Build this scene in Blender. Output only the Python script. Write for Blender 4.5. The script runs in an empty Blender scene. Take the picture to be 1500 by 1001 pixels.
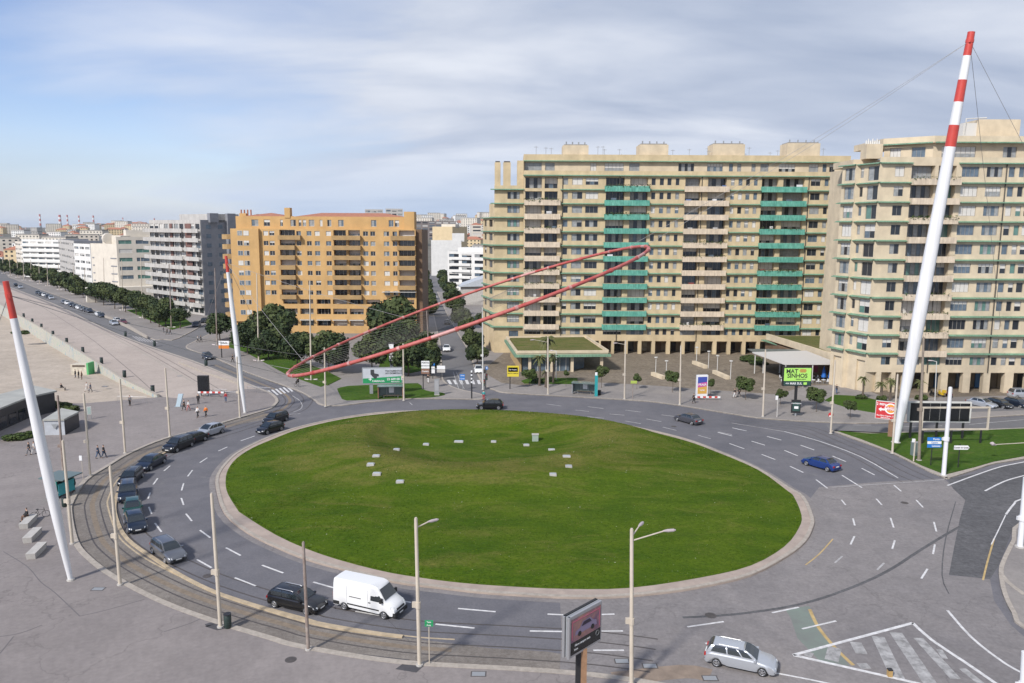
import bpy, bmesh, math, random
from mathutils import Vector, Matrix
R = math.radians
random.seed(7)
S = bpy.context.scene
COL = S.collection

# ------------------------------------------------------------------ camera
F = 1140.0; HOR = 334.0; ROLL = R(0.3); CH = 29.5
PITCH = math.atan((500.5 - HOR) / F)
cam = bpy.data.cameras.new('camera'); co = bpy.data.objects.new('camera', cam); COL.objects.link(co)
FW = Vector((0, math.cos(PITCH), -math.sin(PITCH))); U0 = Vector((0, math.sin(PITCH), math.cos(PITCH))); R0 = Vector((1, 0, 0))
RT = R0 * math.cos(ROLL) + U0 * math.sin(ROLL); UP = U0 * math.cos(ROLL) - R0 * math.sin(ROLL)
m = Matrix((RT, UP, -FW)).transposed().to_4x4(); m.translation = (0, 0, CH); co.matrix_world = m
cam.sensor_width = 36; cam.lens = F / 1500 * 36; cam.clip_start = 0.5; cam.clip_end = 30000
S.camera = co
CC = Vector((0, 0, CH))
def ray(x, y): return FW + RT * (x - 750) / F - UP * (y - 500.5) / F
def G(x, y, z=0.0):
    """place on the ground plane"""
    d = ray(x, y); return CC + d * ((z - CH) / d.z)
def onY(x, y, Y):
    d = ray(x, y); return CC + d * (Y / d.y)
def zat(x, y, b):
    d = ray(x, y); return CH + d.z * math.hypot(b[0], b[1]) / math.hypot(d.x, d.y)
def head(a, b):
    p = G(*a); q = G(*b); return math.atan2(q.y - p.y, q.x - p.x)

# ------------------------------------------------------------------ world, sun, exposure
SUN_EL = 40; SUN_AZ = 218      # azimuth clockwise from +Y: behind the camera, to the left
w = bpy.data.worlds.new('World'); S.world = w; w.use_nodes = True
nt = w.node_tree; nt.nodes.clear(); N = nt.nodes.new; Lk = nt.links.new
out = N('ShaderNodeOutputWorld')
sky = N('ShaderNodeTexSky'); sky.sky_type = 'NISHITA'; sky.sun_disc = False; sky.sun_elevation = R(SUN_EL); sky.sun_rotation = R(SUN_AZ)
sky.air_density = 1.0; sky.dust_density = 0.3; sky.ozone_density = 2.0
skt = N('ShaderNodeMix'); skt.data_type = 'RGBA'; skt.blend_type = 'MULTIPLY'; skt.inputs[0].default_value = 1; Lk(sky.outputs[0], skt.inputs[6]); skt.inputs[7].default_value = (1.0, .96, 1.10, 1)
bg1 = N('ShaderNodeBackground'); bg1.inputs[1].default_value = 0.095; Lk(skt.outputs[2], bg1.inputs[0])
tc = N('ShaderNodeTexCoord'); sep = N('ShaderNodeSeparateXYZ'); Lk(tc.outputs['Generated'], sep.inputs[0])
def mth(op, a, b=None, clamp=False):
    n = N('ShaderNodeMath'); n.operation = op; n.use_clamp = clamp
    for i, v in enumerate((a, b)):
        if v is None: continue
        if isinstance(v, (int, float)): n.inputs[i].default_value = v
        else: Lk(v, n.inputs[i])
    return n.outputs[0]
zz = mth('ADD', mth('MAXIMUM', sep.outputs[2], 0.0), 0.22)
px = mth('DIVIDE', sep.outputs[0], zz); py = mth('DIVIDE', sep.outputs[1], zz)
cmb = N('ShaderNodeCombineXYZ'); Lk(px, cmb.inputs[0]); Lk(py, cmb.inputs[1])
def noise(scale, detail, dist, vec, off=(0, 0, 0), sc=(1, 1, 1)):
    mp = N('ShaderNodeMapping'); mp.inputs['Location'].default_value = off; mp.inputs['Scale'].default_value = sc; Lk(vec, mp.inputs[0])
    n = N('ShaderNodeTexNoise'); n.inputs['Scale'].default_value = scale; n.inputs['Detail'].default_value = detail
    n.inputs['Distortion'].default_value = dist; Lk(mp.outputs[0], n.inputs[0]); return n.outputs[0]
def ramp(fac, stops):
    r = N('ShaderNodeValToRGB'); Lk(fac, r.inputs[0]); e = r.color_ramp.elements
    while len(e) < len(stops): e.new(0.5)
    for i, (p, c) in enumerate(stops): e[i].position = p; e[i].color = (*c, 1) if len(c) == 3 else c
    return r.outputs[0]
n1 = noise(0.55, 7, 0.6, cmb.outputs[0], (3.1, 1.7, 0), (0.7, 1.1, 1)); n2 = noise(1.8, 10, 0.35, cmb.outputs[0], (0.4, 9, 0), (0.6, 1.3, 1))
# cover: open on the left of the view, nearly closed to the right
gx = mth('MULTIPLY', sep.outputs[0], 0.70)
cov = mth('ADD', mth('ADD', mth('MULTIPLY', n1, 1.0), mth('MULTIPLY', n2, 0.35)), gx)
cov = ramp(cov, [(0.38, (0.03,)*3), (0.52, (0.55,)*3), (0.66, (1.0,)*3)])
ctone = ramp(mth('ADD', mth('MULTIPLY', n2, 0.5), mth('MULTIPLY', n1, 0.5)), [(0.38, (0.38, 0.45, 0.60)), (0.50, (0.53, 0.59, 0.72)), (0.62, (0.74, 0.78, 0.87))])
hor = mth('MULTIPLY', mth('SUBTRACT', 1.0, mth('MULTIPLY', mth('ABSOLUTE', sep.outputs[2]), 9.0), True), 0.8, True)
cov = mth('MAXIMUM', cov, hor)
hm = N('ShaderNodeMix'); hm.data_type = 'RGBA'; Lk(hor, hm.inputs[0]); Lk(ctone, hm.inputs[6]); hm.inputs[7].default_value = (0.46, 0.58, 0.78, 1); ctone = hm.outputs[2]
bg2 = N('ShaderNodeBackground'); Lk(ctone, bg2.inputs[0]); bg2.inputs[1].default_value = 0.70
mx = N('ShaderNodeMixShader'); Lk(cov, mx.inputs[0]); Lk(bg1.outputs[0], mx.inputs[1]); Lk(bg2.outputs[0], mx.inputs[2]); Lk(mx.outputs[0], out.inputs[0])
sl = bpy.data.lights.new('sun', 'SUN'); sl.energy = 3.0; sl.angle = R(6); sl.color = (1.0, 0.955, 0.895)
so = bpy.data.objects.new('sun', sl); COL.objects.link(so)
sd = Vector((math.sin(R(SUN_AZ)) * math.cos(R(SUN_EL)), math.cos(R(SUN_AZ)) * math.cos(R(SUN_EL)), math.sin(R(SUN_EL))))
so.rotation_euler = sd.to_track_quat('Z', 'Y').to_euler()
S.view_settings.view_transform = 'Standard'; S.view_settings.look = 'None'; S.view_settings.exposure = 0.60; S.view_settings.gamma = 1

# ------------------------------------------------------------------ materials
MATS = {}
def mat(name, col, rough=0.8, noise_amt=0.0, nscale=1.0, col2=None, stretch=(1, 1, 1), metal=0.0, bump=0.0, coat=0.0, detail=5, streak=None, spec=0.5):
    if name in MATS: return MATS[name]
    M = bpy.data.materials.new(name); M.use_nodes = True; t = M.node_tree; b = t.nodes['Principled BSDF']
    b.inputs['Base Color'].default_value = (*col, 1); b.inputs['Roughness'].default_value = rough; b.inputs['Metallic'].default_value = metal
    b.inputs['Coat Weight'].default_value = coat; b.inputs['Specular IOR Level'].default_value = spec
    if noise_amt > 0 or col2:
        c = t.nodes.new('ShaderNodeTexCoord'); mp = t.nodes.new('ShaderNodeMapping'); mp.inputs['Scale'].default_value = stretch
        t.links.new(c.outputs['Object'], mp.inputs[0])
        n = t.nodes.new('ShaderNodeTexNoise'); n.inputs['Scale'].default_value = nscale; n.inputs['Detail'].default_value = detail; n.inputs['Roughness'].default_value = 0.65
        t.links.new(mp.outputs[0], n.inputs[0])
        r = t.nodes.new('ShaderNodeValToRGB'); r.color_ramp.elements[0].position = 0.32; r.color_ramp.elements[1].position = 0.68
        k = noise_amt
        c2 = col2 or tuple(min(1, v * (1 + k)) for v in col); c1 = col if col2 else tuple(v * (1 - k) for v in col)
        r.color_ramp.elements[0].color = (*c1, 1); r.color_ramp.elements[1].color = (*c2, 1)
        t.links.new(n.outputs[0], r.inputs[0]); last = r.outputs[0]
        if streak:
            sc, sca, am = streak
            mp2 = t.nodes.new('ShaderNodeMapping'); mp2.inputs['Scale'].default_value = sca; t.links.new(c.outputs['Object'], mp2.inputs[0])
            n2 = t.nodes.new('ShaderNodeTexNoise'); n2.inputs['Scale'].default_value = sc; n2.inputs['Detail'].default_value = 6; t.links.new(mp2.outputs[0], n2.inputs[0])
            r2 = t.nodes.new('ShaderNodeValToRGB'); r2.color_ramp.elements[0].position = 0.38; r2.color_ramp.elements[1].position = 0.6
            r2.color_ramp.elements[0].color = (am, am, am, 1); r2.color_ramp.elements[1].color = (1, 1, 1, 1); t.links.new(n2.outputs[0], r2.inputs[0])
            mu = t.nodes.new('ShaderNodeMix'); mu.data_type = 'RGBA'; mu.blend_type = 'MULTIPLY'; mu.inputs[0].default_value = 1
            t.links.new(last, mu.inputs[6]); t.links.new(r2.outputs[0], mu.inputs[7]); last = mu.outputs[2]
        t.links.new(last, b.inputs['Base Color'])
        if bump > 0:
            bp = t.nodes.new('ShaderNodeBump'); bp.inputs['Strength'].default_value = bump; bp.inputs['Distance'].default_value = 0.05
            n3 = t.nodes.new('ShaderNodeTexNoise'); n3.inputs['Scale'].default_value = nscale * 6; n3.inputs['Detail'].default_value = 4; t.links.new(mp.outputs[0], n3.inputs[0])
            t.links.new(n3.outputs[0], bp.inputs['Height']); t.links.new(bp.outputs[0], b.inputs['Normal'])
    MATS[name] = M; return M
def ground_mat(name, base, patch, scale=0.05, fine=4.0, fam=0.12, crack=0.0, blocks=None, spotc=None):
    """ground covering: broad patches, medium blotches, fine grain, cracks or setts"""
    M = bpy.data.materials.new(name); M.use_nodes = True; t = M.node_tree; b = t.nodes['Principled BSDF']; b.inputs['Roughness'].default_value = 0.9
    b.inputs['Specular IOR Level'].default_value = 0.25
    c = t.nodes.new('ShaderNodeTexCoord').outputs['Object']
    def nz(s, d, st=(1, 1, 1), dist=0.0):
        mp = t.nodes.new('ShaderNodeMapping'); mp.inputs['Scale'].default_value = st; t.links.new(c, mp.inputs[0])
        n = t.nodes.new('ShaderNodeTexNoise'); n.inputs['Scale'].default_value = s; n.inputs['Detail'].default_value = d; n.inputs['Roughness'].default_value = 0.7; n.inputs['Distortion'].default_value = dist
        t.links.new(mp.outputs[0], n.inputs[0]); return n.outputs[0]
    def rp(f, a, ca, bb, cb):
        r = t.nodes.new('ShaderNodeValToRGB'); e = r.color_ramp.elements; e[0].position = a; e[1].position = bb; e[0].color = (*ca, 1); e[1].color = (*cb, 1); t.links.new(f, r.inputs[0]); return r.outputs[0]
    def mul(a, bb, bt='MULTIPLY', f=1.0):
        q = t.nodes.new('ShaderNodeMix'); q.data_type = 'RGBA'; q.blend_type = bt; q.inputs[0].default_value = f
        t.links.new(a, q.inputs[6]); t.links.new(bb, q.inputs[7]); return q.outputs[2]
    v = rp(nz(scale, 8, dist=0.8), 0.35, base, 0.65, patch)
    v = mul(v, rp(nz(scale * 9, 6), 0.3, (1 - fam,) * 3, 0.7, (1 + fam * 0.6,) * 3))
    g = nz(fine, 8); v = mul(v, rp(g, 0.3, (1 - fam * 1.3,) * 3, 0.7, (1 + fam,) * 3))
    if spotc: 
        sp = rp(nz(scale * 3, 9, dist=1.5), 0.60, (0, 0, 0), 0.72, (1, 1, 1)); q = t.nodes.new('ShaderNodeMix'); q.data_type = 'RGBA'; t.links.new(sp, q.inputs[0]); t.links.new(v, q.inputs[6]); q.inputs[7].default_value = (*spotc, 1); v = q.outputs[2]
    if crack > 0:
        vo = t.nodes.new('ShaderNodeTexVoronoi'); vo.feature = 'DISTANCE_TO_EDGE'; vo.inputs['Scale'].default_value = 0.07; vo.inputs['Randomness'].default_value = 1
        mpn = t.nodes.new('ShaderNodeMix'); mpn.data_type = 'VECTOR'; mpn.inputs[0].default_value = 0.10
        nn = t.nodes.new('ShaderNodeTexNoise'); nn.inputs['Scale'].default_value = 0.35; nn.inputs['Detail'].default_value = 6; t.links.new(c, nn.inputs[0])
        sc = t.nodes.new('ShaderNodeVectorMath'); sc.operation = 'SCALE'; sc.inputs[3].default_value = 60; t.links.new(nn.outputs[1], sc.inputs[0])
        t.links.new(c, mpn.inputs[4]); t.links.new(sc.outputs[0], mpn.inputs[5]); t.links.new(mpn.outputs[1], vo.inputs[0])
        v = mul(v, rp(vo.outputs[0], 0.0, (1 - crack,) * 3, 0.006, (1, 1, 1)))
    if blocks:
        br = t.nodes.new('ShaderNodeTexBrick'); t.links.new(c, br.inputs[0]); br.inputs['Scale'].default_value = blocks; br.inputs['Color1'].default_value = (1, 1, 1, 1); br.inputs['Color2'].default_value = (0.78, 0.76, 0.74, 1); br.inputs['Mortar'].default_value = (0.6, 0.57, 0.52, 1)
        v = mul(v, br.outputs[0])
    t.links.new(v, b.inputs['Base Color'])
    bp = t.nodes.new('ShaderNodeBump'); bp.inputs['Strength'].default_value = 0.25; bp.inputs['Distance'].default_value = 0.04; t.links.new(g, bp.inputs['Height']); t.links.new(bp.outputs[0], b.inputs['Normal'])
    MATS[name] = M; return M

asphalt = ground_mat('ring asphalt', (0.117, 0.116, 0.128), (0.158, 0.152, 0.161), 0.05, 5, 0.13, spotc=(0.174, 0.168, 0.168))
asph_l = ground_mat('worn asphalt', (0.184, 0.171, 0.169), (0.240, 0.220, 0.211), 0.07, 3, 0.14, crack=0.2)
asph_d = ground_mat('dark asphalt', (0.088, 0.087, 0.09), (0.125, 0.122, 0.124), 0.12, 3, 0.24)
asph_f = ground_mat('avenue asphalt', (0.141, 0.139, 0.141), (0.174, 0.168, 0.168), 0.03, 3, 0.1)
plaza_m = ground_mat('plaza asphalt', (0.211, 0.188, 0.179), (0.262, 0.233, 0.219), 0.035, 2.5, 0.1, crack=0.22, spotc=(0.278, 0.253, 0.230))
prom_m = ground_mat('promenade paving', (0.359, 0.305, 0.265), (0.431, 0.369, 0.320), 0.03, 2.0, 0.09)
pave_m = ground_mat('pavement', (0.223, 0.204, 0.192), (0.278, 0.253, 0.232), 0.05, 3, 0.1)
tile_m = ground_mat('square paving', (0.201, 0.168, 0.128), (0.272, 0.229, 0.179), 0.06, 1.5, 0.22, blocks=1.2)
sett_m = ground_mat('stone setts', (0.195, 0.174, 0.157), (0.263, 0.239, 0.214), 0.10, 2.5, 0.16, blocks=4.0)
sand_m = ground_mat('sand', (0.39, 0.33, 0.265), (0.47, 0.40, 0.325), 0.03, 1.5, 0.14)
land_m = ground_mat('far land', (0.10, 0.10, 0.075), (0.2, 0.18, 0.15), 0.008, 0.3, 0.25)
kerb_m = mat('kerb stone', (0.34, 0.30, 0.255), 0.9, 0.18, 2.5)
kerby_m = mat('yellowed kerb stone', (0.40, 0.32, 0.215), 0.9, 0.2, 1.6)
islekerb_m = mat('island kerb paving', (0.40, 0.325, 0.27), 0.9, 0.0, 0.7, col2=(0.29, 0.235, 0.20), detail=8)
rail_m = mat('rail groove', (0.07, 0.06, 0.055), 0.6, 0.2, 2)
white_m = mat('road paint', (0.70, 0.69, 0.68), 0.7, 0.0, 2.2, col2=(0.42, 0.41, 0.40), detail=8)
faded_m = mat('faded road paint', (0.44, 0.43, 0.42), 0.8, 0.0, 1.4, col2=(0.24, 0.23, 0.23), detail=8)
yellow_m = mat('yellow road paint', (0.42, 0.30, 0.13), 0.8, 0.25, 1)
greenp_m = mat('faded green paint', (0.155, 0.165, 0.15), 0.85, 0.0, 0.5, col2=(0.175, 0.215, 0.18))
patch_m = mat('tar patch', (0.065, 0.062, 0.066), 0.8, 0.15, 2)
iron_m = mat('cast iron', (0.08, 0.072, 0.068), 0.7, 0.2, 8)
def grass_mat(name, green, lightg, brown, bs=0.09):
    M = bpy.data.materials.new(name); M.use_nodes = True; t = M.node_tree; b = t.nodes['Principled BSDF']; b.inputs['Roughness'].default_value = 0.95; b.inputs['Specular IOR Level'].default_value = 0.1
    c = t.nodes.new('ShaderNodeTexCoord').outputs['Object']
    def nz(s, d, st=(1, 1, 1), dist=0.0, loc=(0, 0, 0)):
        mp = t.nodes.new('ShaderNodeMapping'); mp.inputs['Scale'].default_value = st; mp.inputs['Location'].default_value = loc; t.links.new(c, mp.inputs[0])
        n = t.nodes.new('ShaderNodeTexNoise'); n.inputs['Scale'].default_value = s; n.inputs['Detail'].default_value = d; n.inputs['Roughness'].default_value = 0.7; n.inputs['Distortion'].default_value = dist
        t.links.new(mp.outputs[0], n.inputs[0]); return n.outputs[0]
    def mixf(f, a, bb):
        q = t.nodes.new('ShaderNodeMix'); q.data_type = 'RGBA'; t.links.new(f, q.inputs[0])
        for v, i in ((a, 6), (bb, 7)):
            if isinstance(v, tuple): q.inputs[i].default_value = (*v, 1)
            else: t.links.new(v, q.inputs[i])
        return q.outputs[2]
    def rp(f, a, bb, lo=0, hi=1):
        r = t.nodes.new('ShaderNodeMapRange'); r.inputs[1].default_value = a; r.inputs[2].default_value = bb; r.inputs[3].default_value = lo; r.inputs[4].default_value = hi; t.links.new(f, r.inputs[0]); return r.outputs[0]
    v = mixf(rp(nz(0.12, 6, (1, 2.2, 1)), 0.35, 0.65), green, lightg)
    # dry grass grows on the raised rim: height drives it
    sp = t.nodes.new('ShaderNodeSeparateXYZ'); t.links.new(c, sp.inputs[0])
    ad = t.nodes.new('ShaderNodeMath'); ad.operation = 'ADD'; t.links.new(rp(sp.outputs[2], 0.3, 2.1, -0.02, 0.17), ad.inputs[0]); t.links.new(nz(bs, 9, (1, 2.6, 1), 1.2, (5, 2, 0)), ad.inputs[1])
    v = mixf(rp(ad.outputs[0], 0.52, 0.74, 0, 0.85), v, brown)
    v2 = t.nodes.new('ShaderNodeMix'); v2.data_type = 'RGBA'; v2.blend_type = 'MULTIPLY'; v2.inputs[0].default_value = 1; t.links.new(v, v2.inputs[6])
    k = t.nodes.new('ShaderNodeValToRGB'); k.color_ramp.elements[0].position = 0.3; k.color_ramp.elements[1].position = 0.7; k.color_ramp.elements[0].color = (0.62, 0.66, 0.6, 1); k.color_ramp.elements[1].color = (1.35, 1.3, 1.3, 1)
    g = nz(2.6, 10, (1, 1.6, 1)); t.links.new(g, k.inputs[0]); t.links.new(k.outputs[0], v2.inputs[7])
    # daisies and litter specks
    vo = t.nodes.new('ShaderNodeTexVoronoi'); vo.inputs['Scale'].default_value = 1.6; t.links.new(c, vo.inputs[0])
    pm = t.nodes.new('ShaderNodeMath'); pm.operation = 'MULTIPLY'; t.links.new(rp(vo.outputs[0], 0.10, 0.05), pm.inputs[0]); t.links.new(rp(nz(0.15, 4, loc=(9, 9, 0)), 0.5, 0.62), pm.inputs[1])
    pm2 = t.nodes.new('ShaderNodeMath'); pm2.operation = 'MULTIPLY'; pm2.inputs[1].default_value = 0.55; pm2.use_clamp = True; t.links.new(pm.outputs[0], pm2.inputs[0])
    v = mixf(pm2.outputs[0], v2.outputs[2], (0.42, 0.45, 0.33))
    t.links.new(v, b.inputs['Base Color'])
    bp = t.nodes.new('ShaderNodeBump'); bp.inputs['Strength'].default_value = 0.9; bp.inputs['Distance'].default_value = 0.12; t.links.new(g, bp.inputs['Height']); t.links.new(bp.outputs[0], b.inputs['Normal'])
    MATS[name] = M; return M
grass_m = grass_mat('lawn', (0.042, 0.084, 0.005), (0.078, 0.120, 0.008), (0.145, 0.135, 0.035))
turf_m = grass_mat('turf', (0.038, 0.085, 0.010), (0.06, 0.112, 0.014), (0.13, 0.125, 0.05), 0.2)
roofgrass_m = grass_mat('roof turf', (0.055, 0.085, 0.016), (0.085, 0.12, 0.022), (0.16, 0.14, 0.06), 0.25)

beige = mat('beige stone cladding', (0.54, 0.43, 0.265), 0.85, 0.13, 0.5, streak=(0.5, (1.0, 1.0, 0.16), 0.86), detail=9)
beige2 = mat('pale stone cladding', (0.58, 0.485, 0.345), 0.85, 0.12, 0.5, streak=(0.5, (1.0, 1.0, 0.16), 0.9), detail=9)
balc_m = mat('cream balcony render', (0.60, 0.50, 0.38), 0.8, 0.14, 0.8, streak=(1.2, (3, 3, 0.3), 0.8))
copper = mat('green copper ledge', (0.15, 0.26, 0.17), 0.7, 0.0, 1.0, col2=(0.20, 0.36, 0.24), streak=(1.5, (3, 3, 0.5), 0.7))
teal = mat('teal balcony panel', (0.07, 0.31, 0.235), 0.6, 0.0, 0.8, col2=(0.17, 0.45, 0.35), streak=(1.6, (4, 4, 0.4), 0.62), detail=8)
orange = mat('ochre render', (0.53, 0.33, 0.135), 0.85, 0.10, 0.3, streak=(0.5, (1, 1, 0.2), 0.93))
orange2 = mat('ochre balcony render', (0.36, 0.235, 0.105), 0.85, 0.14, 0.5)
redroof = mat('clay tiles', (0.36, 0.15, 0.09), 0.85, 0.2, 1.5)
gravel_m = mat('flat roof felt', (0.25, 0.235, 0.215), 0.95, 0.2, 0.4)
brownwall = mat('brown side render', (0.16, 0.10, 0.06), 0.85, 0.15, 0.5)
greyb = mat('pale grey render', (0.46, 0.44, 0.41), 0.85, 0.12, 0.4, streak=(0.8, (2, 2, 0.25), 0.85))
slate = mat('slate cladding', (0.22, 0.225, 0.245), 0.6, 0.15, 0.6)
brickred = mat('brick red panel', (0.17, 0.09, 0.075), 0.8, 0.15, 1)
creamw = mat('cream render', (0.60, 0.55, 0.47), 0.85, 0.08, 0.4)
whitew = mat('white render', (0.66, 0.65, 0.62), 0.85, 0.08, 0.4)
yelloww = mat('pale yellow render', (0.58, 0.46, 0.28), 0.85, 0.08, 0.4)
glass_d = mat('dark glass', (0.022, 0.026, 0.032), 0.08, spec=0.6)
glass_b = mat('blue glass', (0.10, 0.135, 0.17), 0.12, 0.3, 0.8, spec=0.7)
glass_g = mat('green glass', (0.10, 0.20, 0.17), 0.12, 0.25, 0.8, spec=0.7)
curtain = mat('net curtain behind glass', (0.27, 0.28, 0.28), 0.25, 0.25, 1.5)
blind = mat('white roller blind', (0.58, 0.56, 0.52), 0.6, 0.08, 2)
leaf3_m = mat('olive highlight foliage', (0.045, 0.062, 0.020), 0.75, 0.0, 0.7, col2=(0.085, 0.105, 0.035), detail=6, spec=0.25)  # brown-green leaf tone, also paints lighter highlights into some crown lobes
gframe = mat('grey window frame', (0.24, 0.225, 0.20), 0.5)
bronze = mat('dark window frame', (0.07, 0.06, 0.05), 0.5)
wframe = mat('white window frame', (0.55, 0.54, 0.51), 0.5)
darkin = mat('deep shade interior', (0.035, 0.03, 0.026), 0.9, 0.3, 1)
concrete = mat('concrete', (0.42, 0.40, 0.37), 0.9, 0.12, 1.5)
pole_m = mat('cream painted steel', (0.52, 0.455, 0.37), 0.55, 0.13, 1.2, stretch=(1, 1, 0.5))
polerust = mat('stained steel', (0.36, 0.31, 0.27), 0.6, 0.0, 1.5, col2=(0.16, 0.105, 0.085), stretch=(1, 1, 0.6))
lamp_m = mat('lamp head', (0.42, 0.36, 0.36), 0.4, 0.1, 4)
mastw = mat('white mast paint', (0.74, 0.74, 0.745), 0.45, 0.04, 0.5, stretch=(1, 1, 0.2), streak=(0.9, (2.5, 2.5, 0.12), 0.86))
mastr = mat('red mast paint', (0.50, 0.055, 0.04), 0.4, 0.12, 0.8)
ringred = mat('weathered red steel', (0.36, 0.04, 0.035), 0.6, 0.0, 0.9, col2=(0.47, 0.15, 0.13), detail=9)
ringpale = mat('worn red steel', (0.50, 0.25, 0.23), 0.5, 0.2, 2)
cable_m = mat('steel cable', (0.30, 0.29, 0.28), 0.5)
net_m = mat('net twine', (0.20, 0.18, 0.17), 0.8)
black_m = mat('black panel', (0.012, 0.013, 0.015), 0.25)
blackp = mat('black metal', (0.02, 0.02, 0.022), 0.5)
steel = mat('brushed steel', (0.45, 0.45, 0.46), 0.35, metal=0.6)
greym = mat('grey metal', (0.25, 0.26, 0.27), 0.5)
bark = mat('bark', (0.11, 0.085, 0.065), 0.9, 0.2, 4)
leaf_m = mat('dark foliage', (0.015, 0.028, 0.011), 0.75, 0.0, 0.7, col2=(0.048, 0.070, 0.024), detail=6, spec=0.25)
leaf2_m = mat('bright foliage', (0.030, 0.055, 0.015), 0.75, 0.0, 0.9, col2=(0.085, 0.115, 0.030), detail=6, spec=0.25)
palm_m = mat('palm fronds', (0.06, 0.075, 0.025), 0.7, 0.0, 1.0, col2=(0.13, 0.13, 0.05), spec=0.25)

# ------------------------------------------------------------------ mesh builder
class MB:
    def __init__(s, X=None): s.v = []; s.f = []; s.mi = []; s.mats = []; s.X = X
    def m(s, mt):
        if mt not in s.mats: s.mats.append(mt)
        return s.mats.index(mt)
    def add(s, vs, fs, mt, X=None):
        o = len(s.v); X = X or s.X
        s.v += [tuple(X @ Vector(p)) for p in vs] if X else [tuple(p) for p in vs]
        i = s.m(mt)
        for f in fs: s.f.append([o + k for k in f]); s.mi.append(i)
    def box(s, x0, x1, y0, y1, z0, z1, mt, X=None):
        vs = [(x0, y0, z0), (x1, y0, z0), (x1, y1, z0), (x0, y1, z0), (x0, y0, z1), (x1, y0, z1), (x1, y1, z1), (x0, y1, z1)]
        s.add(vs, [(3, 2, 1, 0), (4, 5, 6, 7), (0, 1, 5, 4), (1, 2, 6, 5), (2, 3, 7, 6), (3, 0, 4, 7)], mt, X)
    def prism(s, poly, z0, z1, mt, mtside=None, bottom=False):
        n = len(poly); a = sum(poly[i][0] * poly[(i + 1) % n][1] - poly[(i + 1) % n][0] * poly[i][1] for i in range(n))
        if a < 0: poly = poly[::-1]
        s.add([(p[0], p[1], z1) for p in poly], [tuple(range(n))], mt)
        vs = [(p[0], p[1], z0) for p in poly] + [(p[0], p[1], z1) for p in poly]
        s.add(vs, [(i, (i + 1) % n, n + (i + 1) % n, n + i) for i in range(n)], mtside or mt)
        if bottom: s.add([(p[0], p[1], z0) for p in poly], [tuple(range(n))[::-1]], mt)
    def tube(s, pts, rad, mt, seg=8, caps=True, X=None):
        pts = [Vector(p) for p in pts]; n = len(pts); rad = rad if isinstance(rad, (list, tuple)) else [rad] * n
        vs = []; fs = []
        for i, p in enumerate(pts):
            d = (pts[min(i + 1, n - 1)] - pts[max(i - 1, 0)]).normalized()
            a = d.cross(Vector((0, 0, 1)) if abs(d.z) < 0.95 else Vector((1, 0, 0))).normalized(); b = d.cross(a)
            for k in range(seg):
                t = 2 * math.pi * k / seg; vs.append(p + (a * math.cos(t) + b * math.sin(t)) * rad[i])
        for i in range(n - 1):
            for k in range(seg): k2 = (k + 1) % seg; fs.append((i * seg + k, (i + 1) * seg + k, (i + 1) * seg + k2, i * seg + k2))
        if caps: fs.append(tuple(range(seg))); fs.append(tuple(range((n - 1) * seg, n * seg))[::-1])
        s.add(vs, fs, mt, X)
    def strip(s, pts, w, z0, z1, mt):
        """flat ribbon with thickness along a ground line"""
        n = len(pts); Lf = []; Rg = []
        for i in range(n):
            a = Vector(pts[max(i - 1, 0)][:2]); b = Vector(pts[min(i + 1, n - 1)][:2]); d = (b - a).normalized(); nn = Vector((-d.y, d.x)); p = Vector(pts[i][:2])
            Lf.append(p + nn * w / 2); Rg.append(p - nn * w / 2)
        vs = [(p.x, p.y, z) for z in (z0, z1) for q in (Lf, Rg) for p in q]; fs = []
        for i in range(n - 1):
            fs.append((2 * n + i, 3 * n + i, 3 * n + i + 1, 2 * n + i + 1)); fs.append((i, 2 * n + i, 2 * n + i + 1, i + 1)); fs.append((n + i + 1, 3 * n + i + 1, 3 * n + i, n + i))
        fs.append((0, n, 3 * n, 2 * n)); fs.append((n - 1, 3 * n - 1, 4 * n - 1, 2 * n - 1)[::-1])
        s.add(vs, fs, mt)
    def build(s, name, parent=None, smooth=None, loc=None, rot=0, mesh_only=False):
        me = bpy.data.meshes.new(name); me.from_pydata(s.v, [], s.f)
        for x in s.mats: me.materials.append(x)
        me.polygons.foreach_set('material_index', s.mi); me.update()
        if smooth is not None:
            me.polygons.foreach_set('use_smooth', [True] * len(me.polygons)); me.set_sharp_from_angle(angle=R(smooth))
        if mesh_only: return me
        return ob(name, me, parent, loc, rot)
def ob(name, me, parent=None, loc=None, rot=0):
    o = bpy.data.objects.new(name, me); COL.objects.link(o); o.parent = parent
    if loc is not None: o.location = loc
    if rot: o.rotation_euler = (0, 0, rot)
    return o
def tag(o, label, cat, group=None, kind=None):
    o['label'] = label; o['category'] = cat
    if group: o['group'] = group
    if kind: o['kind'] = kind
    return o
def struct(o): o['kind'] = 'structure'; return o
def root(name, loc, rot, label, cat, group=None): return tag(ob(name, None, None, loc, rot), label, cat, group)
KIDS = {}
def copy_tree(o, parent=None):
    c = o.copy(); COL.objects.link(c); c.parent = parent
    for ch in list(o.children): copy_tree(ch, c)
    return c
def smooth_line(pts, k=4):
    P = [Vector(p[:2]) for p in pts]; o = []
    for i in range(len(P) - 1):
        a, b, c, d = P[max(i - 1, 0)], P[i], P[i + 1], P[min(i + 2, len(P) - 1)]
        for j in range(k):
            t = j / k; o.append(0.5 * ((2 * b) + (c - a) * t + (2 * a - 5 * b + 4 * c - d) * t * t + (3 * b - a - 3 * c + d) * t ** 3))
    o.append(P[-1]); return o
def offs(pts, d):
    n = len(pts); o = []
    for i in range(n):
        a = pts[max(i - 1, 0)]; b = pts[min(i + 1, n - 1)]; t = (b - a).normalized(); o.append(pts[i] + Vector((-t.y, t.x)) * d)
    return o
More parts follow.
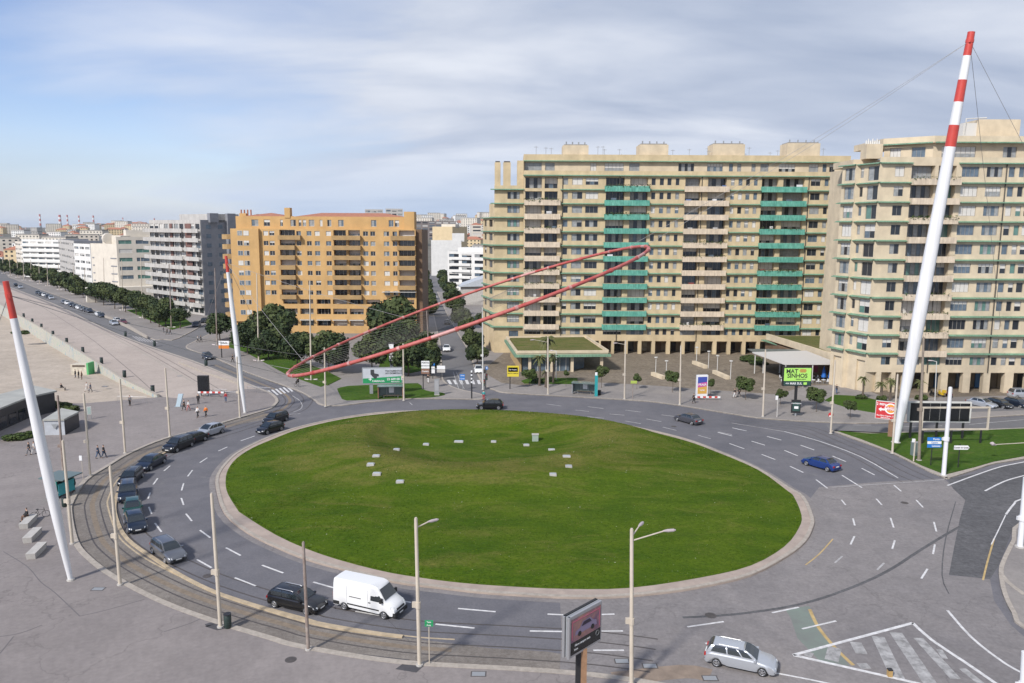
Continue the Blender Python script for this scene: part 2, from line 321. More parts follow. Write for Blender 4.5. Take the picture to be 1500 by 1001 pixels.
def g2(l, k=0):
    q = [G(*p).to_2d() for p in l]; return smooth_line(q, k) if k else q
def text_to(mb, s, size, X, mt, depth=0.01, bold=False, align='CENTER'):
    cu = bpy.data.curves.new('lettering', 'FONT'); cu.body = s; cu.size = size; cu.align_x = align; cu.align_y = 'CENTER'; cu.extrude = depth
    cu.offset = 0.02 * size if bold else 0; cu.resolution_u = 3
    o = bpy.data.objects.new('lettering', cu); COL.objects.link(o)
    me = bpy.data.meshes.new_from_object(o.evaluated_get(bpy.context.evaluated_depsgraph_get()))
    mb.add([v.co.copy() for v in me.vertices], [tuple(p.vertices) for p in me.polygons], mt, X)
    bpy.data.objects.remove(o); bpy.data.curves.remove(cu)
FACE = Matrix.Rotation(R(90), 4, 'X')   # lettering lying in xy stands up, facing -y

# ------------------------------------------------------------------ the ground and roads
OUTER = [(12,420),(80,446),(140,475),(180,493),(226,510),(280,528),(320,544),(360,561),(382,570),(400,578),(408,587),(404,594),(396,600),(373,607),(346.7,614.7),(293,630.7),(240,645),(192,665),(160,684),(128,705),(109,734.7),(106,753),(114.7,793),(133,817),(170.7,845),(240,881),(320,910.7),(400,934.7),(431,944),(512.5,959),(594,970),(675,975),(750,979),(849,986),(917,994),(960,1001),(1010,1012),(1080,1040)]
WALL = [(232,583),(180,558),(150,538.5),(100,507),(60,482),(26,463)]
outer = g2(OUTER, 4)
wall_l = g2(WALL)
wdir = (wall_l[-1] - wall_l[-3]).normalized(); wfar = wall_l[-1] + wdir * 5000
odir = (outer[0] - outer[10]).normalized(); ofar = outer[0] + odir * 5000
YB = G(124, 592).y
xe = G(124, 592).x
def sheet(name, poly, z, mt):
    mb = MB(); mb.add([(p[0], p[1], z) for p in poly], [tuple(range(len(poly)))], mt); o = mb.build(name)
    if o.data.polygons[0].normal.z < 0: o.data.flip_normals()
    return struct(o)
# lower beach, sloping up to the plaza
mb = MB(); sx = [-6000, -300, -150, -60, -30]; sy = [YB, YB + 15, YB + 35, YB + 60, YB + 90, 500, 9000]
zs = [0.0, -0.5, -1.5, -2.6, -3.2, -3.2, -3.2]
for i in range(len(sx) - 1):
    for j in range(len(sy) - 1): mb.add([(sx[i], sy[j], zs[j]), (sx[i+1], sy[j], zs[j]), (sx[i+1], sy[j+1], zs[j+1]), (sx[i], sy[j+1], zs[j+1])], [(0, 1, 2, 3)], sand_m)
struct(mb.build('beach', smooth=60))
def beachz(y):
    for j in range(len(sy) - 1):
        if sy[j] <= y <= sy[j+1]: return zs[j] + (zs[j+1] - zs[j]) * (y - sy[j]) / (sy[j+1] - sy[j])
    return 0
def Gb(x, y):
    z = 0
    for _ in range(6): p = G(x, y, z); z = beachz(p.y)
    return p
# base ground
mb = MB(); base_poly = [(-6000, -60), (9000, -60), (9000, 9000), tuple(wfar), *[tuple(p) for p in reversed(wall_l)], (xe, YB), (-6000, YB)]
mb.prism(base_poly, -4, 0, asph_f, concrete); struct(mb.build('ground'))
# ring road
sheet('ring_road', [(-62, 25), (160, 25), (160, 140), (60, 140), (-20, 140), (-60, 150)], 0.004, asphalt)
# lighter worn asphalt of the eastern junction
E_J = [(820,874),(830,877),(1025,863),(1100,845),(1154,817),(1188,782),(1192,760),(1181,738),(1200,714),(1290,706),(1383,701),(1414,733),(1405,790),(1390,843),(1450,848),(1456,880),(1480,915),(1500,933),(1640,1010),(1640,1080),(960,1080),(826,990)]
sheet('junction_road', [tuple(p) for p in g2(E_J)], 0.008, asph_l)
sheet('side_road', [tuple(p) for p in g2([(1388,702),(1430,694),(1500,676),(1700,640),(1700,720),(1500,757),(1482,780),(1462,830),(1450,849),(1390,842),(1398,800),(1406,760),(1414,733),(1396,716)])], 0.012, asph_d)
sheet('slip_road', [tuple(p) for p in g2([(1210,622),(1284,624),(1380,619),(1500,611),(1800,590),(1800,605),(1500,628),(1380,632),(1275,635),(1218,634)])], 0.008, asph_f)
mb = MB()
# long joint of relaid asphalt across the junction
mb.strip(g2([(1000,905),(1080,900),(1170,886),(1240,864),(1300,837),(1350,805),(1400,775),(1440,755),(1470,735)], 3), 0.3, 0.0, 0.016, asph_d)
mb.strip(g2([(1400,735),(1385,790),(1380,843),(1390,870)], 3), 0.1, 0.0, 0.0165, asph_d)
mb.strip(g2([(829,877),(828,925),(826,985)]), 0.55, 0.0, 0.0165, asph_l)
mb.strip(g2([(350,690),(600,940)]), 0.02, 0.0, 0.0165, asph_d)
struct(mb.build('road_joint'))
# plaza + promenade (one raised platform), its pavings as sheets
plat = [tuple(p) for p in outer] + [(55, 20), (-400, 20), (-400, YB - 2), (xe, YB), tuple(wall_l[0])] + [tuple(p) for p in wall_l[1:]] + [tuple(wfar), tuple(ofar)]
mb = MB(); mb.prism(plat, -0.5, 0.12, plaza_m, concrete); struct(mb.build('plaza'))
prom = g2([(232,583),(262,585),(306,581),(352,571),(384,571)]) + [p for p in reversed(offs(outer[:33], -0.5))]
k_in = offs(outer, -0.45)
prom = g2([(234,582),(262,585),(306,581),(352,571),(376,571)]) + [G(354,560).to_2d(), G(318,545.5).to_2d(), G(278,530).to_2d(), G(222,511.5).to_2d(), G(176,494.5).to_2d(), G(136,477).to_2d(), G(76,448).to_2d(), G(10,422).to_2d(), ofar + Vector((-6, 0)), wfar + Vector((1.5, 0))] + [p + Vector((0.5, 0)) for p in reversed(wall_l[1:])]
sheet('promenade', [tuple(p) for p in prom], 0.124, prom_m)
mb = MB(); mb.strip(offs(outer, -0.25 if True else 0), 0.5, 0.05, 0.15, kerb_m); o = struct(mb.build('kerb'))
# tram bed of setts on the west of the ring
INNER = [(404,612),(352,622),(301,638.7),(266,652),(240,665),(205,686.7),(181,706),(169,735),(170.7,761),(186.7,790.7),(226.7,820),(266.7,845),(320,870.7),(400,897),(472,917),(540,928),(610,936.5),(720,950),(820,958),(824,984)]
inner = g2(INNER, 4)
o_part = [p for p in outer[52:]]
bed = [tuple(p) for p in inner] + [tuple(p) for p in reversed([q for q in outer[50:33*4+1]])]
sheet('tramway', bed, 0.010, sett_m)
mb = MB(); mb.strip(inner[8:17*4-4], 0.32, 0.0, 0.13, kerby_m); struct(mb.build('kerb'))
mb = MB()
rail_lines = []
track = [p for p in outer[24:36*4]]
for d in (1.15, 2.6, 4.15, 5.6):
    mb.strip(offs(outer[22:35*4], d * (0.55 if False else 1)), 0.13, 0.0, 0.017, rail_m)
mb.strip(offs(outer[22:31*4], 1.87), 0.5, 0.0, 0.014, mat('trackside setts', (0.19, 0.15, 0.11), 0.9, 0.2, 2))
mb.strip(offs(outer[60:31*4], 3.3), 0.16, 0.0, 0.015, kerby_m)
NK = [(714,569),(747,577),(813,581),(867,584),(947,589),(1000,596),(1080,609),(1125,615),(1200,625),(1260,648),(1308,667),(1350,688),(1383,702)]
nk = g2(NK, 4)
for d in (-1.3, -2.75, -4.3, -5.75):
    mb.strip(offs(nk[24:], d), 0.11, 0.0, 0.017, rail_m)
for l, w_ in (([(60,437),(112,461),(200,503),(290,553),(335,580)], .12), ([(57,438.5),(108,463),(195,506),(283,557),(325,583)], .12), ([(40,437),(115,484),(180,535),(224,574)], .1)): mb.strip(g2(l, 3), w_, 0.1, 0.130, rail_m)
mb.strip(g2([(120,473),(200,513),(285,562)], 3), .35, .1, .129, kerb_m)
struct(mb.build('tram_rails'))

# pavements (raised, with a kerb stone edge)
def pavement(name, edge, back, mt, kerbed=True, z=0.12, k=3, kw=0.35, km=None):
    e = g2(edge, k); poly = [tuple(p) for p in e] + [tuple(p) for p in back]
    mb = MB(); mb.prism(poly, -0.3, z, mt, kerb_m); struct(mb.build(name))
    if kerbed:
        c = sum((Vector(p) for p in poly), Vector((0, 0))) / len(poly)
        s1 = offs(e, kw / 2); s2 = offs(e, -kw / 2); mid = len(e) // 2
        s = s1 if (s1[mid] - c).length < (s2[mid] - c).length else s2
        mb = MB(); mb.strip(s, kw, 0.02, z + 0.02, km or kerb_m); struct(mb.build('kerb'))
    return poly
far_st = G(631, 398).to_2d()
pavement('north_pavement', [(640,428),(655,462),(672,492),(686,516),(694,538),(706,562),(725,573),(747,577),(813,581),(867,584),(947,589),(1000,596),(1080,609),(1125,615),(1200,619.5),(1284,621.6),(1380,616.5),(1500,609),(1800,592)], [G(1800,515).to_2d(), (130, 260), G(645, 428).to_2d() + Vector((60, 0))], pave_m)
pavement('middle_pavement', [(632,444),(640,480),(646,506),(648,545),(652,560),(670,570),(700,577),(710,581),(708,585),(690,586),(604,585),(552,589),(500,595),(470,594),(458,586),(432,572),(360,546),(320,528),(280,514),(272,508),(284,501),(310,488)], [G(330, 462).to_2d(), G(610, 440).to_2d()], pave_m)
pavement('west_pavement', [(310,470),(262,496),(240,498),(218,496),(186,476),(156,463),(110,443),(60,425),(12,406)], [G(12,406).to_2d() + Vector((-2600, 3800)), (-300, 4000), G(330, 440).to_2d()], pave_m)
sheet('square_paving', [tuple(p) for p in g2([(705,545),(735,562),(770,566),(800,559),(870,561),(960,566),(1080,575),(1140,579),(1180,566),(1228,565),(1240,560),(1300,585),(1500,580),(1800,570),(1800,518),(1100,500),(760,500)])], 0.125, tile_m)
sheet('car_park', [tuple(p) for p in g2([(1290,590),(1500,588),(1800,570),(1800,582),(1500,602),(1330,608),(1300,606)])], 0.129, asph_f)
pavement('traffic_island', [(1215,631.5),(1260,648),(1308,666),(1350,687),(1383,701),(1392,701),(1430,689),(1455,681),(1500,673.6),(1700,641)], [G(1700, 612).to_2d(), G(1500,627.7).to_2d(), G(1440,630).to_2d(), G(1380,632.5).to_2d(), G(1275,635).to_2d(), G(1218,633).to_2d()], kerb_m)
pavement('east_pavement', [(1640,700),(1500,762),(1482,792),(1466,824.5),(1463,842),(1468,870),(1482,900),(1500,922),(1640,990)], [(120, 30), (140, 60)], pave_m)
mb = MB(); mb.strip(g2([(1500,873),(1478,856.6),(1466,843)], 3), 0.4, 0.1, 0.15, kerb_m); mb.strip(g2([(1456,790),(1446,825),(1440,850)], 3), 0.15, 0.0, 0.02, yellow_m); struct(mb.build('kerb'))
def lawn(name, pts, mt=turf_m, z=0.2, k=3):
    p = g2(pts + [pts[0]], k)[:-1]; mb = MB(); mb.prism([tuple(q) for q in p], 0.0, z, mt); return struct(mb.build(name))
lawn('lawn', [(1228,633.5),(1262,645),(1308,663),(1350,683.5),(1384,697),(1428,686),(1455,678),(1500,670),(1700,640),(1700,614),(1500,629.5),(1440,632),(1380,634.5),(1275,637)], k=1)
lawn('lawn', [(494,571),(510,567),(560,565),(612,563),(618,571),(630,575),(648,577),(651,580),(630,583.5),(590,585),(550,586),(508,588),(499,582)], k=2)
lawn('lawn', [(1208,588),(1222,580),(1262,582),(1300,592),(1306,603),(1280,606),(1245,600)], k=1)
lawn('lawn', [(375,500),(420,528),(460,560),(480,566),(500,556),(478,545),(440,530),(420,505)], k=1)
lawn('lawn', [(330,508),(360,517),(420,550),(470,568),(490,560),(440,530),(400,505),(345,497)], z=0.19, k=1)
lawn('lawn', [(185,455),(252,484),(282,476),(262,460),(225,452)], k=1)
lawn('lawn', [(764,560),(768,563),(845,564),(846,556),(775,556)], z=0.3, k=1)
lawn('lawn', [(555,540),(600,548),(640,540),(640,520),(600,505),(560,515)], k=1)

def lerp2(a, b, t): return a + (b - a) * t
# the big central island with its crater-shaped mound
GR = [(350,752),(404,786),(469,814),(550,837),(616,849),(680,857),(750,862),(830,865.5),(922,864),(1025,849),(1100,831),(1149,803),(1170,776),(1174,757),(1163,730),(1152,720),(1110,690),(1050,664),(1000,646),(930,629),(860,618),(800,612),(730,607),(660,606),(610,606),(560,608),(500,616),(440,630),(400,645),(370,658),(347,673),(334,690),(330.5,708),(334,726)]
gr = g2(GR + [GR[0]], 3)[:-1]
gc = Vector((sum(p.x for p in gr) / len(gr), sum(p.y for p in gr) / len(gr)))
MC = Vector((-3.6, 101.5))
def mound(p, t):
    d = p - MC; rho = math.hypot(d.x, d.y * 1.38); a = math.atan2(d.y, d.x)
    rr = 18.0 + 0.8 * math.sin(3 * a + 1)
    ring = math.exp(-((rho - rr) / 6.0) ** 2) * 1.6 if rho < rr else math.exp(-((rho - rr) / 8.5) ** 2) * 1.6
    edge = min(1, (1 - t) / 0.16); edge = edge * edge * (3 - 2 * edge)
    return 0.16 + (ring + 0.35) * edge
mb = MB(); NR = 40; NA = len(gr); vs = []; fs = []
for j in range(NR + 1):
    t = j / NR
    for i in range(NA):
        p = gc.lerp(gr[i], t); vs.append((p.x, p.y, mound(p, t)))
for j in range(NR):
    for i in range(NA): i2 = (i + 1) % NA; fs.append((j * NA + i, (j + 1) * NA + i, (j + 1) * NA + i2, j * NA + i2))
mb.add(vs, fs, grass_m); isl = struct(mb.build('island_lawn', smooth=80)); mound_v, mound_n = vs, NA
def gm(x, y):
    z = 0.5
    for _ in range(8):
        p = G(x, y, z); q = p.to_2d(); best = min(vs, key=lambda v: (v[0] - q.x) ** 2 + (v[1] - q.y) ** 2); z = 0.5 * z + 0.5 * best[2]
    return Vector((p.x, p.y, z))
KO = [(316,700),(316,716),(328,753),(362.7,782.7),(409.6,806),(450,822),(499,835.7),(575,854.6),(648,864),(700,870),(750,873.6),(820,877.5),(889.6,877.6),(960,872),(1025,862.7),(1100,845),(1154,816.7),(1180,796),(1191,775),(1192,760),(1178.5,730),(1155,715),(1110,687),(1050,661),(1000,643),(930,626.5),(860,615.5),(800,609.5),(730,604.5),(660,603),(610,603),(560,605),(500,613),(440,626),(400,639),(370,652),(343,667),(324,686)]
ko = g2(KO + [KO[0]], 3)[:-1]
mb = MB(); mb.prism([tuple(p) for p in ko], -0.2, 0.15, islekerb_m); struct(mb.build('island_kerb'))
mb = MB(); kk = ko + [ko[0]]
mb.strip(offs(kk, -0.25 if False else 0.2), 0.35, 0.1, 0.20, kerb_m); mb.strip(offs(kk, -0.35), 0.6, 0.0, 0.016, asph_l); struct(mb.build('kerb'))
# grass tufts over the whole island
import bisect
ga = sorted((math.atan2(p.y - gc.y, p.x - gc.x), (p - gc).length) for p in gr); gk = [a for a, _ in ga]; rg = random.Random(9)
tm = [mat('grass blades dark', (.032, .070, .004), .9, spec=.1), mat('grass blades mid', (.058, .108, .006), .9, spec=.1), mat('grass blades light', (.095, .135, .012), .9, spec=.1), mat('grass blades dry', (.17, .155, .06), .9, spec=.1), mat('daisies', (.5, .5, .42), .9)]
TV = [[] for _ in tm]; TF = [[] for _ in tm]
for q in range(110000):
    a = rg.uniform(-math.pi, math.pi); t = math.sqrt(rg.random()) * .995; i = bisect.bisect(gk, a) % len(ga); r1_ = ga[i][1]; r0_ = ga[i - 1][1]; a0 = ga[i - 1][0]; a1 = ga[i][0]
    if i == 0: f = .5
    else: f = (a - a0) / max(1e-6, a1 - a0)
    L_ = lerp2(r0_, r1_, f); p = gc + Vector((math.cos(a), math.sin(a))) * L_ * t; z = mound(p, t)
    cl = math.sin(p.x * .9 + 2 * math.sin(p.y * .35)) + math.sin(p.y * 1.3 + 1.7 * math.sin(p.x * .5)) + rg.gauss(0, 1.3) + (z - .6) * .9
    k = 0 if cl < -.6 else 1 if cl < 1.1 else 2 if cl < 3.0 else 3
    if rg.random() < .003: k = 4
    s_ = rg.uniform(.04, .10) * (1.6 if t > .985 else 1); an = rg.uniform(0, 6.28); dx, dy = math.cos(an) * s_, math.sin(an) * s_; o_ = len(TV[k])
    TV[k] += [(p.x - dx, p.y - dy, z - .02), (p.x + dx, p.y + dy, z - .02), (p.x + rg.uniform(-.06, .06), p.y + rg.uniform(-.06, .06), z + s_ * .55)]; TF[k].append((o_, o_ + 1, o_ + 2))
mb = MB()
for k in range(len(tm)): mb.add(TV[k], TF[k], tm[k])
tag(mb.build('grass'), 'short grass tufts and daisies growing on the island mound', 'grass', kind='stuff')

# ------------------------------------------------------------------ road markings
DASH = [((320,661),(333,655)),((293,678),(303.5,671)),((275,698),(282,689)),((266,718.7),(269,708.5)),((265.6,730),(269,740)),((272.5,753),(281,763.5)),((240.5,690),(249,682.7)),((224.5,710),(231,701)),((217,730.7),(220,722)),((218,743),(222,753)),((353,646),(373,639)),
((227,766.7),(236.5,779.5)),((288.5,820),(310,832)),((293,777),(308,788)),((331,802.7),(352.5,814)),((344,846.7),(374.7,858.7)),((384,828.3),(415,839.7)),((459,853),(491,862)),((671,891.7),(726,896.5)),((638,914.7),(695,920.4)),((592,881),(602,883)),((520.6,896),(556,902)),
((802,900),(825,901)),((879,900.6),(900,900)),((776,924.7),(824.5,925.5)),((881,925),(912.5,924.7)),((869,953),(914,953)),((1007,918.7),(1060,911)),((1033,943),(1083,938)),((1131,898),(1170,890)),((1175,921.7),(1224.6,910)),((1246,797.7),(1251.6,786)),((1307,804.5),(1310.7,792)),((1366.7,812),(1369.4,798)),((1349.7,847.8),(1358.6,833.7)),
((1249.5,760),(1252,770)),((1304.5,759),(1309,773)),((1368,765),(1371.6,778.7)),((1232.7,732.7),(1238.6,740)),((1283.6,731),(1291.7,740)),((1342,732.7),(1352,743.5)),
((1051.5,633.6),(1072.5,639)),((1068.6,650),(1090,657.6)),((1101,646.5),(1120.5,652.5)),((1116,666),(1135.5,673.5)),((1123.5,639.6),(1144.5,645)),((1149,660),(1168.5,668)),((1173,652.5),(1192.5,659.4)),((1157.4,683.4),(1176.6,692.4)),((1219.5,668.4),(1239,676.5)),((1195.5,703),(1212,715.5)),((1233.6,696.6),(1262.4,714.6)),((1262.4,686.4),(1281,696)),((1309.5,711),(1320,720)),((1072.5,627),(1093.5,631.5))]
FAINT = [((861,596),(884,598.7)),((842.7,601),(862.7,603)),((860,610.7),(884.8,613)),((893,606.7),(914.7,608.5)),((916,601),(938.7,604)),((916,617),(938.7,621)),((946.7,614),(969,618)),((969,608),(992,610.7)),((970.7,626),(990.7,630.7)),((1022.7,638),(1041,643)),((1053,633),(1072,637)),((1223,824.8),(1234,815)),((1285,835),(1295,825)),((600,590),(604,593.5)),((1000,613),(1020,617)),((800,592),(822,595)),((420,608),(440,606))]
worn_m = mat('worn stripe paint', (.42, .41, .40), .8, 0, 1.6, col2=(.16, .155, .15), detail=10)
mb = MB()
for a, b in DASH: mb.strip(g2([a, b]), 0.16, 0.0, 0.020, white_m)
for a, b in FAINT: mb.strip(g2([a, b]), 0.16, 0.0, 0.020, faded_m)
for l, w_ in (([(1388,711.5),(1430,696),(1466,684),(1500,677),(1600,655)], .2), ([(1443,719.5),(1470,706),(1500,697),(1600,672)], .2), ([(1473.5,754),(1486,738),(1500,730),(1600,695)], .2), ([(1452,798),(1462,778),(1473,755)], .1), ([(1388,894.7),(1422,933),(1462,965),(1495,985),(1560,1015)], .2), ([(1135,986),(1211,1001),(1290,1020)], .14)):
    mb.strip(g2(l, 3), w_, 0.0, 0.021, white_m)
mb.strip(g2([(1149,632.4),(1200,646.5),(1260,669),(1315.5,700.5)], 3), 0.14, 0.0, 0.020, white_m)
mb.strip(g2([(1072,620),(1149,632.4)], 3), 0.12, 0.0, 0.020, faded_m)
mb.strip(g2([(1219,714),(1340,706),(1383,703)], 3), 0.10, 0.0, 0.020, faded_m)
for l in ([(1337,913),(1162,960)], [(1162,960),(1325,997),(1350,1003)], [(1337,913),(1365,938),(1410,968),(1458,1001),(1500,1030)]): mb.strip(g2(l, 2), 0.26, 0.0, 0.021, white_m)
for a, b, w_ in (((1223,949),(1218,968),.9), ((1253,941),(1262,958),.8), ((1286,933),(1316,996),.9), ((1312,927),(1364,1004),.9), ((1345,935),(1400,995),.7), ((1187,956),(1183,962),.5), ((1262,972),(1269,980),.7), ((1376,952),(1384,965),.4), ((1410,980),(1440,1004),.5)): mb.strip(g2([a, b]), w_, 0.0, 0.0205, worn_m)
# zebra crossings
def zebra(a, b, c, d, n, mt=white_m):
    A, B, Cc, D = [G(*q) for q in (a, b, c, d)]
    for i in range(n):
        t0 = (i + 0.1) / n; t1 = (i + 0.6) / n
        p = [A.lerp(B, t0), A.lerp(B, t1), D.lerp(Cc, t1), D.lerp(Cc, t0)]; mb.add([(q.x, q.y, 0.02) for q in p], [(0, 1, 2, 3)], mt)
zebra((385,574),(424,566),(432,573),(394,582), 7)
zebra((645,557),(706,557),(708,563),(649,563.5), 7)
zebra((192,492),(226,497),(233,503),(204,500), 7, faded_m)
zebra((622,433),(640,432),(643,436),(624,437), 5, faded_m)
mb.strip(g2([(428,580),(440,588),(442,598),(430,604)], 3), 0.14, 0.0, 0.02, faded_m)
for dx in (0, 8): mb.strip(g2([(672 + dx, 570), (668 + dx * .8, 558), (664 + dx * .5, 545)], 2), 0.12, 0.0, 0.0205, faded_m)
for a, b in (((1250,623),(1276,623)), ((1300,626),(1380,624)), ((1420,622),(1500,615))): mb.strip(g2([a, b]), 0.15, 0.0, 0.02, faded_m)
o = mb.build('road_markings'); struct(o)
mb = MB(); 
mb.add([(p.x, p.y, 0.013) for p in g2([(1150,893),(1185,888),(1205,925),(1232,960),(1245,976),(1200,968),(1168,935),(1158,905)])], [tuple(range(8))], greenp_m)
mb.strip(g2([(1186,893),(1198,918),(1222,948),(1250,975)], 4), 0.26, 0.0, 0.019, yellow_m)
mb.strip(g2([(1180,828),(1200,812),(1220,790)], 3), 0.12, 0.0, 0.019, yellow_m)
mb.strip(g2([(900,995),(1000,984),(1040,990)], 3), 1.6, 0.0, 0.0135, mat('rust stain', (0.22, 0.17, 0.13), 0.9, 0.2, 1))
struct(mb.build('faded_markings'))
# repair patches, trench lines and covers in the plaza asphalt
mb = MB()
for pl in ([(579,983),(610,988),(628,972),(597,970)], [(300,920),(318,926),(345,920),(326,914)], [(480,955),(600,969),(600,973),(476,958)], [(300,917),(320,911),(322,914),(303,921)]):
    mb.add([(p.x, p.y, 0.13) for p in g2(pl)], [tuple(range(len(pl)))[::-1]], patch_m)
for l in ([(5,810),(40,832),(60,855),(80,870),(117,905)], [(117,905),(160,895),(212,880)], [(0,935),(30,930),(62,918)], [(0,960),(20,935)], [(240,928),(280,915),(300,905)]): mb.strip(g2(l, 3), 0.07, 0.1, 0.128, mat('tarred crack', (0.13, 0.12, 0.12), 0.9))
struct(mb.build('asphalt_patch'))
def cover(x, y, r=0.35, z=0.13, sq=False):
    p = G(x, y); mb = MB()
    if sq: mb.box(-r * 1.3, r * 1.3, -r * .8, r * .8, -0.05, 0.004, iron_m); mb.box(-r * 1.1, r * 1.1, -r * .6, r * .6, 0.004, 0.012, greym)
    else: mb.tube([(0, 0, -0.05), (0, 0, 0.006)], r, iron_m, 16); mb.tube([(0, 0, 0.006), (0, 0, 0.012)], r * .8, rail_m, 16)
    return mb.build('manhole_cover', loc=(p.x, p.y, z))
for (x, y, r, z, sq, l) in ((1041,902,.45,.022,0,'round dark manhole cover in the road right of the double-armed lamp post'), (304,844,.4,.022,0,'round manhole cover in the road beside the inner tram kerb'), (426,969,.4,.125,0,'round manhole cover in the plaza near the stained steel post'), (701,990,.4,.125,1,'square drain cover in the plaza left of the poster display'), (911,969,.4,.022,1,'square drain cover just left of the double-armed lamp post'), (952,976,.4,.022,1,'square drain cover just right of the double-armed lamp post'), (1040,994,.4,.022,1,'square drain cover in the road by the silver estate car'), (144,865,.4,.125,1,'square cover in the plaza right of the nearest white mast'), (987,625,.4,.022,0,'round cover in the road just behind the grey saloon'), (1325,737,.4,.022,0,'round cover in the road of the eastern junction'), (154,567,.4,.13,1,'dark grating near the foot of the graffiti wall'), (263,552,.4,.13,1,'dark grating in the sandy promenade')): tag(cover(x, y, r, z, sq), l, 'manhole cover')

# ------------------------------------------------------------------ buildings
WC = {}
GL = {'d': glass_d, 'b': glass_b, 'g': glass_g, 'c': curtain}
def window_mesh(w, h, n, g, bl, fr, into=None, X=None):
    """framed window: n casements, glass kind g, blind drawn over fraction bl"""
    key = (round(w, 2), round(h, 2), n, g, bl, fr.name)
    if into is None and key in WC: return WC[key]
    mb = into or MB(); t = 0.06
    def B(*a): mb.box(*a[:6], a[6], X)
    B(0, w, -.03, .05, 0, t, fr); B(0, w, -.03, .05, h - t, h, fr); B(0, t, -.03, .05, t, h - t, fr); B(w - t, w, -.03, .05, t, h - t, fr)
    pw = (w - t) / n
    gs = [g, g, 'd', g, 'c', g]
    for i in range(n):
        x0 = t + i * pw; x1 = t + (i + 1) * pw - (t if i < n - 1 else t)
        if i < n - 1: B(x1, x1 + t, -.02, .04, t, h - t, fr)
        gk = gs[(i * 3 + int(w * 7)) % 6] if bl < 1 else g
        zt = h - t
        if bl > 0:
            zb = t + (h - 2 * t) * (1 - bl); B(x0, x1, .0, .03, zb, zt, blind); zt = zb
        if zt - t > 0.02: mb.add([(x0, .015, t), (x1, .015, t), (x1, .015, zt), (x0, .015, zt)], [(0, 1, 2, 3)], GL[gk], X)
    if into: return
    me = mb.build('window', mesh_only=True); WC[key] = me; return me
class Bld:
    """a building: collects wall, windows, ledges; root at a ground corner, facade along local x facing -y"""
    def __init__(s, name, loc, rot, label, cat='building', fr=bronze, glass='dddbc', blinds=(0, 0, 0, 0, 1, .4), maxw=100):
        s.r = root(name, loc, rot, label, cat); s.wins = []; s.wall = MB(); s.fr = fr; s.glass = glass; s.blinds = blinds; s.maxw = maxw
    def facade(s, s0, s1, levels, ops, mt, oy=0.0, frame=None, th=0.35, depth=1.3, wall=None):
        """levels: [z0, z1...]; ops(f) -> list of (a, b, sill, head_drop, kind, n) sorted by a"""
        wm = wall or s.wall; X = frame or Matrix.Translation((0, oy, 0))
        for f in range(len(levels) - 1):
            z0, z1 = levels[f], levels[f + 1]; cur = s0
            for (a, b, sill, drop, kind, n) in ops(f):
                if a > cur + .01: wm.box(cur, a, 0, th, z0, z1, mt, X)
                if sill > 0.01: wm.box(a, b, 0, th, z0, z0 + sill, mt, X)
                if drop > 0.01: wm.box(a, b, 0, th, z1 - drop, z1, mt, X)
                if kind == 'w': s.wins.append((b - a, z1 - drop - z0 - sill, n, X @ Matrix.Translation((a, .16, z0 + sill))))
                elif kind == 'l':      # loggia: floor, ceiling, cheeks and glazing set back
                    wm.box(a, b, th, depth, z0 + max(sill, .02) - .02 - .15, z0 + .06, mt, X); wm.box(a, b, th, depth, z1 - drop, z1 - drop + .12, mt, X)
                    wm.box(a - .12, a, th, depth, z0, z1, mt, X); wm.box(b, b + .12, th, depth, z0, z1, mt, X)
                    s.wins.append((b - a - .02, z1 - drop - z0 - .08, n, X @ Matrix.Translation((a + .01, depth - .1, z0 + .07))))
                cur = b
            if s1 > cur + .01: wm.box(cur, s1, 0, th, z0, z1, mt, X)
    def finish(s, wallname='wall'):
        rnd = random.Random(len(s.wins)); L = []
        for (w, h, n, X) in s.wins:
            L.append((w * h, w, h, n, X, rnd.choice(s.glass), rnd.choice(s.blinds)))
        L.sort(key=lambda q: -q[0])
        for k, (a, w, h, n, X, g, bl) in enumerate(L[:s.maxw]):
            o = ob('window', window_mesh(round(w * 5) / 5 if 0 else round(w, 2), round(h, 2), n, g, bl, s.fr), s.r); o.matrix_local = X
        if len(L) > s.maxw:
            mb = MB()
            for (a, w, h, n, X, g, bl) in L[s.maxw:]: window_mesh(w, h, n, g, bl, s.fr, mb, X)
            o = mb.build('window', s.r); o['kind'] = 'stuff'
        s.wall.build(wallname, s.r)
    def part(s, name, fn, **k):
        mb = MB(); fn(mb); return mb.build(name, s.r, **k)

# ---- the long beige block
YM = G(950, 519.5).y
def mx_(x, y=350): return onY(x, y, YM).x
def mz(y, x=900): return onY(x, y, YM).z
ztop = mz(258); zlow = mz(480.5); fh = (ztop - zlow) / 11
X0 = mx_(766.5); XL = mx_(724); XR = mx_(1244)
B = Bld('apartment_building', (X0, YM, 0), 0, 'long beige stone apartment block with green ledges and two columns of teal balconies', fr=gframe, glass='ddbccbd', blinds=(0, 0, 0, 0, .3, 0, 1, .5))
def lx(x, y=350): return mx_(x, y) - X0
small = [(952, 958), (964, 970), (975, 981), (987, 992.5), (1067, 1072.5), (1078, 1084), (1089, 1095), (1100.5, 1106)]
mains = [(831 - 7, 831, 1), (837, 852, 2), (856.5, 875, 3), *[(a, b, 1) for a, b in small[:4]], *[(a, b, 1) for a, b in small[4:]], (1183, 1197, 2), (1203, 1209, 1), (1214, 1228, 3)]
bays = [(769, 793, 'A', 4), (797, 816, 'A', 3), (886, 913, 'T', 5), (921, 947, 'T', 4), (1001, 1023, 'B', 4), (1034, 1061, 'B', 4), (1112, 1136, 'T', 4), (1143, 1174, 'T', 5)]
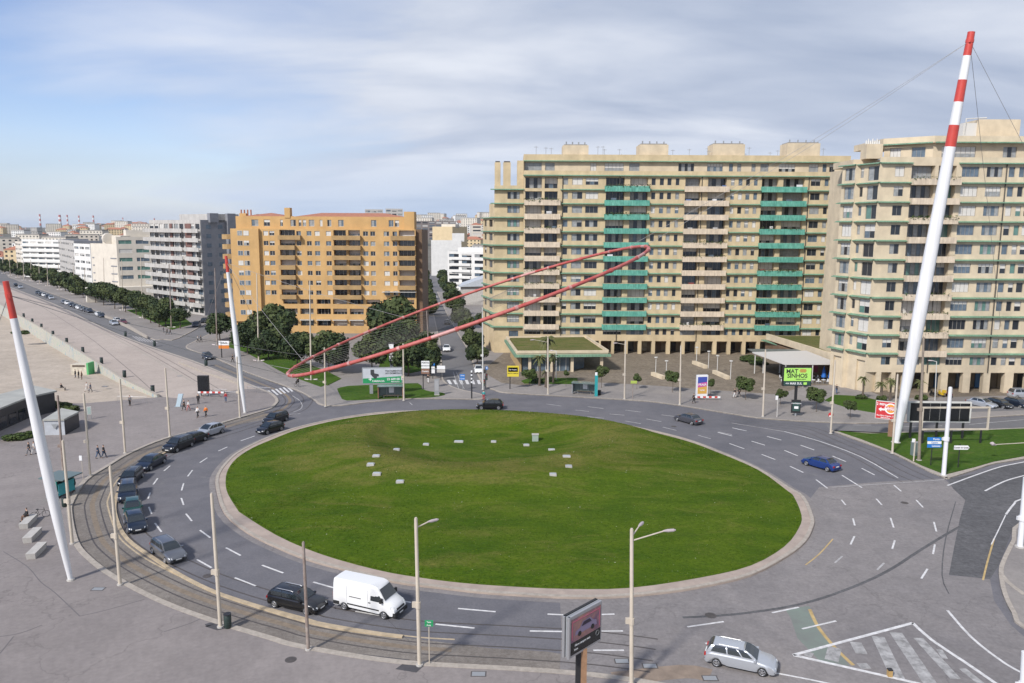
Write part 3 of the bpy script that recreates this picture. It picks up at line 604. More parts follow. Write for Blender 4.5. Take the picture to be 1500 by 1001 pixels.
def opsM(f):
    o = [(lx(a), lx(b), 1.15, .45, 'w', n) for a, b, n in mains] + [(lx(a), lx(b), .9 if k == 'T' else .35, .35, 'l', n) for a, b, k, n in bays]
    return sorted(o)
lev = [zlow + fh * i for i in range(12)]
B.facade(0, XR - X0, lev, opsM, beige)
# mezzanine row under the first ledge, then the arcade
zm1 = mz(491.5); za = mz(499.5)
def opsZ(f): return sorted([(lx(a), lx(b), .35, .25, 'w', n) for a, b, n in mains] + [(lx(a), lx(b), .35, .25, 'w', n) for a, b, k, n in bays])
B.facade(0, XR - X0, [za, zm1 - .2, zlow], lambda f: [] if f == 0 else opsZ(f), beige)
pil = [(767,770),(800,804),(840,844),(877,880),(895.5,899.5),(915,919.5),(934.5,939.5),(954.5,959.5),(976,981.5),(998,1003),(1019,1026),(1044,1049.5),(1065,1070),(1087,1092),(1108,1113),(1128,1133),(1150,1154),(1172,1176),(1195,1199),(1218,1222),(1240,1244)]
for a, b in pil: B.wall.box(lx(a, 510), lx(b, 510), 0, .9, 0, za, beige)
B.wall.box(0, XR - X0, .9, 5, za - .3, za, beige)
# body behind the skin
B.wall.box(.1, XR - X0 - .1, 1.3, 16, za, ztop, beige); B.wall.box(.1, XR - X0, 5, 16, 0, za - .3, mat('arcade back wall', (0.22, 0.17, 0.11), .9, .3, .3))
B.wall.box(0, .35, .35, 16, za, ztop, beige); B.wall.box(.1, XR - X0, .35, 1.3, zlow - .3, zlow - .06, beige)
# terrace, penthouse set back, roof slab, lift towers
zph = mz(239.5); ztp = mz(231.5)
B.wall.box(0, XR - X0, 0, .3, ztop, mz(250.5), beige)
P = MB(); Xp = Matrix.Translation((0, 2.2, 0))
pens = sorted([(lx(768), lx(793), .9, .35, 'w', 2), (lx(798), lx(812), .9, .35, 'w', 1), (lx(864), lx(873), .9, .35, 'w', 2), (lx(885), lx(913), .9, .35, 'w', 5), (lx(921), lx(936), .9, .35, 'w', 3), (lx(993), lx(1016), .9, .35, 'w', 5), (lx(1035), lx(1058), .9, .35, 'w', 5), (lx(1067), lx(1073), .9, .35, 'w', 1), (lx(1079), lx(1085), .9, .35, 'w', 1), (lx(1100), lx(1106), .9, .35, 'w', 1), (lx(1113), lx(1125), .9, .35, 'w', 3), (lx(1140), lx(1164), .9, .35, 'w', 5), (lx(1184), lx(1198), .9, .35, 'w', 3), (lx(1204), lx(1210), .9, .35, 'w', 1), (lx(1214), lx(1222), .9, .35, 'w', 2)])
B.facade(0, XR - X0, [ztop, zph + .6], lambda f: pens, beige2, frame=Xp, wall=P)
P.box(0, XR - X0, 2.55, 15, ztop, zph + .6, beige2); P.box(0, XR - X0, 2.0, 15, zph + .6, ztp + .9, beige)
P.build('penthouse', B.r)
def tower(a, b, top, dy=3, dd=5):
    mb = MB(); z = onY((a + b) / 2, top, YM + dy).z; mb.box(lx(a, 215), lx(b, 215), dy, dy + dd, ztp + .5, z, beige2); mb.box(lx(a, 215) + .3, lx(b, 215) - .3, dy + .3, dd + dy - .3, z, z + .25, gravel_m)
    for q in range(4):
        xx = lx(a, 215) + .8 + q * (lx(b) - lx(a) - 1.6) / 3; mb.tube([(xx, dy + 1 + .4 * q, z + .25), (xx, dy + 1 + .4 * q, z + .9)], .16, greym, 8)
    mb.build('lift_tower', B.r)
for q in ((826, 864, 213), (940, 983, 212), (1049, 1097, 211.5), (1160, 1209, 210)): tower(*q)
rnd = random.Random(3)
for q in range(26):
    mb = MB(); xx = rnd.uniform(2, XR - X0 - 2); hh = rnd.uniform(.8, 2.4); yy = rnd.uniform(3, 10); mb.tube([(xx, yy, ztp + .9), (xx, yy, ztp + .9 + hh)], .05, greym, 5); mb.box(xx - .5, xx + .5, yy - .03, yy + .03, ztp + .6 + hh, ztp + .68 + hh, greym); mb.build('antenna', B.r)
# ledges: thin green copper roofs between storeys
for i, z in enumerate(lev + [zph + .55]):
    gaps = [(lx(767), lx(820)), (lx(884), lx(949)), (lx(999), lx(1064)), (lx(1111), lx(1176))] if 0 < i < 11 else []
    cur = -.1; dy = 2.0 if i == 12 else 0
    for a, b in gaps + [(XR - X0, 0)]:
        mb = MB(); mb.add([(cur, -.65 + dy, z - .06), (a, -.65 + dy, z - .06), (a, -.65 + dy, z + .06), (cur, -.65 + dy, z + .06), (cur, -.001 + dy, z + .22), (a, -.001 + dy, z + .22), (cur, -.001 + dy, z - .06), (a, -.001 + dy, z - .06)], [(0, 1, 2, 3), (3, 2, 5, 4), (6, 7, 1, 0), (0, 3, 4, 6), (1, 7, 5, 2)], copper); cur = b; mb.build('ledge', B.r)
def balcony(Bb, a, b, z, mt, X=None, d=1.1, h=1.0, low=.35, plants=0, rail=0, ends=.12):
    mb = MB(X); mb.box(a, b, -d, -d + .12, z - low, z + h - .1, mt); mb.box(a, a + ends, -d + .12, -.003, z - low, z + h - .1, mt); mb.box(b - ends, b, -d + .12, -.003, z - low, z + h - .1, mt); mb.box(a + ends, b - ends, -d + .12, -.003, z - low, z - low + .2, mt)
    if rail: mb.box(a, b, -d + .03, -d + .08, z + h + .12, z + h + .17, bronze)
    o = mb.build('balcony', Bb.r)
    if plants:
        mb = MB(X); rr = random.Random(int(a * 10 + z))
        for q in range(int((b - a) * 22 * plants)):
            c = Vector((rr.uniform(a, b), -d + rr.uniform(-.15, .35), z + h - .1 + rr.uniform(-.25, .35))); v = [c + Vector([rr.uniform(-.22, .22) for _ in range(3)]) for _ in range(3)]; mb.add(v, [(0, 1, 2)], leaf2_m)
        mb.build('plants', o)
    return o
rp = random.Random(5)
for f in range(11):
    z = lev[f]
    for (a, b, mt, lo) in ((767.5, 820, balc_m, 0), (884, 949, teal, 0), (999.5, 1064, balc_m, 0), (1111, 1176, teal, 0)):
        if f == 0 and mt is not teal and 0: continue
        if a == 767.5 and f == 10: continue
        balcony(B, lx(a), lx(b), z, mt, plants=(rp.random() < .22) * rp.uniform(.3, 1.0), rail=rp.random() < .4)
# washing and clutter left out on some balconies
rl = random.Random(21)
for f in range(11):
    for (a, b) in ((769, 793), (797, 816), (886, 913), (921, 947), (1001, 1023), (1034, 1061), (1112, 1136), (1143, 1174)):
        if rl.random() < .3:
            mb = MB(); x = rl.uniform(lx(a), lx(b) - 1); z = lev[f] + .95; c = rl.choice((wframe, glass_b, mat('washing white', (.6, .6, .6)), mat('washing blue', (.1, .15, .3)), mat('washing red', (.3, .06, .05)), bronze)); w_ = rl.uniform(.5, 1.4); mb.box(x, x + w_, -.86, -.82, z - .3, z + rl.uniform(.2, .6), c); mb.build('washing', B.r)
# drainpipes
for x in (823, 906, 1025, 1180):
    B.part('drainpipe', lambda mb: mb.tube([(lx(x), -.12, za), (lx(x), -.12, ztop)], .09, bronze, 6))
B.finish()
# arcade shop fronts
for i in range(len(pil) - 1):
    a, b = pil[i][1], pil[i + 1][0]
    if a < 880: continue
    mb = MB(); k = i % 4
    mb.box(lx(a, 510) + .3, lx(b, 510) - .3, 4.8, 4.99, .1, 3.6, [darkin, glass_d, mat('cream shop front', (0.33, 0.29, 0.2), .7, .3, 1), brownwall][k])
    mb.box(lx(a, 510) + .5, lx(b, 510) - .5, 4.7, 4.8, 2.5, 3.2, [wframe, mat('yellow fascia', (.45, .36, .05), .6), bronze, mat('green fascia', (.1, .25, .12), .6)][(i * 3) % 4])
    mb.build('shop_front', B.r)

# left wing of the block, stepping back along the side street
BL = B
def wingM():
    Wn = BL; s0 = XL - X0; s1 = -.02; zt = mz(279.5); lv = lev[:11]
    w = MB()
    def opsL(f): return [(lx(743), lx(761), 1.1, .45, 'w', 4)]
    Wn2 = Bld.__new__(Bld); Wn2.r = BL.r; Wn2.wins = []; Wn2.wall = w; Wn2.fr = bronze; Wn2.glass = 'dddbc'; Wn2.blinds = (0, 0, 0, 1, .4); Wn2.maxw = 0
    Wn2.facade(s0, s1, lv, opsL, beige, oy=.8); Wn2.facade(s0, s1, [0, zlow], lambda f: [(lx(746), lx(760), zlow - 2.6, .9, 'w', 3)], beige, oy=.8)
    w.box(s0 + .05, s1, 1.15, 14, 0, zt, beige)
    # upper storeys continue over the corner
    w.box(lx(757), s1, .9, 12, zt, zph + .6, beige); w.box(s0, s1, .8, 1.1, zt, zt + 1.1, beige)
    # side facet, turned to the street
    X = Matrix.Translation((s0, 1.2, 0)) @ Matrix.Rotation(R(-74), 4, 'Z') @ Matrix.Translation((-11, 0, 0))
    zs_ = mz(321); nl = [z for z in lv if z < zs_ + .5]
    Wn2.facade(0, 11, [0] + nl, lambda f: [(1.5, 3.5, 1.2, .5, 'w', 2), (6, 9.3, 1.1, .45, 'w', 4)] if f else [], beige, frame=X)
    w.box(0, 11, .4, 12, 0, nl[-1], beige, X)
    w.box(5, 11, .3, 8, nl[-1], zt - 3, beige, X)
    for z in nl: mb = MB(); mb.box(-.2, 11.5, -.5, -.002, z - .1, z + .14, copper, X); mb.build('ledge', BL.r)
    for z in lv:
        mb = MB(); mb.add([(s0 - .9, -.0, z - .06), (s1, -.0, z - .06), (s1, -.0, z + .06), (s0 - .9, -.0, z + .06), (s0 - .9, .79, z + .22), (s1, .79, z + .22), (s1, .79, z - .06), (s0 - .9, .79, z - .06)], [(0, 1, 2, 3), (3, 2, 5, 4), (7, 6, 1, 0), (0, 3, 4, 7), (1, 6, 5, 2)], copper); mb.build('ledge', BL.r)
    for (a, b) in ((724.5, 733), (737, 748)):
        mb = MB(); zc = onY(730, 238, YM + 1).z; mb.box(lx(a, 260), lx(b, 260), 1.0, 2.4, zt, zc, beige); mb.box(lx(a, 260) + .15, lx(b, 260) - .15, 1.2, 2.2, zc, zc + .3, bronze); mb.build('chimney', BL.r)
    w.build('wall', BL.r)
    mb = MB()
    for (ww, h, n, X2) in Wn2.wins: window_mesh(ww, h, n, rp.choice('ddcgb'), rp.choice((0, 0, 0, .5)), bronze, mb, X2)
    o = mb.build('window', BL.r); o['kind'] = 'stuff'
wingM()

# ---- corner tower on the right
YT = G(1400, 576.5).y
def tx(x, y=335): return onY(x, y, YT).x
def tz(y, x=1400): return onY(x, y, YT).z
XT = tx(1283); tl_px = [519, 493, 465, 437, 410, 382, 353, 325, 297, 268.6, 240]
T0 = tz(519); T1 = tz(240); tf = (T1 - T0) / 10; tl = [T0 + tf * i for i in range(11)]
TB = Bld('apartment_tower', (XT, YT, 0), 0, 'beige stone corner apartment tower with stepped left side and thin green ledges', fr=gframe, glass='ddcbbg', blinds=(0, 0, 0, .3, 0, .5, 1))
def ltx(x): return tx(x) - XT
tw = [(1305, 1319, 2), (1402, 1427, 4), (1438, 1461, 4), (1470, 1479, 1), (1485, 1493, 1), (1497, 1507, 1), (1515, 1540, 4), (1552, 1570, 3)]
tb = [(1329, 1363, 5), (1368, 1394, 4)]
XRT = ltx(1600)
def opsT(f): return sorted([(ltx(a), ltx(b), 1.1, .5, 'w', n) for a, b, n in tw] + [(ltx(a), ltx(b), .25, .35, 'l', n) for a, b, n in tb])
TB.facade(0, XRT, tl, opsT, beige2)
zA = tz(546); zW = tz(533.5)
TB.facade(0, XRT, [zA, T0], lambda f: sorted([(ltx(a), ltx(b), 1.35, .55, 'w', n) for a, b, n in tw + tb]), beige2)
tp = [(1283, 1290), (1305, 1311), (1323, 1331), (1354, 1360), (1378, 1388), (1410, 1421), (1440, 1450), (1471, 1484), (1503, 1515), (1535, 1548), (1570, 1582), (1595, 1600)]
def lty(x): return tx(x, 560) - XT
for a, b in tp: TB.wall.box(max(0, lty(a)), min(lty(b), XRT), 0, 1.0, 0, zA, beige2)
TB.wall.box(0, XRT, 1.0, 5, zA - .3, zA, beige2)
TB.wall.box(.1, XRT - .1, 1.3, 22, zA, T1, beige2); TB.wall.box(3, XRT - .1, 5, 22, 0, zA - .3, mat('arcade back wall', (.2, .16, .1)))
TB.wall.box(0, XRT, 0, .3, T1, tz(230.5), beige2)
shopm = [mat('blue shop front', (.04, .14, .30), .4), glass_b, mat('shop shutter', (.33, .25, .15), .6, .1, 2), mat('cream shop front', (0.33, 0.29, 0.2)), darkin]
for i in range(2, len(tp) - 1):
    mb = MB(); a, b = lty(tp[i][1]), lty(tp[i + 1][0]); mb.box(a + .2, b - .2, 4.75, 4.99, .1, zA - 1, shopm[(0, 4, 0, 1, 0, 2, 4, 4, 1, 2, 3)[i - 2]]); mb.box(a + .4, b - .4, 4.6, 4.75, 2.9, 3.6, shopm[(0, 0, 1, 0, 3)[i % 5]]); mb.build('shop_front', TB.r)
# angled facets on the left
ang = 70
wd = 4.9
def facet(x0, y0, ang, wd, ops, levels, mt, deep=9):
    # along from far end to the corner (x0, y0)
    X = Matrix.Translation((x0, y0, 0)) @ Matrix.Rotation(R(-ang), 4, 'Z') @ Matrix.Translation((-wd, 0, 0))
    TB.facade(0, wd, levels, ops, mt, frame=X)
    TB.wall.box(.02, wd, .36, deep, 0, levels[-1], mt, X)
    for z in tl[:]:
        mb = MB(X); mb.add([(-.5, -.65, z - .06), (wd + .28, -.65, z - .06), (wd + .28, -.65, z + .06), (-.5, -.65, z + .06), (-.5, -.003, z + .22), (wd, -.003, z + .22), (wd, -.003, z - .06), (-.5, -.003, z - .06)], [(0, 1, 2, 3), (3, 2, 5, 4), (7, 6, 1, 0), (0, 3, 4, 7), (1, 6, 5, 2)], copper); mb.build('ledge', TB.r)
    return X
c50, s50 = math.cos(R(ang)), math.sin(R(ang))
facet(0, 0, ang, wd, lambda f: [(.4, 1.2, 1.1, .5, 'w', 1), (2.2, 4.7, .5, .4, 'w', 2)] if f else [(2.6, 4.6, .0, zA * .35, 'l', 2)], [0] + tl, beige2)
x2, y2 = -wd * c50, wd * s50
x2 -= .7; y2 -= .35
TB.wall.box(x2 + .02, x2 + 1.0, y2 + .02, y2 + 1.4, 0, T1 - .01, beige2)
facet(x2, y2, ang, 3.3, lambda f: [(.7, 3.1, .7, .45, 'w', 3)] if f else [(.8, 2.8, .0, zA * .35, 'l', 2)], [0] + tl, beige2)
# terrace storey and crown
P = MB(); zc = tz(212); zr = tz(201)
cx0 = ltx(1367); Xp = Matrix.Translation((cx0, 2.2, 0))
def pw(a, b, n): return (ltx(a) - cx0, ltx(b) - cx0, .8, .6, 'w', n)
TB.facade(0, XRT - cx0 - .2, [T1, zc + .5], lambda f: [pw(1380, 1430, 7), pw(1470, 1490, 3), pw(1510, 1530, 3)], beige2, frame=Xp, wall=P)
P.box(cx0, XRT - .2, 2.55, 18, T1, zc + .5, beige2)
Xf = Matrix.Translation((cx0, 2.2, 0)) @ Matrix.Rotation(R(-36), 4, 'Z') @ Matrix.Translation((-8, 0, 0))
TB.facade(0, 8, [T1, zc + .5], lambda f: [(1.0, 2.8, .9, .6, 'w', 3), (4.6, 6.8, .9, .6, 'w', 3)], beige2, frame=Xf, wall=P); P.box(0.02, 8, .36, 6, T1, zc + .5, beige2, Xf)
c36, s36 = math.cos(R(36)), math.sin(R(36))
P.prism([(cx0 - 8.5 * c36, 1.6 + 8.5 * s36), (cx0 - .2, 1.55), (XRT, 1.55), (XRT, 19), (cx0 - 8.5 * c36, 19)], zc + .5, zr + .4, beige2, bottom=True)
P.build('penthouse', TB.r)
mb = MB(); mb.box(cx0, XRT, 1.0, 1.54, zc + .4, zc + .62, copper); mb.box(-.5, 8, -1.1, -.72, zc + .4, zc + .62, copper, Xf); mb.build('ledge', TB.r)
mb = MB(); zk = onY(1440, 175, YT + 6).z; ax = onY(1433, 190, YT + 6).x - XT; bx = onY(1494, 190, YT + 6).x - XT; mb.box(ax, bx, 6, 12, zr + .3, zk, beige2); cx_ = onY(1413, 190, YT + 6).x - XT; mb.box(cx_, ax, 6.5, 11, zr + .3, zk - .6, wframe); mb.tube([(cx_ + .3, 6.3, zr), (cx_ + .3, 6.3, zk + .1), (ax + 1.5, 6.3, zk + .3)], .14, wframe, 6); mb.build('lift_tower', TB.r)
mb = MB(); a0 = onY(1269, 225, YT + 4).x - XT; b0 = onY(1293, 225, YT + 4).x - XT; zch = onY(1281, 211, YT + 4).z; mb.box(a0, b0, 4, 6.4, T1 + 1.15, zch, beige2)
for q in range(7): mb.tube([(a0 + .3 + q * (b0 - a0 - .6) / 6, 5, zch), (a0 + .3 + q * (b0 - a0 - .6) / 6, 5, zch + .7 + .3 * (q % 2))], [.2, .12], wframe, 6)
mb.build('chimney', TB.r)
TB.wall.box(-2.2, 3, 6, 15, T1, T1 + 1.15, beige2)
# ledges and balconies of the front
for z in tl:
    cur = 0
    for a, b in [(ltx(1329), ltx(1397)), (XRT, 0)]:
        mb = MB(); mb.add([(cur, -.65, z - .06), (a, -.65, z - .06), (a, -.65, z + .06), (cur, -.65, z + .06), (cur, -.002, z + .22), (a, -.002, z + .22), (a, -.002, z - .06), (cur, -.002, z - .06)], [(0, 1, 2, 3), (3, 2, 5, 4), (7, 6, 1, 0), (0, 3, 4, 7), (1, 6, 5, 2)], copper); cur = b; mb.build('ledge', TB.r)
for f in range(10): balcony(TB, ltx(1328), ltx(1397) if f > 0 else ltx(1397), tl[f], balc_m, plants=[0, .8, .5, .3, 0, 0, 0, 1.5, 0, .4][f], rail=f in (4, 5, 9), d=1.3, h=.85)
for x in (1466, 1375): TB.part('drainpipe', lambda mb: mb.tube([(ltx(x), -.14, zA), (ltx(x), -.14, T1)], .1, bronze, 6))
TB.finish()

# ---- low wing with turf roof between block and tower
WR = [G(1128, 521).to_2d(), G(1232, 560).to_2d()]
def lowwing():
    r = root('low_wing', (0, 0, 0), 0, 'low colonnaded wing with a turf roof between the long block and the tower', 'building')
    zt = onY(1128, 490, YM).z
    a = Vector((lx(1128) + X0, YM - 1.4)); 
    d = ray(1232, 524); t = (zt - CH) / d.z; e = CC + d * t; b = Vector((e.x, e.y)); rt = Vector((XT - 4, YM - 1.4))
    poly = [tuple(a), tuple(b), (XT + 1, b.y + 1), (XT + 23, YT + 20), (XT + 23, YM - 1.4)]
    mb = MB(); mb.prism(poly, zt - 1.0, zt - .3, copper, bottom=True); mb.build('roof_slab', r)
    mb = MB(); c = sum((Vector(p) for p in poly), Vector((0, 0))) / 5; mb.prism([tuple(Vector(p).lerp(c, .04)) for p in poly], zt - .3, zt - .05, roofgrass_m); mb.build('turf', r)
    mb = MB(); dd = (b - a).normalized(); nn = Vector((dd.y, -dd.x))
    mb.strip([a, b], .5, zt - 1.0, zt + .35, beige2); mb.build('parapet', r)
    mb = MB(); mb.strip([a + nn * .9, b + nn * .9], .9, zt - 1.25, zt - 1.02, copper); mb.build('ledge', r)
    L = (b - a).length; n = 9
    for i in range(n):
        p = a.lerp(b, (i + .3) / n) - nn * .5; mb = MB(); mb.box(p.x - .4, p.x + .4, p.y - .4, p.y + .4, 0, zt - 1.0, beige); mb.build('column', r)
    mb = MB(); mb.prism([tuple(a - nn * 5), tuple(b - nn * 5 - dd * 3), (XT - 5, b.y + 4), (XT - 5, YM - 1.5), (a.x + 2, YM - 1.5)], 0, zt - 1.02, brownwall); mb.build('wall', r)
lowwing()

# ---- pavilion with turf roof on the left
def pavilion():
    p0 = G(760, 549.5); ztf = zat(757, 520, p0); 
    def at(x, y, z): return G(x, y, z).to_2d()
    A_, B_ = at(757, 518, ztf), at(891, 517, ztf); C_, D_ = at(858, 495, ztf), at(742, 496.5, ztf)
    r = root('pavilion', (0, 0, 0), 0, 'low pavilion with a square turf roof at the foot of the long block', 'building')
    c = (A_ + B_ + C_ + D_) / 4; P4 = [A_, B_, C_, D_]
    mb = MB(); mb.prism([tuple(p) for p in P4], ztf - .25, ztf, beige2, bottom=True)
    q = P4 + [P4[0]]; 
    for i in range(4): pass
    mb.strip([*P4[:2]], .3, ztf, ztf + .55, beige2); mb.strip([P4[1], P4[2]], .3, ztf, ztf + .549, beige2); mb.strip([P4[3], P4[0]], .3, ztf, ztf + .549, beige2); mb.strip([P4[2], P4[3]], .3, ztf, ztf + .548, beige2)
    mb.build('roof', r)
    mb = MB(); o5 = [c + (p - c) * 1.05 for p in P4]; mb.prism([tuple(p) for p in o5], ztf - .75, ztf - .25, copper, bottom=True); mb.build('fascia', r)
    mb = MB(); mb.prism([tuple(c + (p - c) * .93) for p in P4], ztf, ztf + .3, roofgrass_m); mb.build('turf', r)
    i5 = [c + (p - c) * .86 for p in P4]
    mb = MB(); mb.prism([tuple(i5[0].lerp(i5[1], .6)), tuple(i5[1].lerp(i5[2], .3).lerp(i5[0].lerp(i5[1], .6), .4)), tuple(i5[1].lerp(i5[2], .9)), tuple(i5[2]), tuple(i5[3]), tuple(i5[0])], 0, ztf - .75, glass_b); mb.build('glazed_wall', r)
    sidew = mat('timber slat wall', (.42, .30, .15), .8, .25, 3, stretch=(6, 6, .2))
    mb = MB(); mb.strip([c + (P4[3] - c) * .9, c + (P4[0] - c) * .9], .3, 0, ztf - .75, sidew); mb.build('wall', r)
    for t in (.12, .38, .62, .97):
        p = (c + (P4[0] - c) * .93).lerp(c + (P4[1] - c) * .93, t); mb = MB(); mb.box(p.x - .3, p.x + .3, p.y - .3, p.y + .3, 0, ztf - .75, beige2); mb.build('column', r)
    for t in (.2, .3, .48, .56): 
        p = i5[0].lerp(i5[1], t); mb = MB(); mb.box(p.x - .05, p.x + .05, p.y - .12, p.y - .02, 0, ztf - .75, wframe); mb.build('mullion', r)
pavilion()

# ---- ochre block
YO = G(480, 489).y
def ox(x, y=400): return onY(x, y, YO).x
def oz(y, x=480): return onY(x, y, YO).z
XO = ox(342); OB = Bld('apartment_building', (XO, YO, 0), 0, 'ochre yellow apartment block with brown balconies behind the dark round trees', fr=wframe, glass='ddbbc', blinds=(0, 0, .4, 0, 1, 0))
def lo(x): return ox(x) - XO
rows = [343, 357.8, 371.8, 386.4, 401, 415.5, 429.8]
oh = (oz(343) - oz(429.8)) / 6; zr0 = oz(429.8) - oh * .5; ol = [zr0 + oh * i for i in range(8)]
wo = [(352, 359.3), (360.8, 368.6), (388, 395), (396.6, 404), (436, 442.8), (451, 458), (462.5, 470), (479, 486.5), (533, 540.3), (543.6, 550.6), (563, 571), (576, 582.5)]
bo = [(411.5, 434, 4), (490, 508, 3), (511.5, 528.5, 4), (585, 608, 4)]
def opsO(f): return sorted([(lo(a), lo(b), .85, .6, 'w', 2) for a, b in wo] + [(lo(a), lo(b), .2, .3, 'l', n) for a, b, n in bo])
XOR = lo(609.5)
OB.facade(0, XOR, ol, opsO, orange)
lg = [(413.5, 434), (438, 457.5), (462.5, 483), (486.5, 507), (511, 531.5), (535.5, 556), (560.5, 581), (585, 606)]
z1 = zr0; zb2 = oz(450.5); zb3 = oz(465.5); zb4 = 0
def opsG(f): return [(lo(352), lo(359.3), .85, .6, 'w', 2), (lo(360.8), lo(368.6), .85, .6, 'w', 2)] + [(lo(a), lo(b), .95, .35, 'l', 4) for a, b in lg]
OB.facade(0, XOR, [zb3, zb2, z1], opsG, orange)
OB.facade(0, XOR, [0, zb3], lambda f: [(lo(a), lo(b), 2.2, .5, 'l', 3) for a, b in lg], orange)
OB.wall.box(.1, XOR - .1, 1.3, 16, 0, ol[-1], orange); OB.wall.box(0, lo(382.5), -1.0, -.002, 3.5, ol[-1], orange)
OB.wall.box(XOR, XOR + 1.6, 1.0, 16, 0, ol[-1], brownwall)
for i, (a, b) in enumerate(((352, 359.3), (360.8, 368.6))):
    for f in range(9): OB.wins.append((lo(b) - lo(a), 1.3, 2, Matrix.Translation((lo(a), -1.04, (ol[f - 2] if f > 1 else (zb3, zb2)[f]) + .85))))
zu = oz(319.5); zr_ = oz(312.5)
P = MB(); OB.facade(lo(345), lo(600), [ol[-1], zu + .4], lambda f: [(lo(a), lo(b), .7, .9, 'w', 2) for a, b in ((368, 378), (386, 395), (410, 414), (425, 433), (437, 441), (443, 448), (452, 460), (468, 472), (479, 485), (495, 503), (543, 551), (569, 576), (578, 584))], orange, oy=2.0, wall=P)
P.box(lo(345), lo(600), 2.35, 15, ol[-1], zu + .4, orange); P.box(lo(592), lo(607), 1.2, 6, ol[-1], oz(315) + 1, orange); P.box(lo(417), lo(425), 1.8, 4, zu, oz(309) + .8, orange)
P.build('penthouse', OB.r)
def hip(mb, x0, x1, y0, y1, z, h, mt):
    k = min((y1 - y0) / 2, (x1 - x0) / 2); mb.add([(x0, y0, z), (x1, y0, z), (x1, y1, z), (x0, y1, z), (x0 + k, (y0 + y1) / 2, z + h), (x1 - k, (y0 + y1) / 2, z + h)], [(0, 1, 5, 4), (1, 2, 5), (2, 3, 4, 5), (3, 0, 4)], mt)
P = MB(); hip(P, lo(355), lo(420), 2.2, 14, zu + .4, 1.0, redroof); hip(P, lo(432), lo(590), 2.2, 14, zu + .4, 1.1, redroof); P.build('roof', OB.r)
mb = MB(); 
for q in range(4): mb.tube([(lo(350) + q * .9, 4, zu + .4), (lo(350) + q * .9, 4, zu + 2.2)], .2, redroof, 6)
mb.box(lo(348), lo(358), 3.4, 4.6, zu + .4, zu + 1.2, orange); mb.build('chimney', OB.r)
for f in range(7):
    z = ol[f]
    for a, b in ((410.6, 434.5), (488.5, 530), (583, 609.3)):
        if f == 0 and a > 500: continue
        a2 = 574 if a == 583 and f == 6 else a
        b2 = 443 if a == 410.6 and f == 6 else b
        balcony(OB, lo(a2), lo(b2), z, orange2, d=1.3, h=1.05, low=.25)
mb = MB(); mb.box(lo(560), lo(610), -1.6, -.02, ol[1] - .9, ol[1] - .8, wframe); mb.build('awning', OB.r)
for a, b in lg[:5]: mb = MB(); mb.box(lo(a), lo(b), -1.0, -.02, zb3 - .7, zb3 - .55, wframe); mb.build('awning', OB.r)
for f in range(9):
    z = (ol[f - 2] if f > 1 else (zb3, zb2)[f]); mb = MB(); mb.tube([(-1.6, 2.6, z - .2), (-1.6, 2.6, z + 1.1)], 2.0, orange2, 14, True); mb.tube([(-1.0, 9, z - .2), (-1.0, 9, z + 1.1)], 2.0, orange2, 14, True); mb.build('balcony', OB.r)
OB.wall.box(-.6, .0, .6, 16, 0, ol[-1], slate)
OB.finish()

# ---- grey block with long parapets
def banded(name, pxl, pxr, pybase, top, nf, label, mtw, mtp, side=None, band=.42, accents=None, glass='ddbc', turn=0, deep=14, fr=bronze, win=3.0, ground=0, sidedir=1):
    a = G(pxl, pybase[0]).to_2d(); b = G(pxr, pybase[1]).to_2d(); L = (b - a).length; rot = math.atan2(b.y - a.y, b.x - a.x)
    zt = zat((pxl + pxr) / 2, top, (a + b) / 2); q = Bld(name, (a.x, a.y, 0), rot, label, fr=fr, glass=glass)
    fhh = zt / nf
    n = max(1, int(L / win)); 
    def ops(f):
        if f < ground: return []
        return [(L * (i + .12) / n, L * (i + .88) / n, fhh * band, fhh * .16, 'w', 2) for i in range(n)]
    q.facade(0, L, [fhh * i for i in range(nf + 1)], ops, mtw, th=.3)
    q.wall.box(.05, L - .05, .32, deep, 0, zt, side or mtw); q.wall.box(0, L, 0, .25, zt, zt + .8, mtw)
    q.wall.box(0, .05, .3, deep, 0, zt + .8, side or mtw); q.wall.box(L - .05, L, .3, deep, 0, zt + .8, side or mtw)
    q.L = L; q.fh = fhh; q.zt = zt; q.nf = nf; return q
g = banded('apartment_building', 226, 300, (452, 463), 326, 10, 'pale grey apartment block with long curved balcony parapets and a dark slate side', greyb, greyb, side=slate, band=.25, win=3.4, deep=30)
for f in range(1, 10):
    mb = MB(); z = g.fh * f; mb.box(-2 if f < 9 else -.5, g.L * .72, -1.5, -1.35, z - .35, z + 1.0, greyb); mb.box(-2 if f < 9 else -.5, g.L * .72, -1.35, -.01, z - .35, z - .12, greyb); mb.tube([(-2, -.7, z - .35), (-2, -.7, z + 1.0)], .78, greyb, 12); mb.build('balcony', g.r)
    mb = MB(); mb.box(g.L * .745, g.L + .3, -1.2, -1.05, z - .35, z + 1.0, greyb); mb.box(g.L * .745, g.L + .3, -1.05, -.01, z - .35, z - .12, greyb); mb.build('balcony', g.r)
    mb = MB(); mb.box(g.L * .72, g.L * .83, -.10, -.01, z + 1.0, z + g.fh - .4, brickred); mb.build('panel', g.r); mb = MB(); mb.box(g.L * .42, g.L * .47, -.10, -.01, z + .9, z + g.fh - .4, brickred); mb.build('panel', g.r)
mb = MB(); mb.box(g.L * .35, g.L * 1.0, 5, 14, g.zt, g.zt + 2.8, greyb); mb.box(g.L * .98, g.L * 1.03, 3, 6, g.zt, g.zt + 3.0, slate); mb.box(g.L, g.L + 1.5, 9, 12, 0, g.zt + 3, slate); mb.box(g.L, g.L + 1.2, 20, 24, 0, g.zt + 3, greyb); mb.build('stair_tower', g.r)
mb = MB()
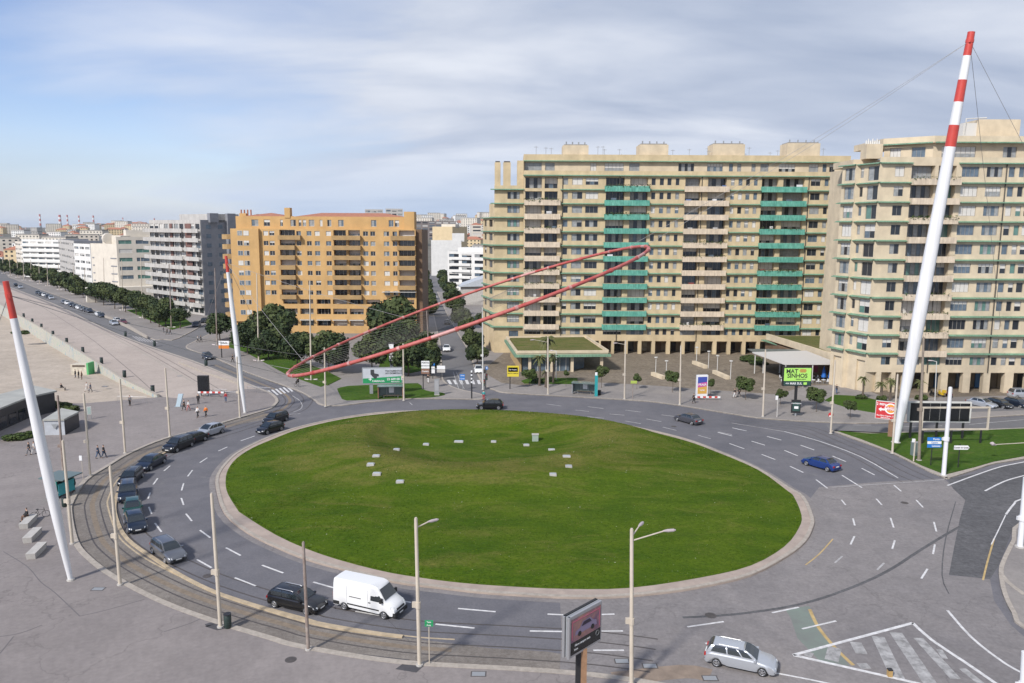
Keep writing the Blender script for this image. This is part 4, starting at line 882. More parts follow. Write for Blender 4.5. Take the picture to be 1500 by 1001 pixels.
for f in range(1, 10):
    for k in range(6): mb.box(g.L + .0, g.L + .06, 2 + k * 4.2, 3.6 + k * 4.2, g.fh * f + 1, g.fh * f + 2.3, glass_b)
o = mb.build('window', g.r); g.finish()
g = banded('apartment_building', 176, 226, (440, 438), 350, 7, 'cream apartment block with rows of green-tinted square windows on a podium', creamw, creamw, band=.4, glass='ggb', win=4.2, ground=2, fr=wframe)
mb = MB(); mb.box(-12, g.L, -6, -.02, 0, g.fh * 1.6, creamw); mb.build('podium', g.r); mb = MB(); mb.box(4, g.L, 3, 12, g.zt, g.zt + 3.4, creamw); mb.tube([(-2, 6, g.zt), (-2, 12, g.zt)], 2.2, creamw, 12); mb.build('roof_block', g.r); g.finish()
g = banded('apartment_building', 138, 176, (437, 440), 360, 7, 'blank cream end wall of a housing block beside the green-windowed one', creamw, creamw, band=.5, win=30, ground=7)
for f in range(1, 6): g.wall.box(g.L * .75, g.L * .97, -.15, -.01, g.fh * f + 1, g.fh * f + 1.4, slate); g.wall.box(g.L * .05, g.L * .12, -.1, -.01, g.fh * f + 1, g.fh * f + 1.5, slate)
g.wall.box(g.L * .3, g.L, 2, 10, g.zt, g.zt + 4, creamw); g.finish()
g = banded('apartment_building', 113, 137, (429, 433), 360, 7, 'narrow white housing block with small dark windows', whitew, whitew, side=greyb, band=.5, win=6, ground=1); g.finish()
g = banded('apartment_building', 90, 113, (414, 424), 354, 7, 'grey glazed apartment block between the white blocks by the avenue', greyb, greyb, side=slate, band=.55, win=5, glass='dbb'); g.finish()
g = banded('apartment_building', 36, 92, (406, 408), 353, 7, 'long white apartment block with continuous balconies far along the avenue', whitew, whitew, band=.5, win=5, glass='bbcd', ground=1)
for f in range(1, 7): g.wall.box(0, g.L, -1.0, -.01, g.fh * f - .2, g.fh * f + .8, whitew)
g.finish()
g = banded('apartment_building', 26, 37, (402, 405), 356, 7, 'small cream apartment block at the far end of the white row', creamw, creamw, band=.5, win=5); g.finish()
# blocks seen down the centre street
g = banded('apartment_building', 656, 712, (425, 427), 371, 6, 'light grey apartment block with open balconies down the centre street', whitew, whitew, band=.35, win=5.5, ground=1, deep=18)
for f in range(1, 6): g.wall.box(2, g.L * .6, -.6, -.01, g.fh * f - .2, g.fh * f + .9, whitew)
g.wall.box(4, g.L, 3, 12, g.zt, g.zt + 2.5, whitew); g.finish()
g = banded('apartment_building', 634, 663, (397, 398), 334, 8, 'tall pale yellow block without windows rising behind the centre street', yelloww, yelloww, win=60, ground=8, deep=20); g.wall.box(g.L * .3, g.L, 4, 9, g.zt, g.zt + 2.5, creamw); g.finish()
g = banded('apartment_building', 632, 676, (404, 404), 354, 5, 'white stepped building in front of the pale yellow block', whitew, whitew, win=40, ground=5, deep=8); g.wall.box(g.L * .7, g.L * 1.1, 1, 8, g.zt, g.zt + 5, whitew); g.finish()
g = banded('apartment_building', 691, 706, (372, 372), 331, 8, 'narrow white tower block beside the long beige block, far behind', creamw, creamw, win=7, ground=1, deep=20); mb = MB(); hip(mb, 0, g.L, 0, 20, g.zt + .8, 3, redroof); mb.build('roof', g.r); g.finish()
g = banded('apartment_building', 536, 562, (372, 372), 308, 12, 'left one of two grey tower blocks showing above the ochre block', greyb, greyb, win=6, ground=1, deep=20, side=slate); g.finish()
g = banded('apartment_building', 566, 591, (372, 372), 307, 12, 'right one of two grey tower blocks showing above the ochre block', greyb, greyb, win=6, ground=1, deep=20, side=slate); g.finish()
g = banded('apartment_building', 608, 668, (366, 366), 325, 9, 'long brown grey slab block on the skyline behind the centre street', mat('brown grey render', (.2, .17, .16), .9, .1, .3), greyb, win=9, ground=1, deep=14); g.finish()
# industrial shed with a pale metal roof
r = root('shed', G(690, 447), 0, 'pale metal roofed shed beside the side street', 'shed'); mb = MB(); mb.box(-4, 14, 0, 24, 0, 7, concrete); mb.build('wall', r); mb = MB(); mb.add([(-5, -1, 7), (15, -1, 7.5), (15, 25, 7.5), (-5, 25, 7), (5, -1, 10.5), (5, 25, 10.5)], [(0, 4, 5, 3), (4, 1, 2, 5), (0, 1, 4), (3, 5, 2)], mat('pale metal roof', (.42, .45, .48), .4, .1, .5)); mb.build('roof', r)

# ---- hills and the far town
def hz(x, y):
    k = min(1, max(0, (y - 500) / 1500)); k = k * k * (3 - 2 * k); a = x / max(y, 1)
    return k * (30 + 22 * math.exp(-((a + .06) / .10) ** 2) - 12 * math.exp(-((a + .62) / .25) ** 2) + 4 * math.sin(a * 23))
mb = MB(); NX, NY = 70, 34; vs2 = []
for j in range(NY + 1):
    y = 480 + (j / NY) ** 1.7 * 7500
    for i in range(NX + 1):
        x = (-1.2 + 2.0 * i / NX) * y; vs2.append((x, y, hz(x, y) * (1 if y < 4500 else max(0.55, 1 - (y - 4500) / 8000)) + .03 - (2.5 if j == 0 else 0)))
mb.add(vs2, [(j * (NX + 1) + i, j * (NX + 1) + i + 1, (j + 1) * (NX + 1) + i + 1, (j + 1) * (NX + 1) + i) for j in range(NY) for i in range(NX)], land_m)
hl = struct(mb.build('hills', smooth=60))
def house_mesh(w, d, h, wm, roof):
    mb = MB(); mb.box(-w / 2, w / 2, -d / 2, d / 2, -4, h, wm)
    n = int(w / 4); 
    for f in range(int(h / 3)):
        for i in range(n): mb.box(-w / 2 + (i + .3) * w / n, -w / 2 + (i + .7) * w / n, -d / 2 - .05, -d / 2 + .05, f * 3 + 1, f * 3 + 2.3, glass_d)
    body = mb.build('wall', mesh_only=True); mb = MB()
    if roof: hip(mb, -w / 2 - .4, w / 2 + .4, -d / 2 - .4, d / 2 + .4, h, min(3, d / 4), redroof)
    else: mb.box(-w / 2 + .5, w / 2 - .5, -d / 2 + .5, d / 2 - .5, h, h + 1.2, gravel_m)
    return body, mb.build('roof', mesh_only=True)
HM = [house_mesh(12, 10, 6, whitew, 1), house_mesh(10, 12, 9, creamw, 1), house_mesh(24, 12, 15, whitew, 0), house_mesh(16, 14, 12, greyb, 0), house_mesh(30, 13, 18, creamw, 0), house_mesh(14, 11, 8, brickred, 1), house_mesh(20, 12, 12, yelloww, 1)]
HN = ['small white house with a red tiled roof in the far town', 'cream three storey house with a red tiled roof in the far town', 'white flat roofed block in the far town', 'grey flat roofed block in the far town', 'large cream flat roofed block in the far town', 'brick red house with a tiled roof in the far town', 'pale yellow house with a red tiled roof in the far town']
rh = random.Random(11); cnt = 0
def far_house(x, y, k=None):
    k = rh.choice((0, 0, 1, 1, 2, 3, 4, 5, 6)) if k is None else k
    r = root('house', (x, y, hz(x, y)), rh.uniform(-.5, .5), HN[k], 'house', ['small white houses of the far town', 'cream houses of the far town', 'white blocks of the far town', 'grey blocks of the far town', 'large cream blocks of the far town', 'brick red houses of the far town', 'pale yellow houses of the far town'][k])
    ob('wall', HM[k][0], r); ob('roof', HM[k][1], r)
for q in range(150):
    t = (q + rh.random()) / 150; y = 560 + 1900 * t ** 1.3; px_ = rh.uniform(-10, 235); far_house((px_ - 750) / F * y, y)
for q in range(80):
    t = (q + rh.random()) / 80; y = 600 + 1700 * t; px_ = rh.uniform(604, 735); 
    if abs((px_ - 750) / F * y - G(625, 390).x / G(625, 390).y * y) < 14 and y < 1200: continue
    far_house((px_ - 750) / F * y, y)
# striped refinery chimneys on the horizon
CHM = [(38, 333, 3), (46, 333, 3), (60, 314, 6), (89, 315, 9), (100, 315, 5.5), (117, 316, 5.5), (138, 316, 6), (181, 319, 4), (227, 320, 5)]
CN = ['first of the two shortest', 'second of the two shortest', 'tall thin leftmost', 'thick dark', 'slim', 'middle slim', 'rightmost of the dense row of', 'faint lone', 'single']
for i, (x, y, wd_) in enumerate(CHM):
    Yc = 2900; b = onY(x, 338, Yc); zt = onY(x, y, Yc).z; z0 = 12; rr = wd_ * .62
    r = root('chimney', (b.x, Yc, z0), 0, ['short striped chimney at the far left end of the refinery row', 'short striped chimney just right of the leftmost one', 'tall thin striped chimney standing apart left of the refinery row', 'thick dark based striped chimney of the refinery', 'slim striped chimney right next to the thick one', 'slim striped chimney in the middle of the refinery row', 'striped chimney at the right end of the dense refinery row', 'faint lone striped chimney right of the refinery row', 'striped chimney just left of the grey apartment block'][i], 'chimney', None)
    n = 7; dz = (zt - z0) / n
    for k in range(n):
        mb = MB(); mb.tube([(0, 0, dz * k), (0, 0, dz * (k + 1))], [rr * (1 - .04 * k), rr * (1 - .04 * (k + 1))], (greym if k < 2 else (mastw if k % 2 else mat('chimney red', (.42, .13, .11)))), 8); mb.build('shaft' if k < 2 else 'band', r)
# dark far wood on the ridge beyond the centre street

# ------------------------------------------------------------------ sculpture: three masts, red ring, net and cables
def mast(px_b, px_t, prof, bands, label, backs, rmax):
    b = G(*px_b); zt = zat(*px_t, b); d = ray(*px_t); k = (zt - CH) / d.z; t = CC + d * k; L = (t - b).length
    r = root('mast', b, 0, label, 'mast', None); ax = t - b
    q = ax.to_track_quat('Z', 'Y').to_matrix().to_4x4()
    def rad(s): return rmax * prof(s)
    cuts = [0] + [c for c, m_ in bands]
    for i, (c, m_) in enumerate(bands):
        a = cuts[i]; n = max(2, int((c - a) * 24)); S_ = [a + (c - a) * j / n for j in range(n + 1)]
        mb = MB(q); mb.tube([(0, 0, L * s_) for s_ in S_], [rad(s_) for s_ in S_], m_, 20, caps=(i in (0, len(bands) - 1))); mb.build('red_band' if m_ is mastr else 'shaft', r, smooth=40)
    mb = MB(); mb.tube([(0, 0, 0), (0, 0, .25)], [rmax * .85, rmax * .7], concrete, 12); mb.tube([(0, 0, .2), (0, 0, .55)], rmax * .3, kerby_m, 10); mb.build('foot', r)
    mb = MB(q); mb.tube([(0, 0, L - 1.3), (0, 0, L - .9)], rad(1) * 1.15, m_, 12); mb.box(-rad(1) * 1.5, rad(1) * 1.5, -.1, .1, L - 1.35, L - .95, m_); mb.build('cable_collar', r)
    for i, e in enumerate(backs):
        mb = MB(); mb.tube([t - b - ax.normalized() * 1.1, Vector(e) - b], .028, cable_m, 5); mb.build('stay_cable', r)
    return t - ax.normalized() * 1.1
def pr(s):
    if s < .36: return .42 + .58 * math.sin(s / .36 * math.pi / 2)
    return 1 - .50 * ((s - .36) / .64) ** 1.5
t1 = mast((104, 852), (8, 412), pr, [(.885, mastw), (1.0, mastr)], 'white mast with red top, the nearest one, standing in the plaza beside the benches', [G(-60, 640)], .42)
t2 = mast((359, 606), (331, 375), pr, [(.90, mastw), (1.0, mastr)], 'white mast with red top standing by the bend of the tram kerb', [G(296, 482), G(402, 531)], .42)
t3 = mast((1312, 650), (1423, 47), pr, [(.735, mastw), (.80, mastr), (.865, mastw), (.93, mastr), (.9301, mastw), (.94, mastw), (1.0, mastr)] if 0 else [(.74, mastw), (.79, mastr), (.843, mastw), (.893, mastr), (.947, mastw), (1.0, mastr)], 'tallest white mast with three red bands, leaning over the lawn on the right', [G(1475, 560), G(1700, 600)], .86)
# ring fitted as a tilted circle
def ringpt(a, k=1.0):
    cx, cy, cz, Rr, ta, tb = RING
    e1 = Vector((math.cos(ta), 0, math.sin(ta))); e2 = Vector((-math.sin(tb) * math.sin(ta), math.cos(tb), math.sin(tb) * math.cos(ta)))
    return Vector((cx, cy, cz - .115 * math.cos(2 * a) - .019 * math.sin(2 * a))) + (e1 * math.cos(a) + e2 * math.sin(a)) * Rr * k
RING = (-5.244, 93.77, 20.066, 22.47, 0.336, 0.001)
rr_ = root('ring_sculpture', ringpt(math.pi), 0, 'huge tilted red steel ring strung between the masts above the roundabout', 'sculpture'); o0 = Vector(rr_.location)
mb = MB(); n = 120; rp2 = random.Random(2); k = 0
pts = [ringpt(2 * math.pi * i / n) - o0 for i in range(n + 1)]
for i in range(0, n, 2):
    mb.tube(pts[i:i + 3], .19, ringpale if i % 22 == 0 else ringred, 8, caps=False)
mb.build('ring', rr_, smooth=50)
mb = MB()
for i in range(0, n, 5): mb.tube([pts[i], pts[i] + (pts[i + 1] - pts[i]) * .25], .24, ringpale if i % 3 else ringred, 10)
mb.build('ring_joints', rr_)
for j in range(16):
    a = math.pi + (-1.15 + j * .12); p, q = ringpt(a) - o0, ringpt(2 * math.pi - a + .0) - o0
    a2 = R(150 - j * 14); p = ringpt(a2) - o0; q = ringpt(-a2) - o0; pp = []
    # net line hangs along the ring's length, from the low end towards the high end
    u = (j + 1) / 17; A1 = ringpt(R(205 - 6.5 * j)) - o0; A2 = ringpt(R(-12 + 4.2 * j)) - o0
    for s_ in range(13): t = s_ / 12; pt = A1.lerp(A2, t * .62); pt.z -= 2.4 * math.sin(math.pi * t * .8) * (.25 + u * .4); pp.append(pt)
    mb = MB(); mb.tube(pp, .013, net_m, 4); mb.build('net_line', rr_)
for (e, an) in ((t1, 165), (t1, 205), (t2, 172), (t2, 120), (t3, 3), (t3, 20)):
    mb = MB(); p = ringpt(R(an)) - o0; q = e - o0; pp = []
    for s_ in range(9): t = s_ / 8; v = p.lerp(q, t); v.z -= math.sin(math.pi * t) * (p - q).length * .012; pp.append(v)
    mb.tube(pp, .024, cable_m, 5); mb.build('cable', rr_)
for (e, an) in ((G(385, 533), 185), (G(480, 562), 215)):
    mb = MB(); mb.tube([ringpt(R(an)) - o0, e - o0], .03, cable_m, 5); mb.build('cable', rr_)

# ------------------------------------------------------------------ lamp posts
def post(px_b, px_t, label, mt=pole_m, r0=.145, r1=.115, arms=(), name='lamp_post', cat='lamp post', group='cream posts round the ring', box=True, z0=.12, cap=None):
    b = G(*px_b, z0 if z0 > .1 else 0); b.z = z0; h = zat(*px_t, b) - z0
    d = ray(*px_t); k = (z0 + h - CH) / d.z; tp = CC + d * k; lean = Vector((tp.x - b.x, tp.y - b.y, h))
    r = root(name, b, 0, label, cat, group)
    mb = MB(); mb.tube([Vector((0, 0, 0)), lean * .5, lean], [r0, (r0 + r1) / 2, r1], mt, 12); mb.tube([lean, lean * 1.008], r1 * .7, mt, 8); mb.build('pole', r, smooth=50)
    mb = MB(); mb.tube([(0, 0, -.02), (0, 0, .12)], r0 * 1.7, concrete, 10); mb.build('base', r)
    if box: mb = MB(); c = lean * .42; mb.tube([c - Vector((0, 0, .22)), c + Vector((0, 0, .22))], r0 * 1.28, mt, 10); mb.box(c.x - r0 - .25, c.x - r0 * .8, c.y - .12, c.y + .1, c.z - .15, c.z + .2, mt); mb.build('junction_box', r)
    for (az, ln, f) in arms:
        p = lean * f; e = p + Vector((math.cos(R(az)) * ln, math.sin(R(az)) * ln, ln * .22)); arm = MB(); arm.tube([p, e], .045, mt, 6); ao = arm.build('arm', r)
        mb = MB(); dv = (e - p).normalized(); hz2 = Vector((dv.x, dv.y, 0)).normalized(); mb.tube([e - hz2 * .1, e + hz2 * .25, e + hz2 * .6, e + hz2 * .75], [.05, .11, .10, .04], lamp_m, 8); mb.build('lamp_head', ao)
    return r
post((176, 857), (161.3, 684), 'bare cream post standing in the outer kerb right of the nearest white mast')
post((323, 919), (310, 724), 'bare cream post next to the dark green litter bin')
post((451.5, 952), (444.3, 795), 'thin stained steel post in front of the black estate car', mt=polerust, r0=.13, r1=.1, box=False)
post((614.6, 975), (609.2, 760), 'cream lamp post on a dark asphalt patch right of the white van', arms=[(35, .95, .94)])
post((925, 1004), (925.4, 776), 'cream lamp post with two arms, right of the poster display', arms=[(60, 1.3, .955), (12, 2.2, .93)], z0=.13)
post((132, 697), (122.7, 577), 'cream post in the tram kerb just behind the teal bus shelter')
post((106, 797), (92, 646), 'cream post in front of the teal bus shelter, right of the nearest mast')
post((94, 706), (84.5, 580), 'dark topped post with side bracket behind the teal bus shelter', mt=polerust, r0=.15, arms=())
post((183.5, 664), (175.5, 556), 'cream post in the plaza between the two walkers and the beach ramp')
post((249, 640), (242, 540), 'cream post in the plaza above the black car queue')
post((351.5, 612), (347, 523), 'cream post just left of the mast by the tram bend')
post((477, 596), (475.2, 510), 'cream lamp post with short arm near the low end of the red ring', arms=[(20, 1.1, .95)])
post((591.6, 587), (590.5, 504), 'cream post at the right edge of the green pharmacy billboard')
post((802.8, 578), (802.7, 495), 'cream lamp post in front of the pavilion', arms=[(200, 2.6, .92)])
post((914.7, 585), (916.3, 499), 'cream lamp post right of the glass bus shelter', arms=[(200, 1.6, .93)])
post((995.7, 593), (997.5, 507), 'cream post left of the colourful beach poster')
post((1117.5, 610.5), (1121.4, 513), 'cream post left of the lime green advertising board')
post((1216.8, 635.4), (1223.4, 528), 'cream post carrying the no entry sign')
post((1307, 664.5), (1315, 549), 'cream post standing in front of the tallest mast')
post((1382, 697), (1392.3, 568), 'thick white post on the tip of the triangular lawn', mt=mastw, r0=.26, r1=.22)
post((1346, 675), (1353, 495), 'brown lattice mast with boxes left of the blue direction signs', mt=mat('brown pole', (.23, .19, .15), .7, .2, 2), r0=.2, r1=.13, name='utility_pole', cat='utility pole', group=None)
post((1494, 802), (1503, 700), 'white post at the right edge of the picture, beside the far kerb', mt=mastw, r0=.26, r1=.24)
post((1497, 1040), (1501, 955), 'white post at the bottom right corner', mt=mastw, r0=.2, r1=.18)
post((707.5, 571), (706.7, 451), 'pale post with round blue sign and traffic light at the mouth of the centre street', mt=wframe, r0=.14, r1=.1)
post((1069, 590), (1072, 368), 'x') if 0 else None
TALL = [((251,480),(247.7,387),'tall avenue lamp post beside the first dark tree from the side street'), ((318,506),(314.6,393.5),'tall avenue lamp post behind the orange and white board'), ((379,529),(376,402),'tall lamp post in front of the left edge of the ochre block'), ((455.7,557),(453.5,412),'tall lamp post in front of the ochre block, above the red ring'), ((630,546),(625,456),'tall lamp post at the near end of the trees left of the centre street'), ((209,466),(206,377),'tall avenue lamp post in front of the pale grey block'), ((180,455),(178,382),'tall avenue lamp post in front of the green-windowed block'), ((153,440),(151.5,378),'tall avenue lamp post in front of the blank cream end wall')] + [((x, y), (x - 1.2, y - h), 'one of the small lamp posts far along the avenue') for x, y, h in ((125, 435, 42), (109, 431, 41), (87, 425, 38), (70, 419, 35), (58, 416, 32), (46, 412, 31), (35, 411, 31), (26, 407, 28), (15, 404, 27), (5, 401, 25))]
for i, (b, t, l) in enumerate(TALL):
    r = post(b, t, l, mt=polerust if i in (0, 1, 4) else pole_m, r0=.17, r1=.1, box=False, group='tall avenue lamp posts')
    h = Vector(r.children[0].bound_box[1]).z
    mb = MB(); mb.tube([(-.9, 0, h), (.9, 0, h)], .05, greym, 5); 
    for s_ in (-1, 1): mb.tube([(s_ * .5, 0, h - .05), (s_ * 1.25, 0, h + .05)], [.16, .12], lamp_m, 6)
    mb.build('lamp_head', r)
for (b, t, l) in (((1072, 585), (1073.5, 530), 0),): pass
post((1369.5, 587), (1372, 530), 'slim white lamp post in front of the tower arcade', mt=wframe, r0=.08, r1=.06, arms=[(160, .6, 1.0)], box=False, group=None)
post((814.5, 558), (815, 515), 'slim white lamp post beside the palm in front of the pavilion', mt=wframe, r0=.08, r1=.06, arms=[(160, .6, 1.0)], box=False, group=None)
# lamp lying over the lawn: arm of a post just outside the picture
r = root('lamp_post', G(1512, 672), 0, 'pale lamp arm reaching in over the triangular lawn', 'lamp post'); 
pb = Vector(r.location); hh = 2.2; mb = MB(); mb.tube([(0, 0, 0), (0, 0, hh)], .1, pole_m, 8); mb.build('pole', r); e = G(1457, 651.5, 2.2) - pb; mb = MB(); mb.tube([(0, 0, hh), e], .05, pole_m, 6); a_ = mb.build('arm', r); mb = MB(); dv = e.normalized(); mb.tube([e - dv * .2, e + dv * .4, e + dv * .7], [.1, .26, .1], lamp_m, 8); mb.build('lamp_head', a_)

# ------------------------------------------------------------------ cars
tyre = mat('tyre rubber', (.018, .018, .018), .85); rim = mat('alloy rim', (.45, .45, .46), .3, metal=.7); lightc = mat('headlamp glass', (.62, .64, .66), .1, spec=.8); lightr = mat('tail lamp', (.35, .015, .012), .2); plate = mat('number plate', (.7, .7, .68), .5); cglass = mat('car window', (.018, .024, .028), .05, spec=.9); trim = mat('black plastic trim', (.02, .02, .02), .6)
def paint(name, c, metal=.3): return mat(name, c, .28, metal=metal, coat=.6)
PB = paint('black car paint', (.010, .011, .014)); PG = paint('grey car paint', (.10, .10, .115), .5); PS = paint('silver car paint', (.48, .50, .53), .5); PBL = paint('blue car paint', (.015, .045, .19)); PGR = paint('green car paint', (.012, .07, .055)); PW = paint('white car paint', (.72, .72, .71), 0); PR = paint('dark red car paint', (.16, .012, .015)); PDB = paint('dark blue car paint', (.014, .022, .04)); PGM = paint('mid grey car paint', (.16, .165, .18), .5)
TY = {  # L, W, H, deck stations (x fraction from rear, z), greenhouse bottom x0,x1, top x0,x1, belt
 'hatch': (4.1, 1.76, 1.47, [(0, .62), (.02, .88), (.10, .96), (.30, .98), (.66, .96), (.76, .93), (.90, .82), (.97, .68), (1, .50)], (.03, .78), (.20, .53), .93),
 'sedan': (4.7, 1.82, 1.42, [(0, .60), (.02, .86), (.07, .98), (.20, 1.0), (.66, .94), (.74, .92), (.90, .80), (.97, .66), (1, .48)], (.12, .75), (.28, .53), .92),
 'estate': (4.7, 1.8, 1.47, [(0, .60), (.015, .86), (.08, .95), (.30, .96), (.66, .94), (.74, .92), (.90, .80), (.97, .66), (1, .48)], (.02, .75), (.12, .535), .92),
 'suv': (4.5, 1.86, 1.66, [(0, .70), (.015, 1.0), (.08, 1.06), (.30, 1.08), (.66, 1.05), (.76, 1.02), (.91, .93), (.98, .78), (1, .55)], (.02, .77), (.11, .565), 1.02)}
def lerp(a, b, t): return a + (b - a) * t
CAR = {}
def car_parts(kind):
    L, W, H, dk, gb, gt, belt = TY[kind]; hw = W / 2
    def dz(f):
        for (a, za_), (b, zb_) in zip(dk, dk[1:]):
            if a <= f <= b: return lerp(za_, zb_, (f - a) / (b - a))
    st = sorted(set([0, .02, .05, .10, .15, .20, .26, .33, .42, .5, .58, .66, .72, .78, .84, .90, .94, .97, .985, 1]))
    mb = MB(); vs = []; ns = 0
    wf, wr = .81, .175
    for f in st:
        x = (f - .5) * L; e = min(f, 1 - f); wd_ = hw * (1 - .16 * max(0, 1 - e / .09) ** 2.2); zt = dz(f); zb = .20 + (.10 if e < .02 else 0)
        arch = 0
        for c in (wf, wr):
            dx = abs(f - c) * L
            if dx < .40: arch = max(arch, math.sqrt(.40 ** 2 - dx * dx) + .30)
        zl = max(zb, arch)
        sec = [(0, zb), (wd_ * .80, zb), (wd_ * .985, max(zb + .04, arch)), (wd_, max(zb + .16, arch + .03)), (wd_, max(zt * .66, arch + .05)), (wd_ * .975, max(zt - .07, arch + .07)), (wd_ * .90, zt + .0), (wd_ * .5, zt + .035), (0, zt + .045)]
        ns = len(sec); vs += [(x, y, z) for y, z in sec] + [(x, -y, z) for y, z in sec[1:-1]]
    per = ns + ns - 2; fs = []
    ring_ = list(range(ns)) + [ns + k for k in range(ns - 3, -1, -1)]
    for i in range(len(st) - 1):
        for k in range(len(ring_)):
            a, b = ring_[k], ring_[(k + 1) % len(ring_)]; fs.append((i * per + a, i * per + b, (i + 1) * per + b, (i + 1) * per + a))
    fs.append(tuple(ring_)[::-1]); fs.append(tuple((len(st) - 1) * per + k for k in ring_))
    mb.add(vs, fs, PB)
    # greenhouse
    xb0, xb1 = (gb[0] - .5) * L, (gb[1] - .5) * L; xt0, xt1 = (gt[0] - .5) * L, (gt[1] - .5) * L; yb, yt = hw * .90, hw * .66; zb, zt = belt, H
    NU, NV = 8, 4; gv = []; gf = []
    def P_(u, v, s): 
        y = lerp(yb, yt, v ** 1.35); x = lerp(lerp(xb0, xb1, u), lerp(xt0, xt1, u), v); z = lerp(zb, zt, math.sin(v * math.pi / 2) ** .92); return Vector((x, s * y, z))
    for s in (1, -1):
        o = len(gv); gv += [tuple(P_(u / NU, v / NV, s)) for v in range(NV + 1) for u in range(NU + 1)]
        gf += [(o + v * (NU + 1) + u, o + v * (NU + 1) + u + 1, o + (v + 1) * (NU + 1) + u + 1, o + (v + 1) * (NU + 1) + u) for v in range(NV) for u in range(NU)]
    O2 = (NV + 1) * (NU + 1)
    for v in range(NV):      # front and rear faces
        for u in (0, NU): gf.append((v * (NU + 1) + u, O2 + v * (NU + 1) + u, O2 + (v + 1) * (NU + 1) + u, (v + 1) * (NU + 1) + u))
    mb.add(gv, gf, PB)
    rv = []; 
    for u in range(NU + 1):
        for j in range(5): y = lerp(-yt, yt, j / 4); rv.append((lerp(xt0, xt1, u / NU), y, zt + .045 * (1 - (2 * j / 4 - 1) ** 2) * (math.sin(math.pi * (u + .6) / (NU + 1.2)))))
    mb.add(rv, [(u * 5 + j, u * 5 + j + 1, (u + 1) * 5 + j + 1, (u + 1) * 5 + j) for u in range(NU) for j in range(4)], PB)
    body = mb.build('body', mesh_only=True, smooth=32)
    def panel(corners, mt=cglass, th=.014):
        c = [Vector(p) for p in corners]; nn = (c[1] - c[0]).cross(c[3] - c[0]).normalized(); ce = sum(c, Vector()) / 4
        if nn.dot(ce - Vector((0, 0, 1.0))) < 0: nn = -nn
        m_ = MB(); q = [p + nn * th for p in c]; m_.add([*c, *q], [(4, 5, 6, 7), (0, 1, 5, 4), (1, 2, 6, 5), (2, 3, 7, 6), (3, 0, 4, 7)], mt); return m_
    parts = [('body', body)]
    ws = MB(); 
    def across(u, v0, v1, y0, y1):
        a, b = P_(u, v0, 1), P_(u, v1, 1); return [(a.x, a.y * y0, a.z), (a.x, a.y * y1, a.z), (b.x, b.y * y1, b.z), (b.x, b.y * y0, b.z)]
    for u, nm in ((1, 'windscreen'), (0, 'rear_window')):
        m_ = MB()
        vv = [.08, .35, .62, .9]
        for a, b in zip(vv, vv[1:]): q = panel(across(u, a, b, -.90, .90)); m_.add(q.v, q.f, cglass)
        parts.append((nm, m_.build(nm, mesh_only=True, smooth=40)))
    cuts = [(.08, .40), (.43, .70), (.73, .93)] if kind != 'sedan' else [(.10, .48), (.52, .92)]
    for s in (1, -1):
        m_ = MB()
        for a, b in cuts:
            for v0, v1 in ((.14, .5), (.5, .86)): q = panel([P_(a, v0, s), P_(b, v0, s), P_(b, v1, s), P_(a, v1, s)]); m_.add(q.v, q.f, cglass)
        parts.append(('side_window', m_.build('side_window', mesh_only=True)))
    zf = dz(.97) ; zr_2 = dz(.02)
    for s in (1, -1):
        m_ = MB(); m_.add([((.955 - .5) * L, s * hw * .93, zf - .17), ((.990 - .5) * L, s * hw * .62, zf - .20), ((.975 - .5) * L, s * hw * .62, zf - .03), ((.93 - .5) * L, s * hw * .94, zf + .0), ((.97 - .5) * L + .02, s * hw * .91, zf - .15), ((.990 - .5) * L + .05, s * hw * .62, zf - .18), ((.975 - .5) * L + .06, s * hw * .62, zf - .02), ((.945 - .5) * L, s * hw * .97, zf + .0)], [(4, 5, 6, 7), (0, 4, 7, 3), (3, 7, 6, 2), (0, 1, 5, 4), (1, 2, 6, 5)], lightc); parts.append(('headlight', m_.build('headlight', mesh_only=True)))
        m_ = MB(); m_.box(-L / 2 - .015, -L / 2 + .10, min(s * hw * .62, s * hw * .90), max(s * hw * .62, s * hw * .90), zr_2 - .20, zr_2 - .02, lightr); parts.append(('tail_light', m_.build('tail_light', mesh_only=True)))
        m_ = MB(); m_.box(xb1 - .28, xb1 - .12, min(s * hw * .93, s * hw * 1.13), max(s * hw * .93, s * hw * 1.13), belt + .0, belt + .15, PB); parts.append(('mirror', m_.build('mirror', mesh_only=True)))
    m_ = MB(); m_.box(L / 2 - .06, L / 2 + .012, -hw * .55, hw * .55, .30, .52, trim); m_.box(L / 2 + .0, L / 2 + .022, -.26, .26, .40, .50, plate); parts.append(('grille', m_.build('grille', mesh_only=True)))
    m_ = MB(); m_.box(-L / 2 - .02, -L / 2 + .03, -.26, .26, .62, .73, plate); parts.append(('number_plate', m_.build('number_plate', mesh_only=True)))
    if kind in ('estate', 'suv'):
        for s in (1, -1): m_ = MB(); m_.tube([(xt0 + .2, s * yt * .93, H - .01), (xt0 + .35, s * yt * .93, H + .05), (xt1 - .3, s * yt * .93, H + .05), (xt1 - .1, s * yt * .93, H - .01)], .022, rim, 6); parts.append(('roof_rail', m_.build('roof_rail', mesh_only=True)))
    return parts, [((wf - .5) * L, hw), ((wr - .5) * L, hw)], .315
